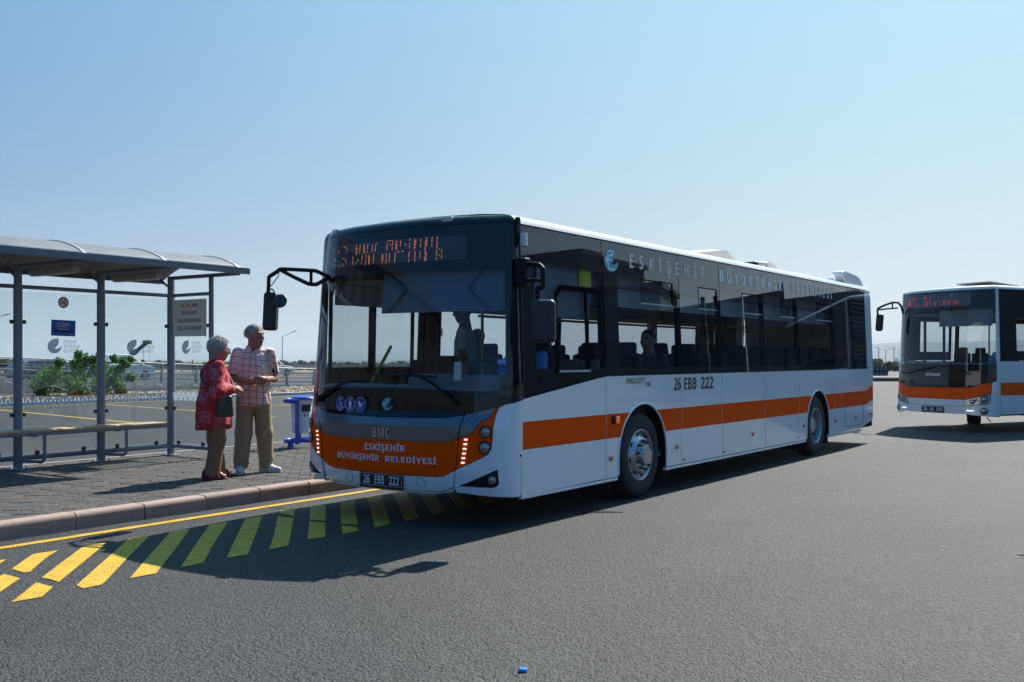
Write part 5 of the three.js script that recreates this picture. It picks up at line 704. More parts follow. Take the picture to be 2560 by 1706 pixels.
// ---------- behind the lot: gravel bed, parapet with railing, highway traffic ----------
const concreteMat = std(0xffffff, 0.9, { map: noiseMap([0.50, 0.48, 0.44], 0.35, 0.7) });
{
  // gravel bed between its kerb and the parapet
  const B0 = -32.45, B1 = -39.3, kerb2 = structGroup('lot_kerb', 'low concrete kerb along the gravel bed', V(0, 0, 0), ABROT), kg = rbox(0.98, 0.24, 0.18, 0.02);
  for (let a = 12; a < 75; a += 1) { const m = mesh('kerb_stone', kg, concreteMat, kerb2); m.position.set(a, 0.0 + rr(-0.004, 0.004), B0); }
  const n = [], hOf = (a, b) => 0.09 + 0.03 * sstep(B0, B0 - 2.5, b) + 0.06 * (n16(a / 40, b / 40) - 0.5);
  const as = range(10, 76, 1.0), bs = range(B1, B0 - 0.07, 0.6), pos = [], uv = [], idx = [];
  for (const b of bs) for (const a of as) { const p = AB(a, b); pos.push(p.x, hOf(a, b), p.z); uv.push(a, b); } for (let j = 0; j < bs.length - 1; j++) for (let i = 0; i < as.length - 1; i++) { const q = j * as.length + i; idx.push(q, q + as.length, q + 1, q + 1, q + as.length, q + as.length + 1); }
  const g = new THREE.BufferGeometry(); g.setAttribute('position', new THREE.Float32BufferAttribute(pos, 3)); g.setAttribute('uv', new THREE.Float32BufferAttribute(uv, 2)); g.setIndex(idx); g.computeVertexNormals();
  structure('gravel_bed', g, std(0xffffff, 0.95, { map: dataTex(512, (u, v) => { const s = n64(u, v), t = n256(u, v), f = 0.55 + 0.7 * t + 0.3 * (s - 0.5); return [toS(0.30 * f), toS(0.225 * f), toS(0.16 * f)]; }, true, 0.4) }), 'bed of tan gravel in front of the parapet');
  const st = new THREE.InstancedMesh(new THREE.IcosahedronGeometry(0.036, 0), std(0xffffff, 0.9), 6000); st.name = 'gravel_stones'; st.userData = { kind: 'stuff', label: 'loose tan stones covering the gravel bed' }; const M = new THREE.Matrix4(), c = new THREE.Color();
  for (let i = 0; i < 6000; i++) { const a = rr(16, 60), b = lerp(B0 - 0.1, B1 + 0.4, Math.pow(rnd(), 1.4)), p = AB(a, b, hOf(a, b) + 0.01), s = rr(0.5, 1.3); M.compose(p, new THREE.Quaternion().setFromEuler(new THREE.Euler(rnd() * 6, rnd() * 6, rnd() * 6)), V(s, s * 0.7, s)); st.setMatrixAt(i, M); const k = rr(0.6, 1.15); c.setRGB(0.28 * k, 0.205 * k, 0.145 * k); st.setColorAt(i, c); }
  st.castShadow = st.receiveShadow = true; scene.add(st);

  // parapet: concrete panels with a wave relief, posts and rails that fall gently to the right
  const PB = -39.6, aA = -20.3 * CA + 40 * SA, aB = -11.97 * CA + 52 * SA;      // along-kerb positions of two measured points
  const wallTop = (a) => lerp(0.75, 0.22, (a - aA) / (aB - aA)), clampTop = (a) => Math.max(0.16, wallTop(Math.min(a, aB + 1.5)));
  const wall = thing('concrete_parapet', 'grey concrete parapet of wave patterned panels beside the highway', 'parapet', AB(0, PB), ABROT);
  const ang = (wallTop(aA + 1) - wallTop(aA)), panelH = 0.54, pg = rbox(0.985, panelH, 0.22, 0.012);
  const wave = (sg) => { const pts = []; for (let i = 0; i <= 12; i++) pts.push(V(-0.46 + 0.92 * i / 12, 0.06 + 0.10 * Math.sin(i / 12 * 6.283 + 0.6), 0.118)); return tube(pts, 0.016, 24, 6, 0.5); }, wg = wave(), wavePaint = std(lin(0.5, 0.48, 0.44), 0.85);
  for (let a = aA - 12; a < aB + 40; a += 1.0) { const y = clampTop(a + 0.5); const m = mesh('wall_panel', pg, concreteMat, wall); m.position.set(a + 0.5, y - panelH / 2, 0); m.rotation.z = a < aB ? Math.atan(ang) : 0; mesh('wave_relief', wg, wavePaint, m); }
  mesh('plinth', [box(80, 0.7, 0.16, aA + 20, -0.22, -0.02)], concreteMat, wall);
  const rail = thing('guard_railing', 'grey steel railing of four tubes on leaning posts along the parapet', 'railing', AB(0, PB), ABROT), railMat = std(lin(0.36, 0.34, 0.32), 0.5, { metalness: 0.25 });
  const post = new THREE.ExtrudeGeometry(new THREE.Shape([[0.10, 0], [-0.12, 0], [-0.10, 0.35], [0.0, 0.86], [0.06, 0.88], [0.09, 0.84], [0.02, 0.35]].map(([x, y]) => new THREE.Vector2(x, y))), { depth: 0.05, bevelEnabled: false }).rotateY(-Math.PI / 2);
  for (let a = aA - 11.5; a < aB + 38; a += 1.9) { const m = mesh('rail_post', post, railMat, rail); m.position.set(a, clampTop(a) - 0.02, 0); }
  const as2 = range(aA - 12, aB + 38, 2); for (const [h, r, z] of [[0.86, 0.028, 0.05], [0.61, 0.032, 0.03], [0.385, 0.034, -0.01], [0.16, 0.036, -0.03]]) mesh('rail_tube', tube(as2.map((a) => V(a, clampTop(a) + h, z)), r, as2.length * 2, 8, 0.1), railMat, rail);
  // far barrier of the highway
  const fb = thing('crash_barrier', 'low grey crash barrier on the far side of the highway', 'crash barrier', AB(0, -96), ABROT); mesh('barrier_beam', [box(220, 0.32, 0.06, 60, 0.62, 0), box(220, 0.08, 0.10, 60, 0.72, 0)], std(lin(0.30, 0.29, 0.28), 0.6), fb); for (let a = -40; a < 165; a += 4) mesh('barrier_post', box(0.1, 0.6, 0.1, a, 0.3, -0.05), railMat, fb);
}
// ---------- cars ----------
function car(name, label, cat, pos, turn, o, group) {                    // +x is the nose
  const t = thing(name, label, cat, pos, turn, group), paint = o.paint, L = o.L, W = o.W, body = new THREE.Shape(), R = o.wheelR || 0.32, wx = o.wx;
  body.moveTo(-L / 2 + 0.05, 0.28); const arch = (x) => { body.lineTo(x - R - 0.06, 0.26); body.absarc(x, 0.30, R + 0.06, Math.PI, 0, true); }; arch(-wx); arch(wx); body.lineTo(L / 2 - 0.08, 0.28); for (const q of o.front) body.lineTo(...q); for (const q of o.back) body.lineTo(...q); body.closePath();
  const ex = (s, d, b = 0.06) => new THREE.ExtrudeGeometry(s, { depth: d - 2 * b, bevelEnabled: true, bevelSize: b * 0.6, bevelThickness: b, bevelSegments: 3, curveSegments: 10 }).translate(0, 0, -(d - 2 * b) / 2);
  mesh('car_body', ex(body, W), paint, t);
  const cab = new THREE.Shape(o.cab.map((q) => new THREE.Vector2(...q))); const cg = ex(cab, W - 0.12, 0.12); { const p = cg.attributes.position, y0 = o.cab[0][1]; for (let i = 0; i < p.count; i++) { const k = 1 - 0.20 * clamp((p.getY(i) - y0) / 0.55); p.setZ(i, p.getZ(i) * k); } cg.computeVertexNormals(); } mesh('car_roof', cg, paint, t);
  const glass = phy(lin(0.02, 0.03, 0.035), 0.06, { clearcoat: 1 });
  for (const w of o.windows) for (const s of [-1, 1]) { const g = new THREE.ShapeGeometry(new THREE.Shape(w.map((q) => new THREE.Vector2(...q)))); const p = g.attributes.position, y0 = o.cab[0][1]; for (let i = 0; i < p.count; i++) p.setZ(i, s * ((W - 0.12) / 2 * (1 - 0.20 * clamp((p.getY(i) - y0) / 0.55)) + 0.012)); g.computeVertexNormals(); mesh('side_window', g, glass, t); }
  const ends = (a, b, nm) => { const d = V(b[0] - a[0], b[1] - a[1], 0), Ld = d.length(), g = rbox(Ld * 0.82, 0.02, W * 0.74, 0.008); g.rotateZ(Math.atan2(d.y, d.x)).translate((a[0] + b[0]) / 2, (a[1] + b[1]) / 2, 0); const nx = -d.y / Ld, ny = d.x / Ld, k = ny < 0 ? -0.008 : 0.008; mesh(nm, g.translate(nx * k * 4, ny * k * 4, 0), glass, t); }; ends(o.ws[0], o.ws[1], 'windscreen'); ends(o.rw[0], o.rw[1], 'rear_window');
  for (const x of [-wx, wx]) for (const s of [-1, 1]) { const g = new THREE.Group(); g.name = 'wheel'; g.position.set(x, R, s * (W / 2 - 0.03)); t.add(g); mesh('tyre', latheZ([[R * 0.62, 0.0], [R * 0.9, 0.01], [R, -0.03], [R, -0.17], [R * 0.9, -0.2], [R * 0.6, -0.2]], 28, s), rubber, g); mesh('rim', latheZ([[R * 0.64, -0.005], [R * 0.55, -0.03], [R * 0.2, -0.01], [0, -0.005]], 20, s), galv, g); }
  for (const s of [-1, 1]) { mesh('headlight', rbox(0.10, 0.14, 0.34, 0.03, L / 2 - 0.12, o.lampY, s * (W / 2 - 0.24)), lensGlass, t); mesh('tail_light', rbox(0.08, o.tailH || 0.16, 0.22, 0.02, -L / 2 + 0.07, o.lampY + 0.08, s * (W / 2 - 0.17)), redLens, t); mesh('door_mirror', rbox(0.12, 0.12, 0.18, 0.03, o.mirX, o.cab[0][1] + 0.1, s * (W / 2 + 0.07)), paint, t); }
  if (o.rack) for (const s of [-1, 1]) mesh('roof_rack', [cyl(V(o.rack[0], o.rack[2] + 0.06, s * 0.55), V(o.rack[1], o.rack[2] + 0.05, s * 0.55), 0.02), box(0.05, 0.08, 0.04, o.rack[0] + 0.1, o.rack[2] + 0.02, s * 0.55), box(0.05, 0.08, 0.04, o.rack[1] - 0.1, o.rack[2] + 0.02, s * 0.55)], blackMatt, t);
  return t;
}
const sedan = { L: 4.4, W: 1.75, wx: 1.3, front: [[2.18, 0.45], [2.14, 0.66], [1.95, 0.78], [1.0, 0.92]], back: [[-1.6, 0.98], [-2.1, 0.96], [-2.19, 0.85], [-2.2, 0.45]], cab: [[-1.9, 0.9], [1.05, 0.9], [0.42, 1.40], [0.1, 1.455], [-0.9, 1.455], [-1.25, 1.38]], windows: [[[0.75, 0.96], [0.36, 1.36], [-0.22, 1.38], [-0.22, 0.96]], [[-0.3, 0.96], [-0.3, 1.38], [-0.95, 1.36], [-1.4, 0.98]]], ws: [[1.0, 0.95], [0.4, 1.42]], rw: [[-1.85, 0.97], [-1.22, 1.40]], lampY: 0.66, mirX: 0.7 };
const wagon = { ...sedan, L: 4.5, back: [[-2.0, 1.0], [-2.2, 0.9], [-2.22, 0.45]], cab: [[-2.15, 0.95], [1.05, 0.92], [0.35, 1.42], [0.0, 1.47], [-1.5, 1.45], [-1.85, 1.36]], windows: [[[0.72, 0.98], [0.3, 1.37], [-0.25, 1.39], [-0.25, 0.98]], [[-0.33, 0.98], [-0.33, 1.39], [-1.1, 1.38], [-1.1, 0.98]], [[-1.18, 0.98], [-1.18, 1.37], [-1.6, 1.34], [-1.85, 1.0]]], rw: [[-2.12, 1.0], [-1.86, 1.36]], rack: [-1.5, 0.1, 1.48] };
const van = { L: 4.6, W: 1.85, wx: 1.45, wheelR: 0.34, front: [[2.28, 0.5], [2.22, 0.80], [1.95, 1.0], [1.3, 1.12]], back: [[-2.1, 1.15], [-2.25, 1.1], [-2.28, 0.5]], cab: [[-2.2, 1.08], [1.45, 1.08], [0.75, 1.66], [0.35, 1.80], [-1.9, 1.82], [-2.15, 1.72]], windows: [[[1.1, 1.14], [0.62, 1.62], [0.1, 1.68], [0.1, 1.14]], [[0.0, 1.14], [0.0, 1.68], [-0.95, 1.68], [-0.95, 1.14]], [[-1.05, 1.14], [-1.05, 1.68], [-1.95, 1.66], [-2.05, 1.14]]], ws: [[1.4, 1.12], [0.72, 1.68]], rw: [[-2.2, 1.15], [-2.14, 1.7]], lampY: 0.86, tailH: 0.4, mirX: 1.05 };
const carWhite = phy(lin(0.72, 0.73, 0.74), 0.3, { clearcoat: 1 }), carGrey = phy(lin(0.16, 0.18, 0.22), 0.3, { clearcoat: 1, metalness: 0.4 });
const highwayTurn = ABROT;                                               // nose pointing along the highway, away to the right
{
  const at = (px, Z) => { const p = PX(px, HY, Z); p.y = 0; return p; };
  car('minivan', 'white minivan on the highway behind the leafy shrub', 'minivan', at(300, 73), highwayTurn, { ...van, paint: carWhite });
  car('station_wagon', 'dark grey station wagon with roof rack behind the parapet', 'car', at(110, 70), highwayTurn, { ...wagon, paint: carGrey });
  car('sedan', 'white sedan driving on the highway beyond the street lamp', 'car', at(674, 90), highwayTurn, { ...sedan, paint: carWhite });
}
// ---------- lamps, crane, exit sign ----------
const poleGrey = std(lin(0.30, 0.31, 0.32), 0.5, { metalness: 0.3 });
function streetLamp(label, pos, H, arms, turn, r = 0.09, group) { const t = thing('street_lamp', label, 'street lamp', pos, turn, group); mesh('pole', cyl(V(0, 0, 0), V(0, H, 0), r, r * 0.55, 10), poleGrey, t); for (const [dx, dy] of arms) { const m = mesh('lamp_arm', cyl(V(0, H - 0.05, 0), V(dx, H + dy, 0), r * 0.5, r * 0.4, 8), poleGrey, t); mesh('lamp_head', rbox(Math.abs(dx) * 0.34 + 0.3, 0.12, 0.28, 0.05).rotateZ(Math.atan2(dy, dx) * (dx < 0 ? 1 : 1) + (dx < 0 ? Math.PI : 0)).translate(dx * 1.08, H + dy * 1.06, 0), std(lin(0.18, 0.18, 0.19), 0.5), m); } return t; }
{
  const at = (px, Z, y = 0) => { const p = PX(px, HY, Z); p.y = y; return p; }, dropY = (Z) => -0.06 - Math.max(0, Z - 125) * 0.011;
  let Z = 190, top = (py, Z) => EYE + (HY - py) / FPX * Z;
  streetLamp('single arm street lamp rising behind the railing', at(705.5, Z, dropY(Z)), top(841.7, Z) - dropY(Z), [[27.5 / FPX * Z, 12 / FPX * Z]], 0, 0.10);
  Z = 150; streetLamp('street lamp whose lone head shows behind the shelter glass', at(-30, Z, dropY(Z)), top(800, Z) - dropY(Z), [[42 / FPX * Z, 12 / FPX * Z]], 0, 0.10);
  Z = 240; streetLamp('double arm street lamp standing among bushes between the two buses', at(2215, Z, dropY(Z)), top(876, Z) - dropY(Z), [[-22 / FPX * Z, 6.5 / FPX * Z], [20 / FPX * Z, 4 / FPX * Z]], 0, 0.12);
  Z = 300; streetLamp('double arm street lamp partly behind the turning bus', at(2246, Z, dropY(Z)), top(872, Z) - dropY(Z), [[-24 / FPX * Z, 3.5 / FPX * Z], [26 / FPX * Z, -1 / FPX * Z]], 0, 0.12);
  // mobile crane working beyond the highway
  Z = 118; const cr = thing('mobile_crane', 'mobile crane with slanting dark boom raised behind the minivan', 'crane', at(300, Z, dropY(Z)), 0), k = Z / FPX, base = V(9 * k, 1.35, 0), cd = std(lin(0.05, 0.055, 0.06), 0.6), tip = V(66 * k, top(858, Z) - dropY(Z), 0);
  mesh('chassis', [rbox(7, 0.7, 2.4, 0.1, -2.0, 1.0, 0)], std(lin(0.07, 0.07, 0.075), 0.6), cr); mesh('cab', rbox(1.5, 1.1, 2.2, 0.15, -1.2, 1.6, 0), std(lin(0.09, 0.09, 0.095), 0.6), cr); for (const x of [-4.4, -3.2, 0.6]) for (const s of [-1, 1]) mesh('wheel', latheZ([[0.25, 0], [0.5, -0.02], [0.5, -0.3], [0.25, -0.3]], 20, s).translate(x, 0.5, s * 1.2), rubber, cr);
  mesh('boom', [bar(base.clone(), base.clone().lerp(tip, 0.6), 0.5, 0.5), bar(base.clone().lerp(tip, 0.5), tip, 0.36, 0.36)], cd, cr); mesh('boom_head', rbox(1.0, 0.45, 0.5, 0.05, tip.x + 0.1, tip.y + 0.1, 0), std(lin(0.3, 0.22, 0.06), 0.6), cr); mesh('hoist_rope', [cyl(V(tip.x - 0.35, tip.y, 0), V(tip.x - 0.35, 0.5, 0), 0.02), cyl(V(tip.x + 0.3, tip.y, 0), V(tip.x + 0.3, 0.5, 0), 0.02)], cd, cr); mesh('hook_block', rbox(0.8, 0.3, 0.2, 0.05, tip.x, 0.6, 0), cd, cr);
  // leaning utility post
  Z = 100; const up = thing('utility_post', 'thin leaning wooden post beyond the railing', 'post', at(483, Z), 0); mesh('post_shaft', cyl(V(0, 0, 0), V(-2.6 * Z / FPX, top(899, Z), 0), 0.06, 0.05), std(lin(0.08, 0.07, 0.06), 0.8), up); mesh('post_base', cyl(V(0, 0, 0), V(0, 0.2, 0), 0.1, 0.08), concreteMat, up);
  // exit sign seen through the windscreen
  Z = 44; const es = thing('exit_sign', 'white road sign reading ÇIKIŞ with a left arrow, seen through the windscreen', 'road sign', at(1092, Z), 0); const hs = top(841, Z), w = 30 / FPX * Z, h = 19 / FPX * Z; mesh('sign_post', cyl(V(0, 0, -0.03), V(0, hs + h, -0.03), 0.03), poleGrey, es); const sb = mesh('sign_board', rbox(w, h, 0.02, 0.01, 0, hs + h / 2, 0), std(lin(0.5, 0.5, 0.5), 0.6), es);
  mesh('sign_face', new THREE.PlaneGeometry(w * 0.98, h * 0.97).translate(0, hs + h / 2, 0.012), printMat(canvasTex(256, 160, (g) => { g.fillStyle = '#e6ebef'; g.fillRect(0, 0, 256, 160); g.fillStyle = '#1d2c3f'; fitText(g, 'ÇIKIŞ', 22, 22, 206, 54, 'bold'); g.beginPath(); g.moveTo(60, 118); g.lineTo(110, 92); g.lineTo(110, 108); g.lineTo(190, 108); g.lineTo(190, 128); g.lineTo(110, 128); g.lineTo(110, 144); g.fill(); }), { transparent: false }), sb);
}
// ---------- vegetation ----------
function leafCloud(n, size, inside, colors, nSeed) {                       // many small folded leaves as one mesh
  const pos = [], nor = [], col = [], q = new THREE.Quaternion(), e = new THREE.Euler();
  for (let i = 0; i < n; i++) { const p = inside(i); if (!p) continue; const s = size * rr(0.6, 1.3); q.setFromEuler(e.set(rr(-1.3, 1.3), rr(0, 6.283), rr(-1.3, 1.3))); const c = colors[Math.floor(rnd() * colors.length)], k = rr(0.75, 1.2);
    const pts = [[0, 0, 0], [0.5, 0.12, 0.45], [0, -0.05, 1], [-0.5, 0.12, 0.45]].map(([x, y, z]) => V(x * s, y * s, z * s).applyQuaternion(q).add(p)); const nn = V(0, 1, 0).applyQuaternion(q);
    for (const t of [[0, 2, 1], [0, 3, 2]]) for (const j of t) { pos.push(pts[j].x, pts[j].y, pts[j].z); nor.push(nn.x, nn.y, nn.z); col.push(c[0] * k, c[1] * k, c[2] * k); } }
  const g = new THREE.BufferGeometry(); g.setAttribute('position', new THREE.Float32BufferAttribute(pos, 3)); g.setAttribute('normal', new THREE.Float32BufferAttribute(nor, 3)); g.setAttribute('color', new THREE.Float32BufferAttribute(col, 3)); return g;
}
const leafMat = phy(lin(1, 1, 1), 1.0, { vertexColors: true, transmission: 0.6, thickness: 0, specularIntensity: 0.3 }), leafFar = std(lin(1, 1, 1), 0.9, { vertexColors: true }), barkMat = std(lin(0.10, 0.08, 0.06), 0.9);
{
  // leafy shrub on the gravel bed, seen through the shelter glass
  const Z = 40.0, k = Z / FPX, cx = 195, base = PX(cx, HY, Z); base.y = 0.15; const sh = thing('leafy_shrub', 'bushy green shrub growing on the gravel bed behind the shelter', 'shrub', base, 0);
  // clumps: centre px, py, radius px
  const cl = [[95, 948, 16], [108, 930, 18], [105, 962, 20], [130, 955, 24], [128, 938, 17], [150, 960, 26], [160, 935, 20], [162, 915, 14], [168, 905, 10], [180, 958, 26], [195, 935, 22], [205, 915, 20], [212, 898, 14], [214, 888, 9], [225, 920, 18], [240, 940, 22], [235, 900, 10], [215, 962, 26], [250, 962, 24], [262, 935, 18], [258, 915, 12], [268, 900, 10], [280, 955, 18], [276, 975, 20], [300, 945, 12], [296, 925, 11], [302, 912, 10], [298, 898, 8], [312, 905, 8], [305, 965, 13], [130, 978, 18], [180, 982, 18], [230, 984, 18], [295, 980, 12], [318, 898, 6], [268, 890, 6]];
  const inside = () => { const c = cl[Math.floor(rnd() * cl.length)]; let x, y, z; do { x = rr(-1, 1); y = rr(-1, 1); z = rr(-1, 1); } while (x * x + y * y + z * z > 1); const R = c[2] * k, off = ((c[0] * 7.13) % 1 - 0.5) * 2.2; return V((c[0] - cx) * k + x * R, EYE - (c[1] - HY) * k - 0.15 + y * R, off + z * R * 1.2); };
  mesh('foliage', leafCloud(7500, 0.105, inside, [[0.075, 0.19, 0.02], [0.055, 0.14, 0.018], [0.12, 0.25, 0.03], [0.04, 0.10, 0.018]]), leafMat, sh);
  for (const [x, y] of [[108, 930], [135, 945], [165, 905], [190, 940], [212, 890], [240, 930], [262, 920], [268, 895], [300, 900], [312, 905]]) mesh('stem', tube([V((x - cx) * k * 0.75, 0, 0), V((x - cx) * k * 0.9, 0.6, 0.05), V((x - cx) * k, EYE - (y - HY) * k - 0.15, 0)], 0.014, 10, 5), barkMat, sh);
  const dropY = (Z) => -0.06 - Math.max(0, Z - 125) * 0.011;
  // spreading conifer beyond the highway
  const Zc = 170, kc = Zc / FPX, bc = PX(356, HY, Zc); bc.y = dropY(Zc); const tr = thing('cedar_tree', 'dark spreading cedar far behind the highway', 'tree', bc, 0), hT = EYE + (HY - 903) * kc - bc.y; mesh('trunk', cyl(V(0, 0, 0), V(0, hT, 0), 0.18, 0.03, 8), barkMat, tr);
  mesh('crown', leafCloud(5200, 0.26, () => { const t = Math.pow(rnd(), 0.7), tier = Math.floor(t * 7) / 7, y = hT - 0.1 - tier * hT * 0.85 + rr(-0.12, 0.12), r = (0.15 + tier * 2.0) * Math.sqrt(rnd()); const a = rnd() * 6.283; return V(Math.cos(a) * r * 1.0, y - r * 0.06, Math.sin(a) * r); }, [[0.028, 0.055, 0.03], [0.035, 0.07, 0.035]]), leafFar, tr);
  const small = (px, py, Z, wpx, label, cols, nm = 'small_tree') => { const b = PX(px, HY, Z); b.y = dropY(Z); const t = thing(nm, label, 'tree', b, 0), h = EYE + (HY - py) / FPX * Z - b.y, w = wpx / FPX * Z; mesh('trunk', cyl(V(0, 0, 0), V(0, h * 0.6, 0), h * 0.03 + 0.03, h * 0.015 + 0.02, 6), barkMat, t); const lobes = Array.from({ length: 7 }, () => [rr(-0.32, 0.32) * w, h * rr(0.45, 0.86), rr(-0.3, 0.3) * w, rr(0.16, 0.28) * w]); mesh('crown', leafCloud(2200, Math.max(0.12, w * 0.06), () => { const l = lobes[Math.floor(rnd() * 7)]; const a = rnd() * 6.283, c = rr(-1, 1), r = l[3] * Math.cbrt(rnd()), s = Math.sqrt(1 - c * c); return V(l[0] + r * s * Math.cos(a), Math.min(h, l[1] + r * c), l[2] + r * s * Math.sin(a)); }, cols), leafFar, t); return t; };
  const gD = [[0.03, 0.06, 0.03], [0.04, 0.075, 0.035]], gY = [[0.16, 0.15, 0.03], [0.12, 0.13, 0.03]];
  small(12, 899, 105, 60, 'yellowish tree at the end of the railing beside the shelter post', gY); small(28, 905, 130, 46, 'dull green tree next to the yellowish one beyond the railing', gD);
  small(687, 912, 150, 13, 'tiny dark pointed tree beyond the white sedan', gD, 'cypress_tree');
  small(2222, 907, 130, 36, 'round dark tree at the foot of the double arm lamps', gD); small(2236, 916, 128, 34, 'dark tree just beside the turning bus front', gD);
  small(2196, 899, 185, 46, 'pale olive tree behind the grey boards between the buses', [[0.17, 0.16, 0.06], [0.14, 0.14, 0.05]]);
  // far-off wood that reads as one band
  const N = 9000, wood = new THREE.InstancedMesh(new THREE.IcosahedronGeometry(1, 1), std(lin(1, 1, 1), 0.95), N); wood.name = 'far_woodland'; wood.userData = { kind: 'stuff', label: 'distant band of dark trees on the plain' }; const M = new THREE.Matrix4(), c = new THREE.Color();
  for (let i = 0; i < N; i++) { const Z = rr(420, 900), px = rr(-700, 3300), p = PX(px, HY, Z), y0 = dropY(Z), hh = Math.max(1.5, EYE - 11 / FPX * Z - y0 + 2.2 * (n64(px / 3000, 0.3) - 0.4) + 1.5 * rnd() * rnd()); p.y = y0 + hh * rr(0.1, 0.9); const s = rr(0.7, 1.4); M.compose(p, new THREE.Quaternion(), V(s * 1.2, s, s)); wood.setMatrixAt(i, M); const q = rr(0.7, 1.2); c.setRGB(0.045 * q, 0.075 * q, 0.035 * q); wood.setColorAt(i, c); }
  scene.add(wood);
}
// ---------- right background: kerb, boards, hills ----------
{
  const kA = GP(2050, 954), kB = GP(2420, 954), d = kB.clone().sub(kA), rk = structGroup('far_kerb', 'dark kerb at the far edge of the lot', kA, Math.atan2(-d.z, d.x)), kg2 = rbox(0.98, 0.34, 0.3, 0.03), kd = std(lin(0.10, 0.085, 0.085), 0.9); for (let i = -6; i < d.length() + 25; i++) mesh('kerb_stone', kg2, kd, rk).position.set(i, 0.06, 0);
  mesh('verge', box(60, 0.26, 6, 18, 0.13, -3.2), std(0xffffff, 1, { map: noiseMap([0.20, 0.17, 0.15], 0.7, 0.3) }), rk);
  const Z = 84, k = Z / FPX, b = PX(2192, HY, Z); b.y = 0.2; const hb = thing('board_fence', 'grey blue metal sheet hoarding with dark posts between the buses', 'hoarding', b, 0); const y1 = EYE - (916 - HY) * k - 0.2, y0 = EYE - (940 - HY) * k - 0.2, sheetM = std(lin(0.16, 0.175, 0.20), 0.6);
  for (let i = -6; i < 2; i++) mesh('board', box(10 * k - 0.03, y1 - y0, 0.04, (i * 10 + 12) * k, (y0 + y1) / 2, 0), sheetM, hb); for (let i = -6; i < 3; i++) mesh('fence_post', box(0.06, y1 + 0.1, 0.06, (i * 10 + 7) * k, y1 / 2, 0.05), blackMatt, hb); mesh('fence_rail', box(80 * k, 0.10, 0.05, -12 * k, y0 + (y1 - y0) * 0.48, 0.06), blackMatt, hb);
  // hills
  const ridge = (name, Z, prof, col, label) => { const pos = [], idx = [], n = 160; for (let i = 0; i <= n; i++) { const px = lerp(-2600, 5200, i / n), h = prof(px), p = PX(px, HY - h, Z), q = PX(px, HY - h * 0.55, Z * 0.93), r = PX(px, HY + 30, Z * 0.8); r.y = Math.min(r.y, -70); for (const v of [p, q, r]) pos.push(v.x, v.y, v.z); } for (let i = 0; i < n; i++) { const a = i * 3; idx.push(a, a + 1, a + 3, a + 1, a + 4, a + 3, a + 1, a + 2, a + 4, a + 2, a + 5, a + 4); } const g = new THREE.BufferGeometry(); g.setAttribute('position', new THREE.Float32BufferAttribute(pos, 3)); g.setIndex(idx); g.computeVertexNormals(); structure(name, g, std(col, 1), label); };
  const fb = (x, s) => n16(x / s + 7.3, 0.31) - 0.5;
  ridge('hills', 5600, (px) => -12 + 50 * sstep(1500, 2300, px) + 14 * fb(px, 9000) + 5 * n64(px / 9000, 0.7), lin(0.11, 0.12, 0.10), 'pale hazy ridge of hills on the horizon');
  ridge('foothills', 3000, (px) => -18 + 14 * sstep(1900, 2500, px) + 8 * fb(px, 6000), lin(0.13, 0.125, 0.09), 'low hazy foothills below the ridge');
  // far tower blocks in the haze
  const tm = std(lin(0.28, 0.28, 0.29), 0.9); for (const [px, py, w, Zt, lab] of [[2197, 871, 3, 2400, 'slender hazy tower at the foot of the hills'], [2235, 869, 3, 2400, 'slender hazy tower right of the double arm lamp'], [2241, 896, 4, 1500, 'grey hazy tower block beside the turning bus']]) { const b = PX(px, HY, Zt); b.y = -0.06 - (Zt - 125) * 0.011; const h = EYE + (HY - py) / FPX * Zt - b.y, ww = w / FPX * Zt, t = thing('tower_block', lab, 'tower', b, 0); mesh('tower_wall', box(ww, h, ww, 0, h / 2, 0), tm, t); mesh('tower_top', box(ww * 0.6, h * 0.06, ww * 0.6, 0, h * 1.03, 0), tm, t); }
}
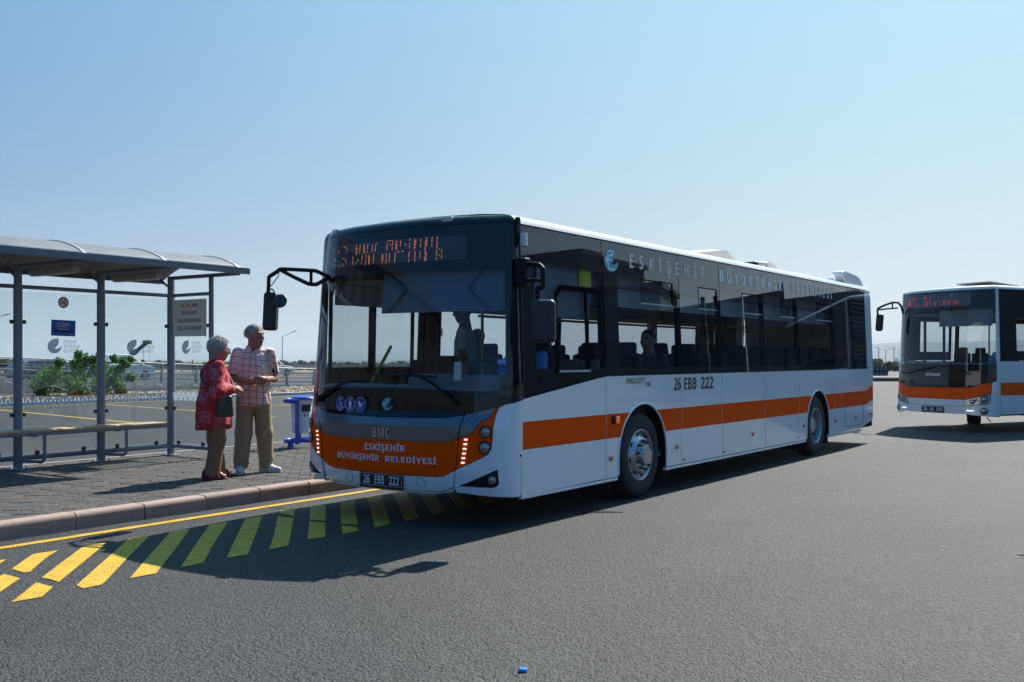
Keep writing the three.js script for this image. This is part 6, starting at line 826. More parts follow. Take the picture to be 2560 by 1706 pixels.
// ---------- what the bus windows mirror: things off to the right ----------
{
  const C = V(-8.63, 0, -6.05), R = (px, t) => { const v = [(px - CX) / FPX, 1], n = [SA, -CA], k = v[0] * n[0] + v[1] * n[1]; return V(C.x + (v[0] - 2 * k * n[0]) * t, 0, C.z - (v[1] - 2 * k * n[1]) * t); };
  const wallM = std(0xffffff, 0.85, { map: noiseMap([0.10, 0.10, 0.10], 0.3, 0.2) }), winM = phy(lin(0.03, 0.04, 0.05), 0.1, { clearcoat: 1 });
  const block = (label, p0, p1, H, D, rows, cols) => { const d = p1.clone().sub(p0), L = d.length(), t = thing('office_building', label, 'building', p0, Math.atan2(-d.z, d.x)); mesh('wall', box(L, H, D, L / 2, H / 2, -D / 2), wallM, t); mesh('roof', box(L + 0.6, 0.5, D + 0.6, L / 2, H + 0.25, -D / 2), std(lin(0.08, 0.08, 0.085), 0.8), t); for (let r = 0; r < rows; r++) for (let c = 0; c < cols; c++) { const w = L / cols * 0.5, h = H / rows * 0.45; const m = mesh('window', rbox(w, h, 0.08, 0.02, (c + 0.5) * L / cols, (r + 0.55) * H / rows, 0.05), winM, t); } return t; };
  const tA = 95; block('grey office block facing the terminal, mirrored in the bus windows', R(1466, tA), R(1200, tA + 6), 14.9, 16, 5, 12);
  block('low dark hall beside the office block, mirrored in the bus windows', R(1665, 88), R(1470, 90), 10.7, 12, 3, 6);
  block('tall shed mirrored in the rear windows of the bus', R(2200, 62), R(1960, 66), 6.4, 10, 2, 5);
  // sheet fence between the hall and the shed
  const fp0 = R(1975, 36), fp1 = R(1640, 42), fd = fp1.clone().sub(fp0), fL = fd.length(), fen = thing('sheet_fence', 'tall brown sheet fence across the lot, mirrored in the bus windows', 'fence', fp0, Math.atan2(-fd.z, fd.x)); for (let i = 0; i < Math.floor(fL); i++) { mesh('fence_sheet', box(0.96, 4.6, 0.05, i + 0.5, 2.35, rr(-0.05, 0.05)), std(lin(0.09, 0.075, 0.06).multiplyScalar(rr(0.7, 1.2)), 0.7), fen); if (i % 4 === 0) mesh('fence_post', box(0.12, 4.9, 0.12, i, 2.45, 0.1), blackMatt, fen); }
  // the building on the kerb side that darkens the windscreens' mirror image
  const tb = block('long dark terminal building to the side, mirrored in the bus front', V(-31, 0, 46), V(-31, 0, -24), 9.5, 14, 3, 22);
  block('long dark depot hall standing across the open side of the lot', V(60, 0, -24), V(60, 0, 30), 12, 14, 3, 16);
  const turnP = ABROT + Math.PI;
  car('parked_car', 'white car parked in the row across the lot', 'car', R(1690, 60), turnP + 1.3, { ...wagon, rack: null, paint: carWhite }, 'cars parked across the lot'); car('parked_car', 'dark grey car parked in the row across the lot', 'car', R(1760, 58), turnP + 1.3, { ...sedan, paint: carGrey }, 'cars parked across the lot');
  const sk = thing('skip', 'red steel skip standing across the lot', 'skip', R(1636, 56), 0.4), s = new THREE.Shape([[-1.6, 0.1], [1.6, 0.1], [2.0, 1.5], [-2.0, 1.5]].map(([x, y]) => new THREE.Vector2(x, y))); mesh('skip_body', new THREE.ExtrudeGeometry(s, { depth: 1.7, bevelEnabled: true, bevelSize: 0.03, bevelThickness: 0.03 }).translate(0, 0, -0.85), std(lin(0.45, 0.025, 0.02), 0.5), sk); mesh('skip_rim', [box(4.1, 0.1, 0.1, 0, 1.5, 0.9), box(4.1, 0.1, 0.1, 0, 1.5, -0.9)], std(lin(0.3, 0.02, 0.02), 0.5), sk);
  const roadTree = (p, h, label) => { const t = thing('roadside_tree', label, 'tree', p, 0, 'trees across the lot'); mesh('trunk', cyl(V(0, 0, 0), V(0, h * 0.5, 0), 0.12, 0.07, 8), barkMat, t); mesh('crown', leafCloud(2600, 0.22, () => { const a = rnd() * 6.283, c = rr(-1, 1), r = h * 0.32 * Math.cbrt(rnd()), q = Math.sqrt(1 - c * c); return V(r * q * Math.cos(a), h * 0.66 + r * c, r * q * Math.sin(a)); }, [[0.04, 0.075, 0.025], [0.055, 0.095, 0.03]]), leafFar, t); };
  for (const [px, t, h] of [[1440, 70, 4.0], [1590, 72, 3.4], [1715, 74, 3.6], [1475, 66, 3.0]]) roadTree(R(px, t), h, 'round green roadside tree across the lot');
}

scene.fog = new THREE.FogExp2(new THREE.Color(0.86, 0.92, 1.0), 0.00016);
// ---------- people: smooth distance fields meshed as continuous surfaces ----------
function nets(f, lo, hi, c, colorOf, uvOf) {
  const n = [0, 1, 2].map((i) => Math.ceil((hi[i] - lo[i]) / c) + 1), [nx, ny, nz] = n, val = new Float32Array(nx * ny * nz), id = (i, j, k) => (k * ny + j) * nx + i;
  for (let k = 0; k < nz; k++) for (let j = 0; j < ny; j++) for (let i = 0; i < nx; i++) val[id(i, j, k)] = f(lo[0] + i * c, lo[1] + j * c, lo[2] + k * c);
  const vid = new Int32Array(nx * ny * nz).fill(-1), pos = [], idx = [];
  for (let k = 0; k < nz - 1; k++) for (let j = 0; j < ny - 1; j++) for (let i = 0; i < nx - 1; i++) {
    let m = 0, cx = 0, cy = 0, cz = 0, e = 0; const v = []; for (let q = 0; q < 8; q++) { const a = val[id(i + (q & 1), j + (q >> 1 & 1), k + (q >> 2))]; v.push(a); if (a < 0) m |= 1 << q; } if (m === 0 || m === 255) continue;
    for (let q = 0; q < 8; q++) for (const b of [1, 2, 4]) if (!(q & b)) { const r = q | b; if ((v[q] < 0) !== (v[r] < 0)) { const t = v[q] / (v[q] - v[r]); cx += (q & 1) + (b === 1 ? t : 0); cy += (q >> 1 & 1) + (b === 2 ? t : 0); cz += (q >> 2) + (b === 4 ? t : 0); e++; } }
    vid[id(i, j, k)] = pos.length / 3; pos.push(lo[0] + (i + cx / e) * c, lo[1] + (j + cy / e) * c, lo[2] + (k + cz / e) * c);
  }
  const quad = (a, b, d, e, flip) => { if (a < 0 || b < 0 || d < 0 || e < 0) return; if (flip) idx.push(a, d, b, a, e, d); else idx.push(a, b, d, a, d, e); };
  for (let k = 1; k < nz - 1; k++) for (let j = 1; j < ny - 1; j++) for (let i = 1; i < nx - 1; i++) { const s = val[id(i, j, k)] < 0; if (s !== (val[id(i + 1, j, k)] < 0)) quad(vid[id(i, j - 1, k - 1)], vid[id(i, j, k - 1)], vid[id(i, j, k)], vid[id(i, j - 1, k)], !s); if (s !== (val[id(i, j + 1, k)] < 0)) quad(vid[id(i - 1, j, k - 1)], vid[id(i - 1, j, k)], vid[id(i, j, k)], vid[id(i, j, k - 1)], !s); if (s !== (val[id(i, j, k + 1)] < 0)) quad(vid[id(i - 1, j - 1, k)], vid[id(i, j - 1, k)], vid[id(i, j, k)], vid[id(i - 1, j, k)], !s); }
  const N = pos.length / 3, nor = new Float32Array(N * 3), col = new Float32Array(N * 3), uv = new Float32Array(N * 2), h = c * 0.6;
  for (let i = 0; i < N; i++) { const [x, y, z] = [pos[3 * i], pos[3 * i + 1], pos[3 * i + 2]]; let a = f(x + h, y, z) - f(x - h, y, z), b = f(x, y + h, z) - f(x, y - h, z), d = f(x, y, z + h) - f(x, y, z - h); const L = Math.hypot(a, b, d) || 1; nor[3 * i] = a / L; nor[3 * i + 1] = b / L; nor[3 * i + 2] = d / L; if (colorOf) { const q = colorOf(x, y, z); col[3 * i] = q[0]; col[3 * i + 1] = q[1]; col[3 * i + 2] = q[2]; } if (uvOf) { const q = uvOf(x, y, z); uv[2 * i] = q[0]; uv[2 * i + 1] = q[1]; } }
  const g = new THREE.BufferGeometry(); g.setAttribute('position', new THREE.Float32BufferAttribute(pos, 3)); g.setAttribute('normal', new THREE.BufferAttribute(nor, 3)); g.setAttribute('uv', new THREE.BufferAttribute(uv, 2)); if (colorOf) g.setAttribute('color', new THREE.BufferAttribute(col, 3)); g.setIndex(idx); return g;
}
const cap = (a, b, ra, rb = ra) => { const bx = b[0] - a[0], by = b[1] - a[1], bz = b[2] - a[2], L2 = bx * bx + by * by + bz * bz; return (x, y, z) => { const px = x - a[0], py = y - a[1], pz = z - a[2], t = clamp((px * bx + py * by + pz * bz) / L2); return Math.hypot(px - bx * t, py - by * t, pz - bz * t) - (ra + (rb - ra) * t); }; };
const ell = (c, r) => (x, y, z) => { const px = (x - c[0]) / r[0], py = (y - c[1]) / r[1], pz = (z - c[2]) / r[2], k = Math.hypot(px, py, pz); return (k - 1) * Math.min(r[0], r[1], r[2]) * (k > 1 ? 1.15 : 1); };
const smin = (a, b, k) => { const h = Math.max(k - Math.abs(a - b), 0) / k; return Math.min(a, b) - h * h * k * 0.25; };
const blend = (list, k) => (x, y, z) => { let d = list[0](x, y, z); for (let i = 1; i < list.length; i++) d = smin(d, list[i](x, y, z), k); return d; };
function stack(rows) {                                                    // rows: [y, rx, rz, cz] from low to high
  return (x, y, z) => { const n = rows.length; let i = 0; while (i < n - 2 && y > rows[i + 1][0]) i++; const A = rows[i], B = rows[i + 1], t = sstep(0, 1, clamp((y - A[0]) / (B[0] - A[0]))), rx = lerp(A[1], B[1], t), rz = lerp(A[2], B[2], t), cz = lerp(A[3] || 0, B[3] || 0, t), k = Math.hypot(x / rx, (z - cz) / rz), d = (k - 1) * Math.min(rx, rz); return Math.max(d, rows[0][0] - y, y - rows[n - 1][0]); };
}
const n3 = (x, y, z, f) => Math.sin(x * f + 1.3 * Math.sin(y * f * 0.7)) * Math.sin(y * f * 1.1 + 1.7 + 0.9 * Math.sin(z * f * 0.8)) * Math.sin(z * f * 0.93 + 0.6 + Math.sin(x * f * 0.6));
// a head at the origin looking along +z
function headField(woman) {
  const cr = ell([0, 0.032, -0.012], [0.076, 0.088, 0.097]), add = blend([cr, ell([0, -0.035, 0.02], [0.061, 0.085, 0.072]), cap([-0.018, -0.098, 0.05], [0.018, -0.098, 0.05], 0.024), ell([0.043, -0.03, 0.045], [0.03, 0.035, 0.035]), ell([-0.043, -0.03, 0.045], [0.03, 0.035, 0.035])], 0.035), fine = blend([cap([0, 0.012, 0.088], [0, -0.028, 0.113], 0.009, 0.0145), cap([-0.036, 0.024, 0.078], [0.036, 0.024, 0.078], 0.0125), cap([-0.02, -0.060, 0.083], [0.02, -0.060, 0.083], 0.008), cap([-0.018, -0.072, 0.080], [0.018, -0.072, 0.080], 0.008), cap([0, -0.05, 0.084], [0, -0.055, 0.085], 0.012)], 0.012), ears = (x, y, z) => Math.min(ell([0.079, -0.006, -0.008], [0.010, 0.033, 0.021])(x, y, z), ell([-0.079, -0.006, -0.008], [0.010, 0.033, 0.021])(x, y, z)), neck = cap([0, -0.07, -0.02], [0, -0.2, -0.04], woman ? 0.05 : 0.058, woman ? 0.056 : 0.066), e1 = ell([0.031, 0.003, 0.094], [0.016, 0.011, 0.018]), e2 = ell([-0.031, 0.003, 0.094], [0.016, 0.011, 0.018]);
  return (x, y, z) => { let d = smin(add(x, y, z), fine(x, y, z), 0.016); d = Math.max(d, -(smin(e1(x, y, z), e2(x, y, z), 0.005)) - 0.004 * 0); d = smin(d, ears(x, y, z), 0.008); return smin(d, neck(x, y, z), 0.03); };
}
function headColor(skin, o) { return (x, y, z) => { const ax = Math.abs(x); if (Math.hypot(ax - 0.031, (y - 0.003) * 1.4) < 0.013 && z > 0.06) return Math.hypot(ax - 0.031, y - 0.003) < 0.006 ? [0.02, 0.015, 0.012] : [0.34, 0.30, 0.27]; if (ax > 0.012 && ax < 0.052 && Math.abs(y - 0.027 + ax * 0.05) < 0.007 && z > 0.06) return o.brow; if (o.tash && ax < 0.030 && y < -0.040 && y > -0.058 && z > 0.07) return o.tash; if (ax < 0.024 && y < -0.058 && y > -0.078 && z > 0.06) return [skin[0] * 0.8, skin[1] * 0.55, skin[2] * 0.55]; const k = 1 + 0.12 * n3(x, y, z, 90); return [skin[0] * k, skin[1] * k, skin[2] * k]; }; }
// a hand: wrist w, finger direction f, palm normal n (towards the palm side), thumb side t, curl of the fingers
function handField(w, f, n, curl, thumbSign, size = 1) {
  const F = f.clone().normalize(), Nn = n.clone().sub(F.clone().multiplyScalar(n.dot(F))).normalize(), S = V().crossVectors(F, Nn).multiplyScalar(thumbSign), P = (a, b, c) => w.clone().addScaledVector(F, a * size).addScaledVector(S, b * size).addScaledVector(Nn, c * size).toArray(), list = [];
  const palm = [cap(P(0, 0, 0), P(0.05, 0, 0), 0.027 * size, 0.03 * size)]; for (const s of [-0.028, -0.010, 0.010, 0.028]) palm.push(cap(P(0.012, s * 0.6, 0), P(0.085, s, 0.002), 0.017 * size, 0.0125 * size)); list.push(blend(palm, 0.02));
  const L = [0.062, 0.076, 0.082, 0.074]; [-0.030, -0.010, 0.010, 0.030].forEach((s, i) => { let a = 0.088, c = 0.0, ang = curl * 0.5, p = P(a, s, c); const seg = [L[i] * 0.45, L[i] * 0.32, L[i] * 0.23]; seg.forEach((l, k) => { a += Math.cos(ang) * l; c += Math.sin(ang) * l; const q = P(a, s * (1 - 0.05 * k), c); list.push(cap(p, q, (0.0092 - 0.0008 * k) * size, (0.0086 - 0.0008 * k) * size)); p = q; ang += curl * 0.75; }); });
  let p = P(0.02, 0.03, 0.006), q = P(0.055, 0.052, 0.022), r = P(0.088, 0.050, 0.04); list.push(cap(p, q, 0.014 * size, 0.011 * size), cap(q, r, 0.0105 * size, 0.0085 * size));
  return { f: (x, y, z) => { let d = 1e9; for (const g of list) d = smin(d, g(x, y, z), 0.006); return d; }, c: P(0.06, 0, 0.02) };
}
function withColor(g, c) { const n = g.attributes.position.count, a = new Float32Array(n * 3); for (let i = 0; i < n; i++) a.set(c, i * 3); g.setAttribute('color', new THREE.BufferAttribute(a, 3)); return g; }
const joinColored = (list) => mergeGeometries(list.map((g) => { const q = g.toNonIndexed(); for (const k of Object.keys(q.attributes)) if (!['position', 'normal', 'color'].includes(k)) q.deleteAttribute(k); return q; }));
const skinMat = () => phy(lin(1, 1, 1), 0.55, { vertexColors: true });
function footShape(x, z, yaw, L = 0.27) { const c = Math.cos(yaw), s = Math.sin(yaw), T = (lx, y, lz) => [x + lx * c + lz * s, y, z - lx * s + lz * c]; const b = blend([cap(T(0, 0.05, -0.06), T(0, 0.042, 0.06), 0.044, 0.047), cap(T(0, 0.036, 0.06), T(0.004, 0.032, L - 0.11), 0.046, 0.034), cap(T(0, 0.09, -0.05), T(0, 0.06, 0.0), 0.042, 0.044)], 0.03); return { f: (X, Y, Z) => Math.max(b(X, Y, Z), 0.004 - Y), lo: [x - 0.2, -0.02, z - 0.2], hi: [x + 0.2, 0.17, z + 0.25] }; }

// ----- the man in the checked shirt -----
{
  const s = 1.84 / 1.775, pos = GP(634, 1182, PAVE); pos.y = PAVE;
  const t = thing('person', 'man in pale checked short sleeve shirt and beige trousers standing with hands together', 'person', pos, 24 * D2R); t.scale.setScalar(s);
  const skin = [0.30, 0.135, 0.085], hc = V(0.01, 1.635, 0.035), yaw = 40 * D2R, tilt = 0.04;
  const toHead = (x, y, z) => { const px = x - hc.x, py = y - hc.y, pz = z - hc.z, c = Math.cos(yaw) / 1.08, q = Math.sin(yaw) / 1.08; return [px * c - pz * q, py / 1.08, px * q + pz * c]; };
  const hf = headField(false), hcl = headColor(skin, { brow: [0.05, 0.04, 0.035], tash: [0.20, 0.18, 0.17] });
  const el = [[0.245, 1.12, -0.035], [-0.25, 1.12, -0.03]], wr = [[0.10, 1.115, 0.235], [-0.095, 1.10, 0.225]], shd = [[0.185, 1.42, -0.01], [-0.185, 1.42, -0.01]];
  const bodyF = blend([stack([[0.86, 0.13, 0.09], [1.0, 0.14, 0.10], [1.25, 0.16, 0.10], [1.40, 0.15, 0.085], [1.47, 0.07, 0.06]]), cap(shd[0], el[0], 0.05, 0.044), cap(el[0], wr[0], 0.046, 0.030), cap(shd[1], el[1], 0.05, 0.044), cap(el[1], wr[1], 0.046, 0.030), cap([0, 1.40, -0.01], [0.0, 1.52, 0.012], 0.062, 0.058), cap([0.09, 0.88, 0], [0.105, 0.5, 0.01], 0.07, 0.055), cap([0.105, 0.5, 0.01], [0.15, 0.09, -0.02], 0.055, 0.04), cap([-0.09, 0.88, 0], [-0.105, 0.5, 0.015], 0.07, 0.055), cap([-0.105, 0.5, 0.015], [-0.15, 0.09, 0.0], 0.055, 0.04)], 0.03);
  const one = (x, y, z) => { const k = 1 + 0.10 * n3(x, y, z, 60); return skin.map((c) => c * k); };
  const h1 = handField(V(...wr[0]), V(-0.86, 0.05, 0.42), V(-0.3, -0.25, -0.85), 0.85, 1, 1.04), h2 = handField(V(...wr[1]), V(0.86, 0.0, 0.45), V(0.3, -0.3, -0.85), 0.75, -1, 1.04);
  const hb = (h) => nets(h.f, h.c.map((v) => v - 0.14), h.c.map((v) => v + 0.14), 0.0042, one);
  const body = joinColored([nets(bodyF, [-0.36, 0.03, -0.2], [0.36, 1.56, 0.32], 0.014, one), nets((x, y, z) => hf(...toHead(x, y, z)), [hc.x - 0.13, hc.y - 0.2, hc.z - 0.15], [hc.x + 0.13, hc.y + 0.15, hc.z + 0.15], 0.0045, (x, y, z) => hcl(...toHead(x, y, z))), hb(h1), hb(h2)]);
  mesh('body', body, skinMat(), t);
  const crH = ell([0, 0.032, -0.014], [0.087, 0.096, 0.106]), hairF = (x, y, z) => { const [a, b, c] = toHead(x, y, z); return Math.max(crH(a, b, c) + 0.004 * n3(a, b, c, 140), c * 0.82 - b * 0.5 - 0.012 - 0.018 * clamp(Math.abs(a) / 0.07), -0.072 - b + 0.3 * (c + 0.06)); };
  mesh('hair', nets(hairF, [hc.x - 0.13, hc.y - 0.14, hc.z - 0.15], [hc.x + 0.13, hc.y + 0.16, hc.z + 0.13], 0.005, (x, y, z) => { const k = 0.8 + 0.5 * (0.5 + 0.5 * n3(x, y * 0.4, z, 160)); return [0.25 * k, 0.235 * k, 0.22 * k]; }), std(lin(1, 1, 1), 0.8, { vertexColors: true }), t);
  { const st = []; for (let i = 0; i < 900; i++) { const a = rnd() * 6.283, u = rr(-0.5, 1), q = Math.sqrt(1 - u * u), p = [q * Math.cos(a) * 0.086, 0.032 + u * 0.095, -0.014 + q * Math.sin(a) * 0.105]; if (p[2] * 0.82 - p[1] * 0.5 - 0.012 - 0.018 * clamp(Math.abs(p[0]) / 0.07) > 0.002 || -0.068 - p[1] + 0.3 * (p[2] + 0.06) > 0) continue; const d = [p[0] * 0.12 + rr(-0.006, 0.006), -0.010 + rr(-0.006, 0.004), -0.018 + rr(-0.006, 0.006)], W = (v) => { const c = Math.cos(yaw) * 1.08, sn = Math.sin(yaw) * 1.08; return V(hc.x + v[0] * c + v[2] * sn, hc.y + v[1] * 1.08, hc.z - v[0] * sn + v[2] * c); }; st.push(cyl(W(p), W([p[0] + d[0], p[1] + d[1], p[2] + d[2]]), 0.0016, 0.0006, 3, false)); } mesh('hair_strands', st, std(lin(0.34, 0.325, 0.305), 0.6), t); }
  // shirt
  const slv = (i) => { const a = V(...shd[i]), b = V(...el[i]), e = a.clone().lerp(b, 0.93); const d = b.clone().sub(a).normalize(), c = cap(a.toArray(), e.toArray(), 0.076, 0.078); return (x, y, z) => Math.max(c(x, y, z), (x - a.x) * d.x + (y - a.y) * d.y + (z - a.z) * d.z - 0.245); };
  const tor = stack([[0.80, 0.197, 0.150, 0.012], [0.95, 0.188, 0.148, 0.016], [1.12, 0.190, 0.146, 0.022], [1.28, 0.200, 0.132, 0.008], [1.385, 0.205, 0.112, -0.008], [1.445, 0.165, 0.088, -0.012], [1.495, 0.085, 0.076, -0.004]]), sl0 = slv(0), sl1 = slv(1);
  const shirtF = (x, y, z) => { let d = smin(smin(tor(x, y, z), sl0(x, y, z), 0.035), sl1(x, y, z), 0.035); d += 0.0045 * n3(x * 1.2, y * 0.7, z, 26) + 0.0025 * n3(x, y, z, 55); return Math.max(d, 0.80 - y + 0.012 * Math.sin(x * 9)); };
  const plaid = canvasTex(256, 256, (g) => { g.fillStyle = '#d9b3a8'; g.fillRect(0, 0, 256, 256); g.fillStyle = 'rgba(225,205,205,0.55)'; g.fillRect(0, 0, 128, 256); for (const k of [0, 1, 2, 3]) { g.fillStyle = 'rgba(235,215,205,0.35)'; g.fillRect(k * 64 + 34, 0, 10, 256); g.fillRect(0, k * 64 + 34, 256, 10); g.fillStyle = 'rgba(40,40,70,0.9)'; g.fillRect(k * 64, 0, 5, 256); g.fillStyle = 'rgba(50,44,66,0.85)'; g.fillRect(0, k * 64, 256, 5); } }, { wrapS: THREE.RepeatWrapping, wrapT: THREE.RepeatWrapping });
  plaid.repeat.set(1 / 0.30, 1 / 0.30);
  const shirtUV = (x, y, z) => { const a0 = sl0(x, y, z), a1 = sl1(x, y, z), d = tor(x, y, z); if (Math.min(a0, a1) < d) return [z * 1.0 + x * 0.25 + (a0 < a1 ? 0.05 : 0.11), y + 0.04]; return [Math.atan2(x, z + 0.02) * 0.165, y + 0.012 * Math.sin(x * 14)]; };
  const sh = mesh('shirt', nets(shirtF, [-0.38, 0.77, -0.24], [0.38, 1.54, 0.24], 0.0095, null, shirtUV), std(lin(1, 1, 1), 0.85, { map: plaid }), t);
  const colF = (sg) => { const g = new THREE.Shape([[0, 0], [0.085, 0.012], [0.10, -0.055], [0.035, -0.045]].map(([x, y]) => new THREE.Vector2(x, y))); return new THREE.ExtrudeGeometry(g, { depth: 0.008, bevelEnabled: true, bevelSize: 0.003, bevelThickness: 0.003 }).rotateY(0.9).translate(0.0, 0, 0).scale(sg, 1, 1).translate(sg * 0.012, 1.475, 0.085); };
  mesh('collar', [colF(1), nets((x, y, z) => { const r = Math.hypot(x, (z + 0.0) * 1.05); return Math.max(Math.abs(r - 0.084) - 0.006, Math.abs(y - 1.492 - 0.12 * -z) - 0.024, z - 0.055); }, [-0.12, 1.43, -0.12], [0.12, 1.56, 0.1], 0.006)], std(lin(0.62, 0.48, 0.46), 0.85), sh); mesh('collar', colF(1).clone().scale(-1, 1, 1), std(lin(0.62, 0.48, 0.46), 0.85, { side: THREE.DoubleSide }), sh);
  mesh('shirt_pocket', rbox(0.09, 0.10, 0.006, 0.003).rotateY(0.62).translate(0.108, 1.225, 0.128), std(lin(0.66, 0.53, 0.5), 0.85, { map: null }), sh);
  // trousers
  const legF = (sx, kz, az) => blend([cap([0.092 * sx, 0.86, 0], [0.122 * sx, 0.48, kz], 0.108, 0.098), cap([0.122 * sx, 0.48, kz], [0.152 * sx, 0.085, az], 0.098, 0.086)], 0.03), lA = legF(1, 0.012, -0.015), lB = legF(-1, 0.015, 0.0), pel = stack([[0.76, 0.175, 0.125], [0.90, 0.185, 0.135], [1.0, 0.17, 0.12]]);
  const trF = (x, y, z) => { let d = smin(smin(lA(x, y, z), lB(x, y, z), 0.012), pel(x, y, z), 0.05); d += 0.006 * Math.sin(y * 46 + x * 12 + 3 * z) * (1 - sstep(0.10, 0.26, y)) + 0.004 * n3(x, y * 0.5, z, 24); return Math.max(d, 0.055 - y); };
  mesh('trousers', nets(trF, [-0.30, 0.03, -0.2], [0.30, 1.0, 0.2], 0.010, (x, y, z) => { const k = 1 + 0.05 * n3(x, y, z, 200); return [0.33 * k, 0.26 * k, 0.165 * k]; }), std(lin(1, 1, 1), 0.9, { vertexColors: true }), t);
  for (const [x, z, y] of [[0.155, 0.0, 0.85], [-0.155, 0.02, -0.25]]) { const q = footShape(x, z, y), sm = mesh('shoe', nets(q.f, q.lo, q.hi, 0.007), std(lin(0.60, 0.58, 0.60), 0.6), t); mesh('shoe_sole', nets((X, Y, Z) => Math.max(q.f(X, Math.max(Y, 0.03), Z) - 0.004, Math.abs(Y - 0.010) - 0.010), q.lo, q.hi, 0.007), std(lin(0.5, 0.48, 0.46), 0.8), sm); }
}
// ----- the woman in the red tunic -----
{
  const s = 1.66 / 1.60, pos = GP(538, 1197, PAVE); pos.y = PAVE; const turn = 118 * D2R;
  const t = thing('person', 'woman with curly grey hair in red patterned tunic and brown trousers seen from behind', 'person', pos, turn); t.scale.setScalar(s);
  const skin = [0.40, 0.185, 0.125], hc = V(0, 1.462, 0.05), tilt = 0.12, toHead = (x, y, z) => { const px = x - hc.x, py = y - hc.y, pz = z - hc.z, c = Math.cos(tilt), q = Math.sin(tilt); return [px, py * c + pz * q, -py * q + pz * c]; };
  const hf = headField(true), hcl = headColor(skin, { brow: [0.2, 0.17, 0.15] }), el = [[0.26, 1.00, 0.0], [-0.265, 1.00, -0.04]], wr = [[0.15, 1.00, 0.22], [-0.17, 1.015, 0.15]], shd = [[0.165, 1.27, 0.0], [-0.165, 1.27, 0.0]];
  const one = (x, y, z) => skin.map((c) => c * (1 + 0.08 * n3(x, y, z, 60)));
  const bodyF = blend([stack([[0.80, 0.15, 0.12], [1.0, 0.14, 0.12], [1.2, 0.14, 0.10], [1.30, 0.07, 0.06]]), cap([0, 1.24, 0.0], [0, 1.37, 0.03], 0.055, 0.05), cap(shd[0], el[0], 0.045, 0.04), cap(el[0], wr[0], 0.04, 0.027), cap(shd[1], el[1], 0.045, 0.04), cap(el[1], wr[1], 0.04, 0.027), cap([0.08, 0.82, 0], [0.09, 0.45, 0], 0.07, 0.05), cap([0.09, 0.45, 0], [0.09, 0.08, -0.02], 0.05, 0.036), cap([-0.08, 0.82, 0], [-0.09, 0.45, 0], 0.07, 0.05), cap([-0.09, 0.45, 0], [-0.10, 0.08, -0.02], 0.05, 0.036)], 0.03);
  const h1 = handField(V(...wr[0]), V(-0.35, 0.05, 0.9), V(-0.6, -0.5, -0.3), 0.8, 1, 0.92), h2 = handField(V(...wr[1]), V(0.25, 0.08, 0.93), V(0.6, -0.5, -0.3), 0.85, -1, 0.92), hb = (h) => nets(h.f, h.c.map((v) => v - 0.13), h.c.map((v) => v + 0.13), 0.0045, one);
  const feet = [[0.10, 0.06, 0.25], [-0.10, -0.06, -0.15]].map(([x, z, y]) => footShape(x, z, y, 0.24));
  const toeF = (q) => nets((X, Y, Z) => Math.max(q.f(X, Y, Z) + 0.004, 0.010 - Y), q.lo, q.hi, 0.008, one);
  mesh('body', joinColored([nets(bodyF, [-0.36, 0.03, -0.2], [0.36, 1.42, 0.34], 0.014, one), nets((x, y, z) => hf(...toHead(x, y, z)), [hc.x - 0.12, hc.y - 0.2, hc.z - 0.16], [hc.x + 0.12, hc.y + 0.15, hc.z + 0.17], 0.005, (x, y, z) => hcl(...toHead(x, y, z))), hb(h1), hb(h2), toeF(feet[0]), toeF(feet[1])]), skinMat(), t);
  // curly hair: a lumpy cap with small curls standing off it
  const crH = ell([0, 0.035, -0.022], [0.106, 0.108, 0.116]), keep = (a, b, c) => Math.max(c * 0.9 - b * 0.35 - 0.030, -0.098 - b + 0.25 * (c + 0.05)), hairF = (x, y, z) => { const [a, b, c] = toHead(x, y, z); return Math.max(crH(a, b, c) + 0.010 * n3(a, b, c, 95) + 0.006 * n3(a + 0.3, b, c, 170), keep(a, b, c)); };
  const hair = mesh('hair', nets(hairF, [hc.x - 0.15, hc.y - 0.17, hc.z - 0.17], [hc.x + 0.15, hc.y + 0.19, hc.z + 0.14], 0.0055, (x, y, z) => { const k = 0.62 + 0.55 * (0.5 + 0.5 * n3(x, y, z, 130)); return [0.33 * k, 0.31 * k, 0.28 * k]; }), std(lin(1, 1, 1), 0.75, { vertexColors: true }), t);
  const curls = []; for (let i = 0; i < 2600 && curls.length < 1300; i++) { const a = rnd() * 6.283, u = rr(-0.75, 1), q = Math.sqrt(1 - u * u), p = [q * Math.cos(a) * 0.108, 0.035 + u * 0.11, -0.022 + q * Math.sin(a) * 0.118]; if (keep(...p) > -0.004) continue; const c = Math.cos(tilt), sn = Math.sin(tilt), w = V(p[0] + hc.x, p[1] * c - p[2] * sn + hc.y, p[1] * sn + p[2] * c + hc.z); curls.push(new THREE.TorusGeometry(rr(0.007, 0.016), rr(0.0014, 0.0026), 4, 8, rr(3.2, 5.5)).applyQuaternion(new THREE.Quaternion().setFromEuler(new THREE.Euler(rnd() * 6, rnd() * 6, rnd() * 6))).translate(w.x, w.y, w.z)); }
  mesh('curls', curls, std(lin(0.50, 0.475, 0.44), 0.6), hair);
  const gl = std(lin(0.10, 0.02, 0.08), 0.4); mesh('glasses', [new THREE.TorusGeometry(0.024, 0.0028, 6, 20).translate(0.034, 0.0, 0.108), new THREE.TorusGeometry(0.024, 0.0028, 6, 20).translate(-0.034, 0.0, 0.108), cyl(V(-0.058, 0.006, 0.106), V(-0.082, 0.006, 0.0), 0.0026), cyl(V(0.058, 0.006, 0.106), V(0.082, 0.006, 0.0), 0.0026), cyl(V(-0.01, 0.004, 0.11), V(0.01, 0.004, 0.11), 0.0026)].map((g) => g.rotateX(tilt).translate(hc.x, hc.y, hc.z)), gl, t);
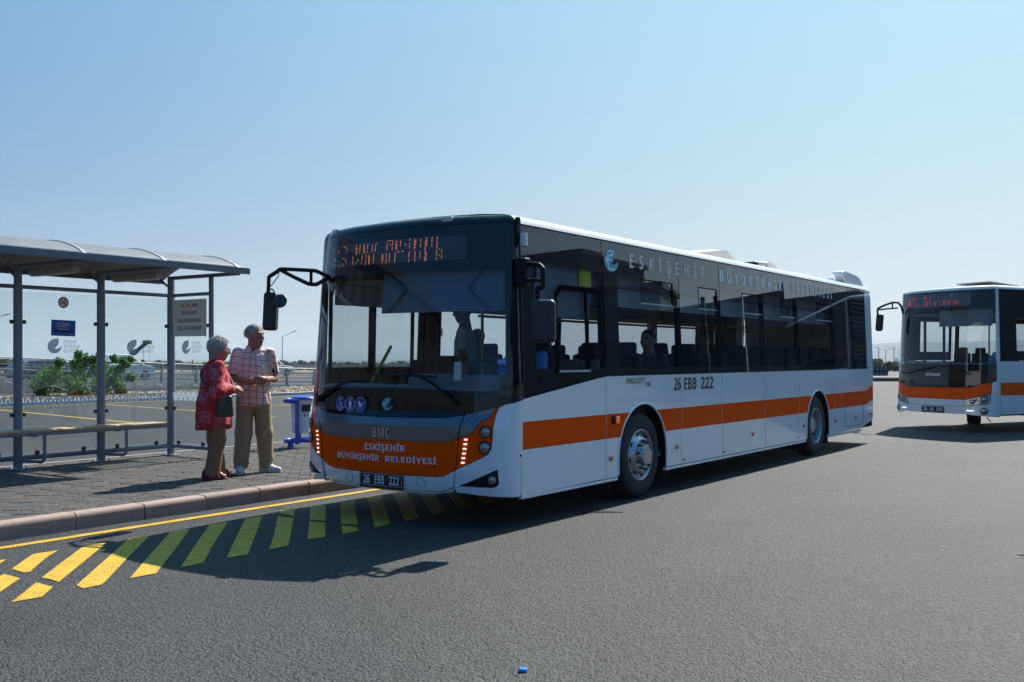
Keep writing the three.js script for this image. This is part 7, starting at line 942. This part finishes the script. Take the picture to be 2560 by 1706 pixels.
  // tunic
  const slv = (i) => { const c = blend([cap(shd[i], el[i], 0.074, 0.078), cap(el[i], [lerp(el[i][0], wr[i][0], 0.78), lerp(el[i][1], wr[i][1], 0.78), lerp(el[i][2], wr[i][2], 0.78)], 0.078, 0.066)], 0.04); return c; };
  const tor = stack([[0.555, 0.235, 0.195, -0.02], [0.70, 0.232, 0.192, -0.022], [0.88, 0.222, 0.188, -0.018], [1.02, 0.208, 0.172, 0.0], [1.16, 0.198, 0.152, 0.0], [1.255, 0.178, 0.122, -0.005], [1.31, 0.12, 0.09, 0.0], [1.36, 0.070, 0.066, 0.022]]), s0 = slv(0), s1 = slv(1);
  const tunF = (x, y, z) => { let d = smin(smin(tor(x, y, z), s0(x, y, z), 0.03), s1(x, y, z), 0.03); const a = Math.atan2(x, z), lowk = 1 - sstep(0.55, 1.0, y); d += 0.010 * lowk * Math.sin(a * 7 + 1) + 0.0045 * n3(x, y * 0.8, z, 28); return Math.max(d, 0.585 - y - 0.035 * Math.sin(a * 2 + 0.8) * 1); };
  const tex = canvasTex(1024, 1024, (g) => { g.fillStyle = '#ad1a24'; g.fillRect(0, 0, 1024, 1024); for (let i = 0; i < 5000; i++) { g.fillStyle = rnd() < 0.5 ? 'rgba(190,60,60,0.5)' : 'rgba(120,10,25,0.5)'; g.fillRect(rnd() * 1024, rnd() * 1024, 3, 3); }
    const patch = (x, y, w, h) => { g.save(); g.translate(x + w / 2, y + h / 2); g.rotate(rr(-0.35, 0.35)); g.translate(-x - w / 2, -y - h / 2); g.beginPath(); g.rect(x, y, w, h); g.clip(); g.fillStyle = 'rgba(150,30,44,0.6)'; g.fillRect(x, y, w, h); g.strokeStyle = 'rgba(205,150,158,0.75)'; g.lineWidth = 3; for (let i = 0; i < w * h / 170; i++) { const px = x + rnd() * w, py = y + rnd() * h, r = rr(4, 13), a = rnd() * 6; g.beginPath(); g.arc(px, py, r, a, a + rr(1.5, 4.5)); g.stroke(); } g.strokeStyle = 'rgba(225,170,178,0.75)'; g.lineWidth = 6; g.strokeRect(x, y, w, h); g.restore(); };
    for (const q of [[30, 90, 150, 190], [230, 40, 170, 150], [430, 180, 190, 230], [660, 60, 150, 220], [850, 150, 150, 180], [80, 380, 210, 170], [330, 480, 150, 220], [540, 520, 230, 150], [820, 420, 170, 230], [40, 640, 180, 200], [280, 760, 240, 170], [580, 740, 170, 220], [800, 720, 190, 180]]) patch(...q);
    g.strokeStyle = 'rgba(220,170,175,0.6)'; g.lineWidth = 4; for (const y of [330, 710]) { g.beginPath(); g.moveTo(0, y); g.bezierCurveTo(300, y - 30, 600, y + 40, 1024, y); g.stroke(); } for (const x of [410, 835]) { g.beginPath(); g.moveTo(x, 0); g.bezierCurveTo(x + 30, 300, x - 20, 600, x, 1024); g.stroke(); } }, { wrapS: THREE.RepeatWrapping, wrapT: THREE.RepeatWrapping });
  const tuv = (x, y, z) => { const a0 = s0(x, y, z), a1 = s1(x, y, z), d = tor(x, y, z); if (Math.min(a0, a1) < d) return [z * 1.3 + 0.3 + (a0 < a1 ? 0.2 : 0), y * 1.3]; return [Math.atan2(x, -z) * 0.24 + 0.5, y * 1.25]; };
  mesh('tunic', nets(tunF, [-0.38, 0.50, -0.27], [0.38, 1.40, 0.34], 0.0095, null, tuv), std(lin(1, 1, 1), 0.8, { map: tex }), t);
  const legF = (sx, zf) => blend([cap([0.08 * sx, 0.80, 0], [0.092 * sx, 0.45, 0.01], 0.098, 0.084), cap([0.092 * sx, 0.45, 0.01], [0.10 * sx, 0.06, zf], 0.084, 0.088)], 0.03), lA = legF(1, 0.05), lB = legF(-1, -0.06);
  mesh('trousers', nets((x, y, z) => Math.max(smin(lA(x, y, z), lB(x, y, z), 0.012) + 0.004 * n3(x, y * 0.4, z, 26), 0.045 - y), [-0.24, 0.02, -0.2], [0.24, 0.88, 0.2], 0.010, (x, y, z) => { const k = 1 + 0.06 * n3(x, y, z, 180); return [0.23 * k, 0.118 * k, 0.066 * k]; }), std(lin(1, 1, 1), 0.9, { vertexColors: true }), t);
  feet.forEach((q, i) => mesh('sandal', [nets((X, Y, Z) => Math.max(q.f(X, Math.max(Y, 0.03), Z) - 0.003, Math.abs(Y - 0.011) - 0.011), q.lo, q.hi, 0.007), nets((X, Y, Z) => { const zr = Z - [0.06, -0.06][i]; return Math.max(Math.abs(q.f(X, Y, Z)) - 0.006, 0.012 - Y, Math.abs(zr - 0.035) < 0.022 || Math.abs(zr - 0.10) < 0.016 || zr < -0.03 ? -1 : 0.01); }, q.lo, q.hi, 0.006)], std(lin(0.16, 0.012, 0.022), 0.5), t));
  // handbag hanging across her
  const bag = thing('handbag', 'black leather shoulder bag hanging at the hip of the woman in red', 'handbag', pos, turn); bag.scale.setScalar(s);
  const lea = phy(lin(0.010, 0.010, 0.012), 0.35, { clearcoat: 0.4 }), bc = V(-0.262, 0.83, 0.05);
  mesh('bag_body', nets((x, y, z) => { const px = (x - bc.x) * 0.94 + (z - bc.z) * 0.34, pz = -(x - bc.x) * 0.34 + (z - bc.z) * 0.94, py = y - bc.y, w = 0.088 + 0.012 * (-py / 0.14), k = Math.hypot(Math.max(0, Math.abs(pz) - w + 0.03), Math.max(0, Math.abs(py) - 0.092), Math.max(0, Math.abs(px) - 0.018)); return k - 0.03 + 0.002 * n3(x, y, z, 50); }, [bc.x - 0.2, bc.y - 0.2, bc.z - 0.2], [bc.x + 0.2, bc.y + 0.2, bc.z + 0.2], 0.008), lea, bag);
  mesh('bag_flap', rbox(0.07, 0.045, 0.16, 0.02).rotateY(0.34).translate(bc.x - 0.004, bc.y + 0.10, bc.z), std(lin(0.09, 0.095, 0.11), 0.5), bag); mesh('bag_trim', rbox(0.074, 0.014, 0.15, 0.005).rotateY(0.34).translate(bc.x - 0.003, bc.y + 0.066, bc.z), std(lin(0.30, 0.06, 0.03), 0.5), bag);
  mesh('strap', tube([V(bc.x, bc.y + 0.11, bc.z - 0.05), V(-0.235, 0.97, -0.03), V(-0.195, 1.03, -0.10), V(-0.07, 1.13, -0.165), V(0.045, 1.23, -0.142), V(0.098, 1.30, -0.088), V(0.112, 1.322, -0.01), V(0.09, 1.27, 0.10), V(-0.02, 1.10, 0.178), V(-0.16, 0.99, 0.17), V(-0.235, 0.96, 0.10), V(bc.x, bc.y + 0.11, bc.z + 0.03)], 0.0125, 80, 6, 0.5), std(lin(0.045, 0.022, 0.016), 0.6), bag);
}
// ----- driver and passengers, in the coarse detail the glass lets through -----
function passenger(label, H, x, y, z, o) {                                // x, y, z: feet (or seat foot) in the bus frame
  const p = V(x, y, z).applyMatrix4(H.M), t = thing('person', label, 'person', p, H.rot + Math.PI / 2 + (o.turn || 0)); t.scale.setScalar(o.scale || 1);
  const sit = o.sit, hy = sit ? 0.52 : 0.92, dy = hy - 0.92, hc = V(0, 1.635 + dy, 0.02), hf = headField(o.woman), cols = headColor(o.skin, { brow: o.hair }), list = [stack([[0.86 + dy, 0.165, 0.12], [1.05 + dy, 0.17, 0.13], [1.28 + dy, 0.195, 0.125], [1.40 + dy, 0.18, 0.10], [1.48 + dy, 0.075, 0.065]]), cap([0, 1.42 + dy, 0], [0, 1.54 + dy, 0.01], 0.06)];
  for (const s of [-1, 1]) { const e = o.reach ? [0.27 * s, 1.18 + dy, 0.12] : [0.25 * s, 1.12 + dy, 0.0], w = o.reach ? [0.2 * s, 1.15 + dy, 0.40] : [0.2 * s, 0.92 + dy, 0.16]; list.push(cap([0.19 * s, 1.41 + dy, 0], e, 0.062, 0.05), cap(e, w, 0.045, 0.032)); if (sit) list.push(cap([0.09 * s, 0.52, 0], [0.11 * s, 0.52, 0.42], 0.085, 0.065), cap([0.11 * s, 0.5, 0.42], [0.11 * s, 0.06, 0.40], 0.06, 0.045), cap([0.11 * s, 0.05, 0.38], [0.11 * s, 0.04, 0.54], 0.045)); else list.push(cap([0.09 * s, 0.88, 0], [0.11 * s, 0.06, 0], 0.09, 0.06), cap([0.11 * s, 0.05, -0.04], [0.11 * s, 0.04, 0.13], 0.05)); }
  const f = blend(list, 0.03), col = (X, Y, Z) => { const yy = Y - dy; if (yy > 1.465 && Math.abs(X) < 0.1) return o.skin; if (sit ? (Z > 0.12 && Y < 0.7) || Y < 0.6 : Y < 0.92) return Math.abs(X) > 0.17 && Y > 0.7 ? o.skin : o.legs || [0.03, 0.03, 0.045]; if (Math.abs(X) > 0.19 && yy < 1.2) return o.skin; return o.shirt; };
  mesh('body', joinColored([nets(f, [-0.36, -0.02, -0.2], [0.36, 1.56 + dy, 0.62], 0.02, col), nets((X, Y, Z) => hf(X, Y - hc.y, Z - hc.z), [-0.12, hc.y - 0.2, -0.14], [0.12, hc.y + 0.15, 0.17], 0.008, (X, Y, Z) => cols(X, Y - hc.y, Z - hc.z))]), std(lin(1, 1, 1), 0.8, { vertexColors: true }), t);
  const crH = ell([0, 0.034, -0.016], [0.087, 0.096, 0.106]); if (!o.bald) mesh('hair', nets((X, Y, Z) => { const b = Y - hc.y, c = Z - hc.z; return Math.max(crH(X, b, c), c * 0.85 - b * 0.45 - 0.018, -0.07 - b + 0.3 * (c + 0.06)); }, [-0.12, hc.y - 0.14, -0.14], [0.12, hc.y + 0.16, 0.15], 0.008, () => o.hair), std(lin(1, 1, 1), 0.85, { vertexColors: true }), t);
  if (o.glasses) mesh('glasses', [rbox(0.055, 0.034, 0.012, 0.008, 0.034, hc.y + 0.002, hc.z + 0.104), rbox(0.055, 0.034, 0.012, 0.008, -0.034, hc.y + 0.002, hc.z + 0.104), cyl(V(-0.06, hc.y + 0.008, hc.z + 0.1), V(-0.08, hc.y + 0.008, hc.z), 0.004), cyl(V(0.06, hc.y + 0.008, hc.z + 0.1), V(0.08, hc.y + 0.008, hc.z), 0.004)], std(lin(0.01, 0.01, 0.01), 0.2), t);
  return t;
}
{
  const sk = [0.32, 0.16, 0.10], dk = [0.03, 0.025, 0.02];
  passenger('bus driver in bright blue shirt and sunglasses at the wheel of the kerbside bus', hull1, -0.93, 0.57, -0.72, { sit: true, reach: true, skin: sk, hair: dk, shirt: [0.06, 0.36, 0.92], glasses: true });
  passenger('bald man in white T-shirt and glasses standing inside the kerbside bus', hull1, -1.75, 0.47, 0.72, { skin: sk, hair: dk, shirt: [0.50, 0.52, 0.56], bald: true, glasses: true, turn: -1.0 });
  passenger('person in pink shirt standing behind the driver of the kerbside bus', hull1, -1.75, 0.47, -0.12, { skin: sk, hair: dk, shirt: [0.40, 0.17, 0.22], scale: 1.03, turn: 2.6 });
  passenger('grey haired passenger seated behind the front door of the kerbside bus', hull1, -2.35, 0.57, 0.98, { sit: true, skin: sk, hair: [0.3, 0.3, 0.3], shirt: [0.12, 0.13, 0.16] });
  passenger('seated passenger in dark clothes at the second side window of the bus', hull1, -3.15, 0.55, -0.98, { sit: true, skin: sk, hair: dk, shirt: [0.05, 0.05, 0.06] });
  passenger('seated passenger in dark green at the third side window of the bus', hull1, -4.75, 0.55, -0.98, { sit: true, skin: sk, hair: dk, shirt: [0.05, 0.08, 0.06], woman: true });
  passenger('bus driver in light blue shirt at the wheel of the turning bus', hull2, -0.95, 0.64, -0.62, { sit: true, reach: true, skin: sk, hair: dk, shirt: [0.10, 0.36, 0.68] });
}
renderer.render(scene, camera);
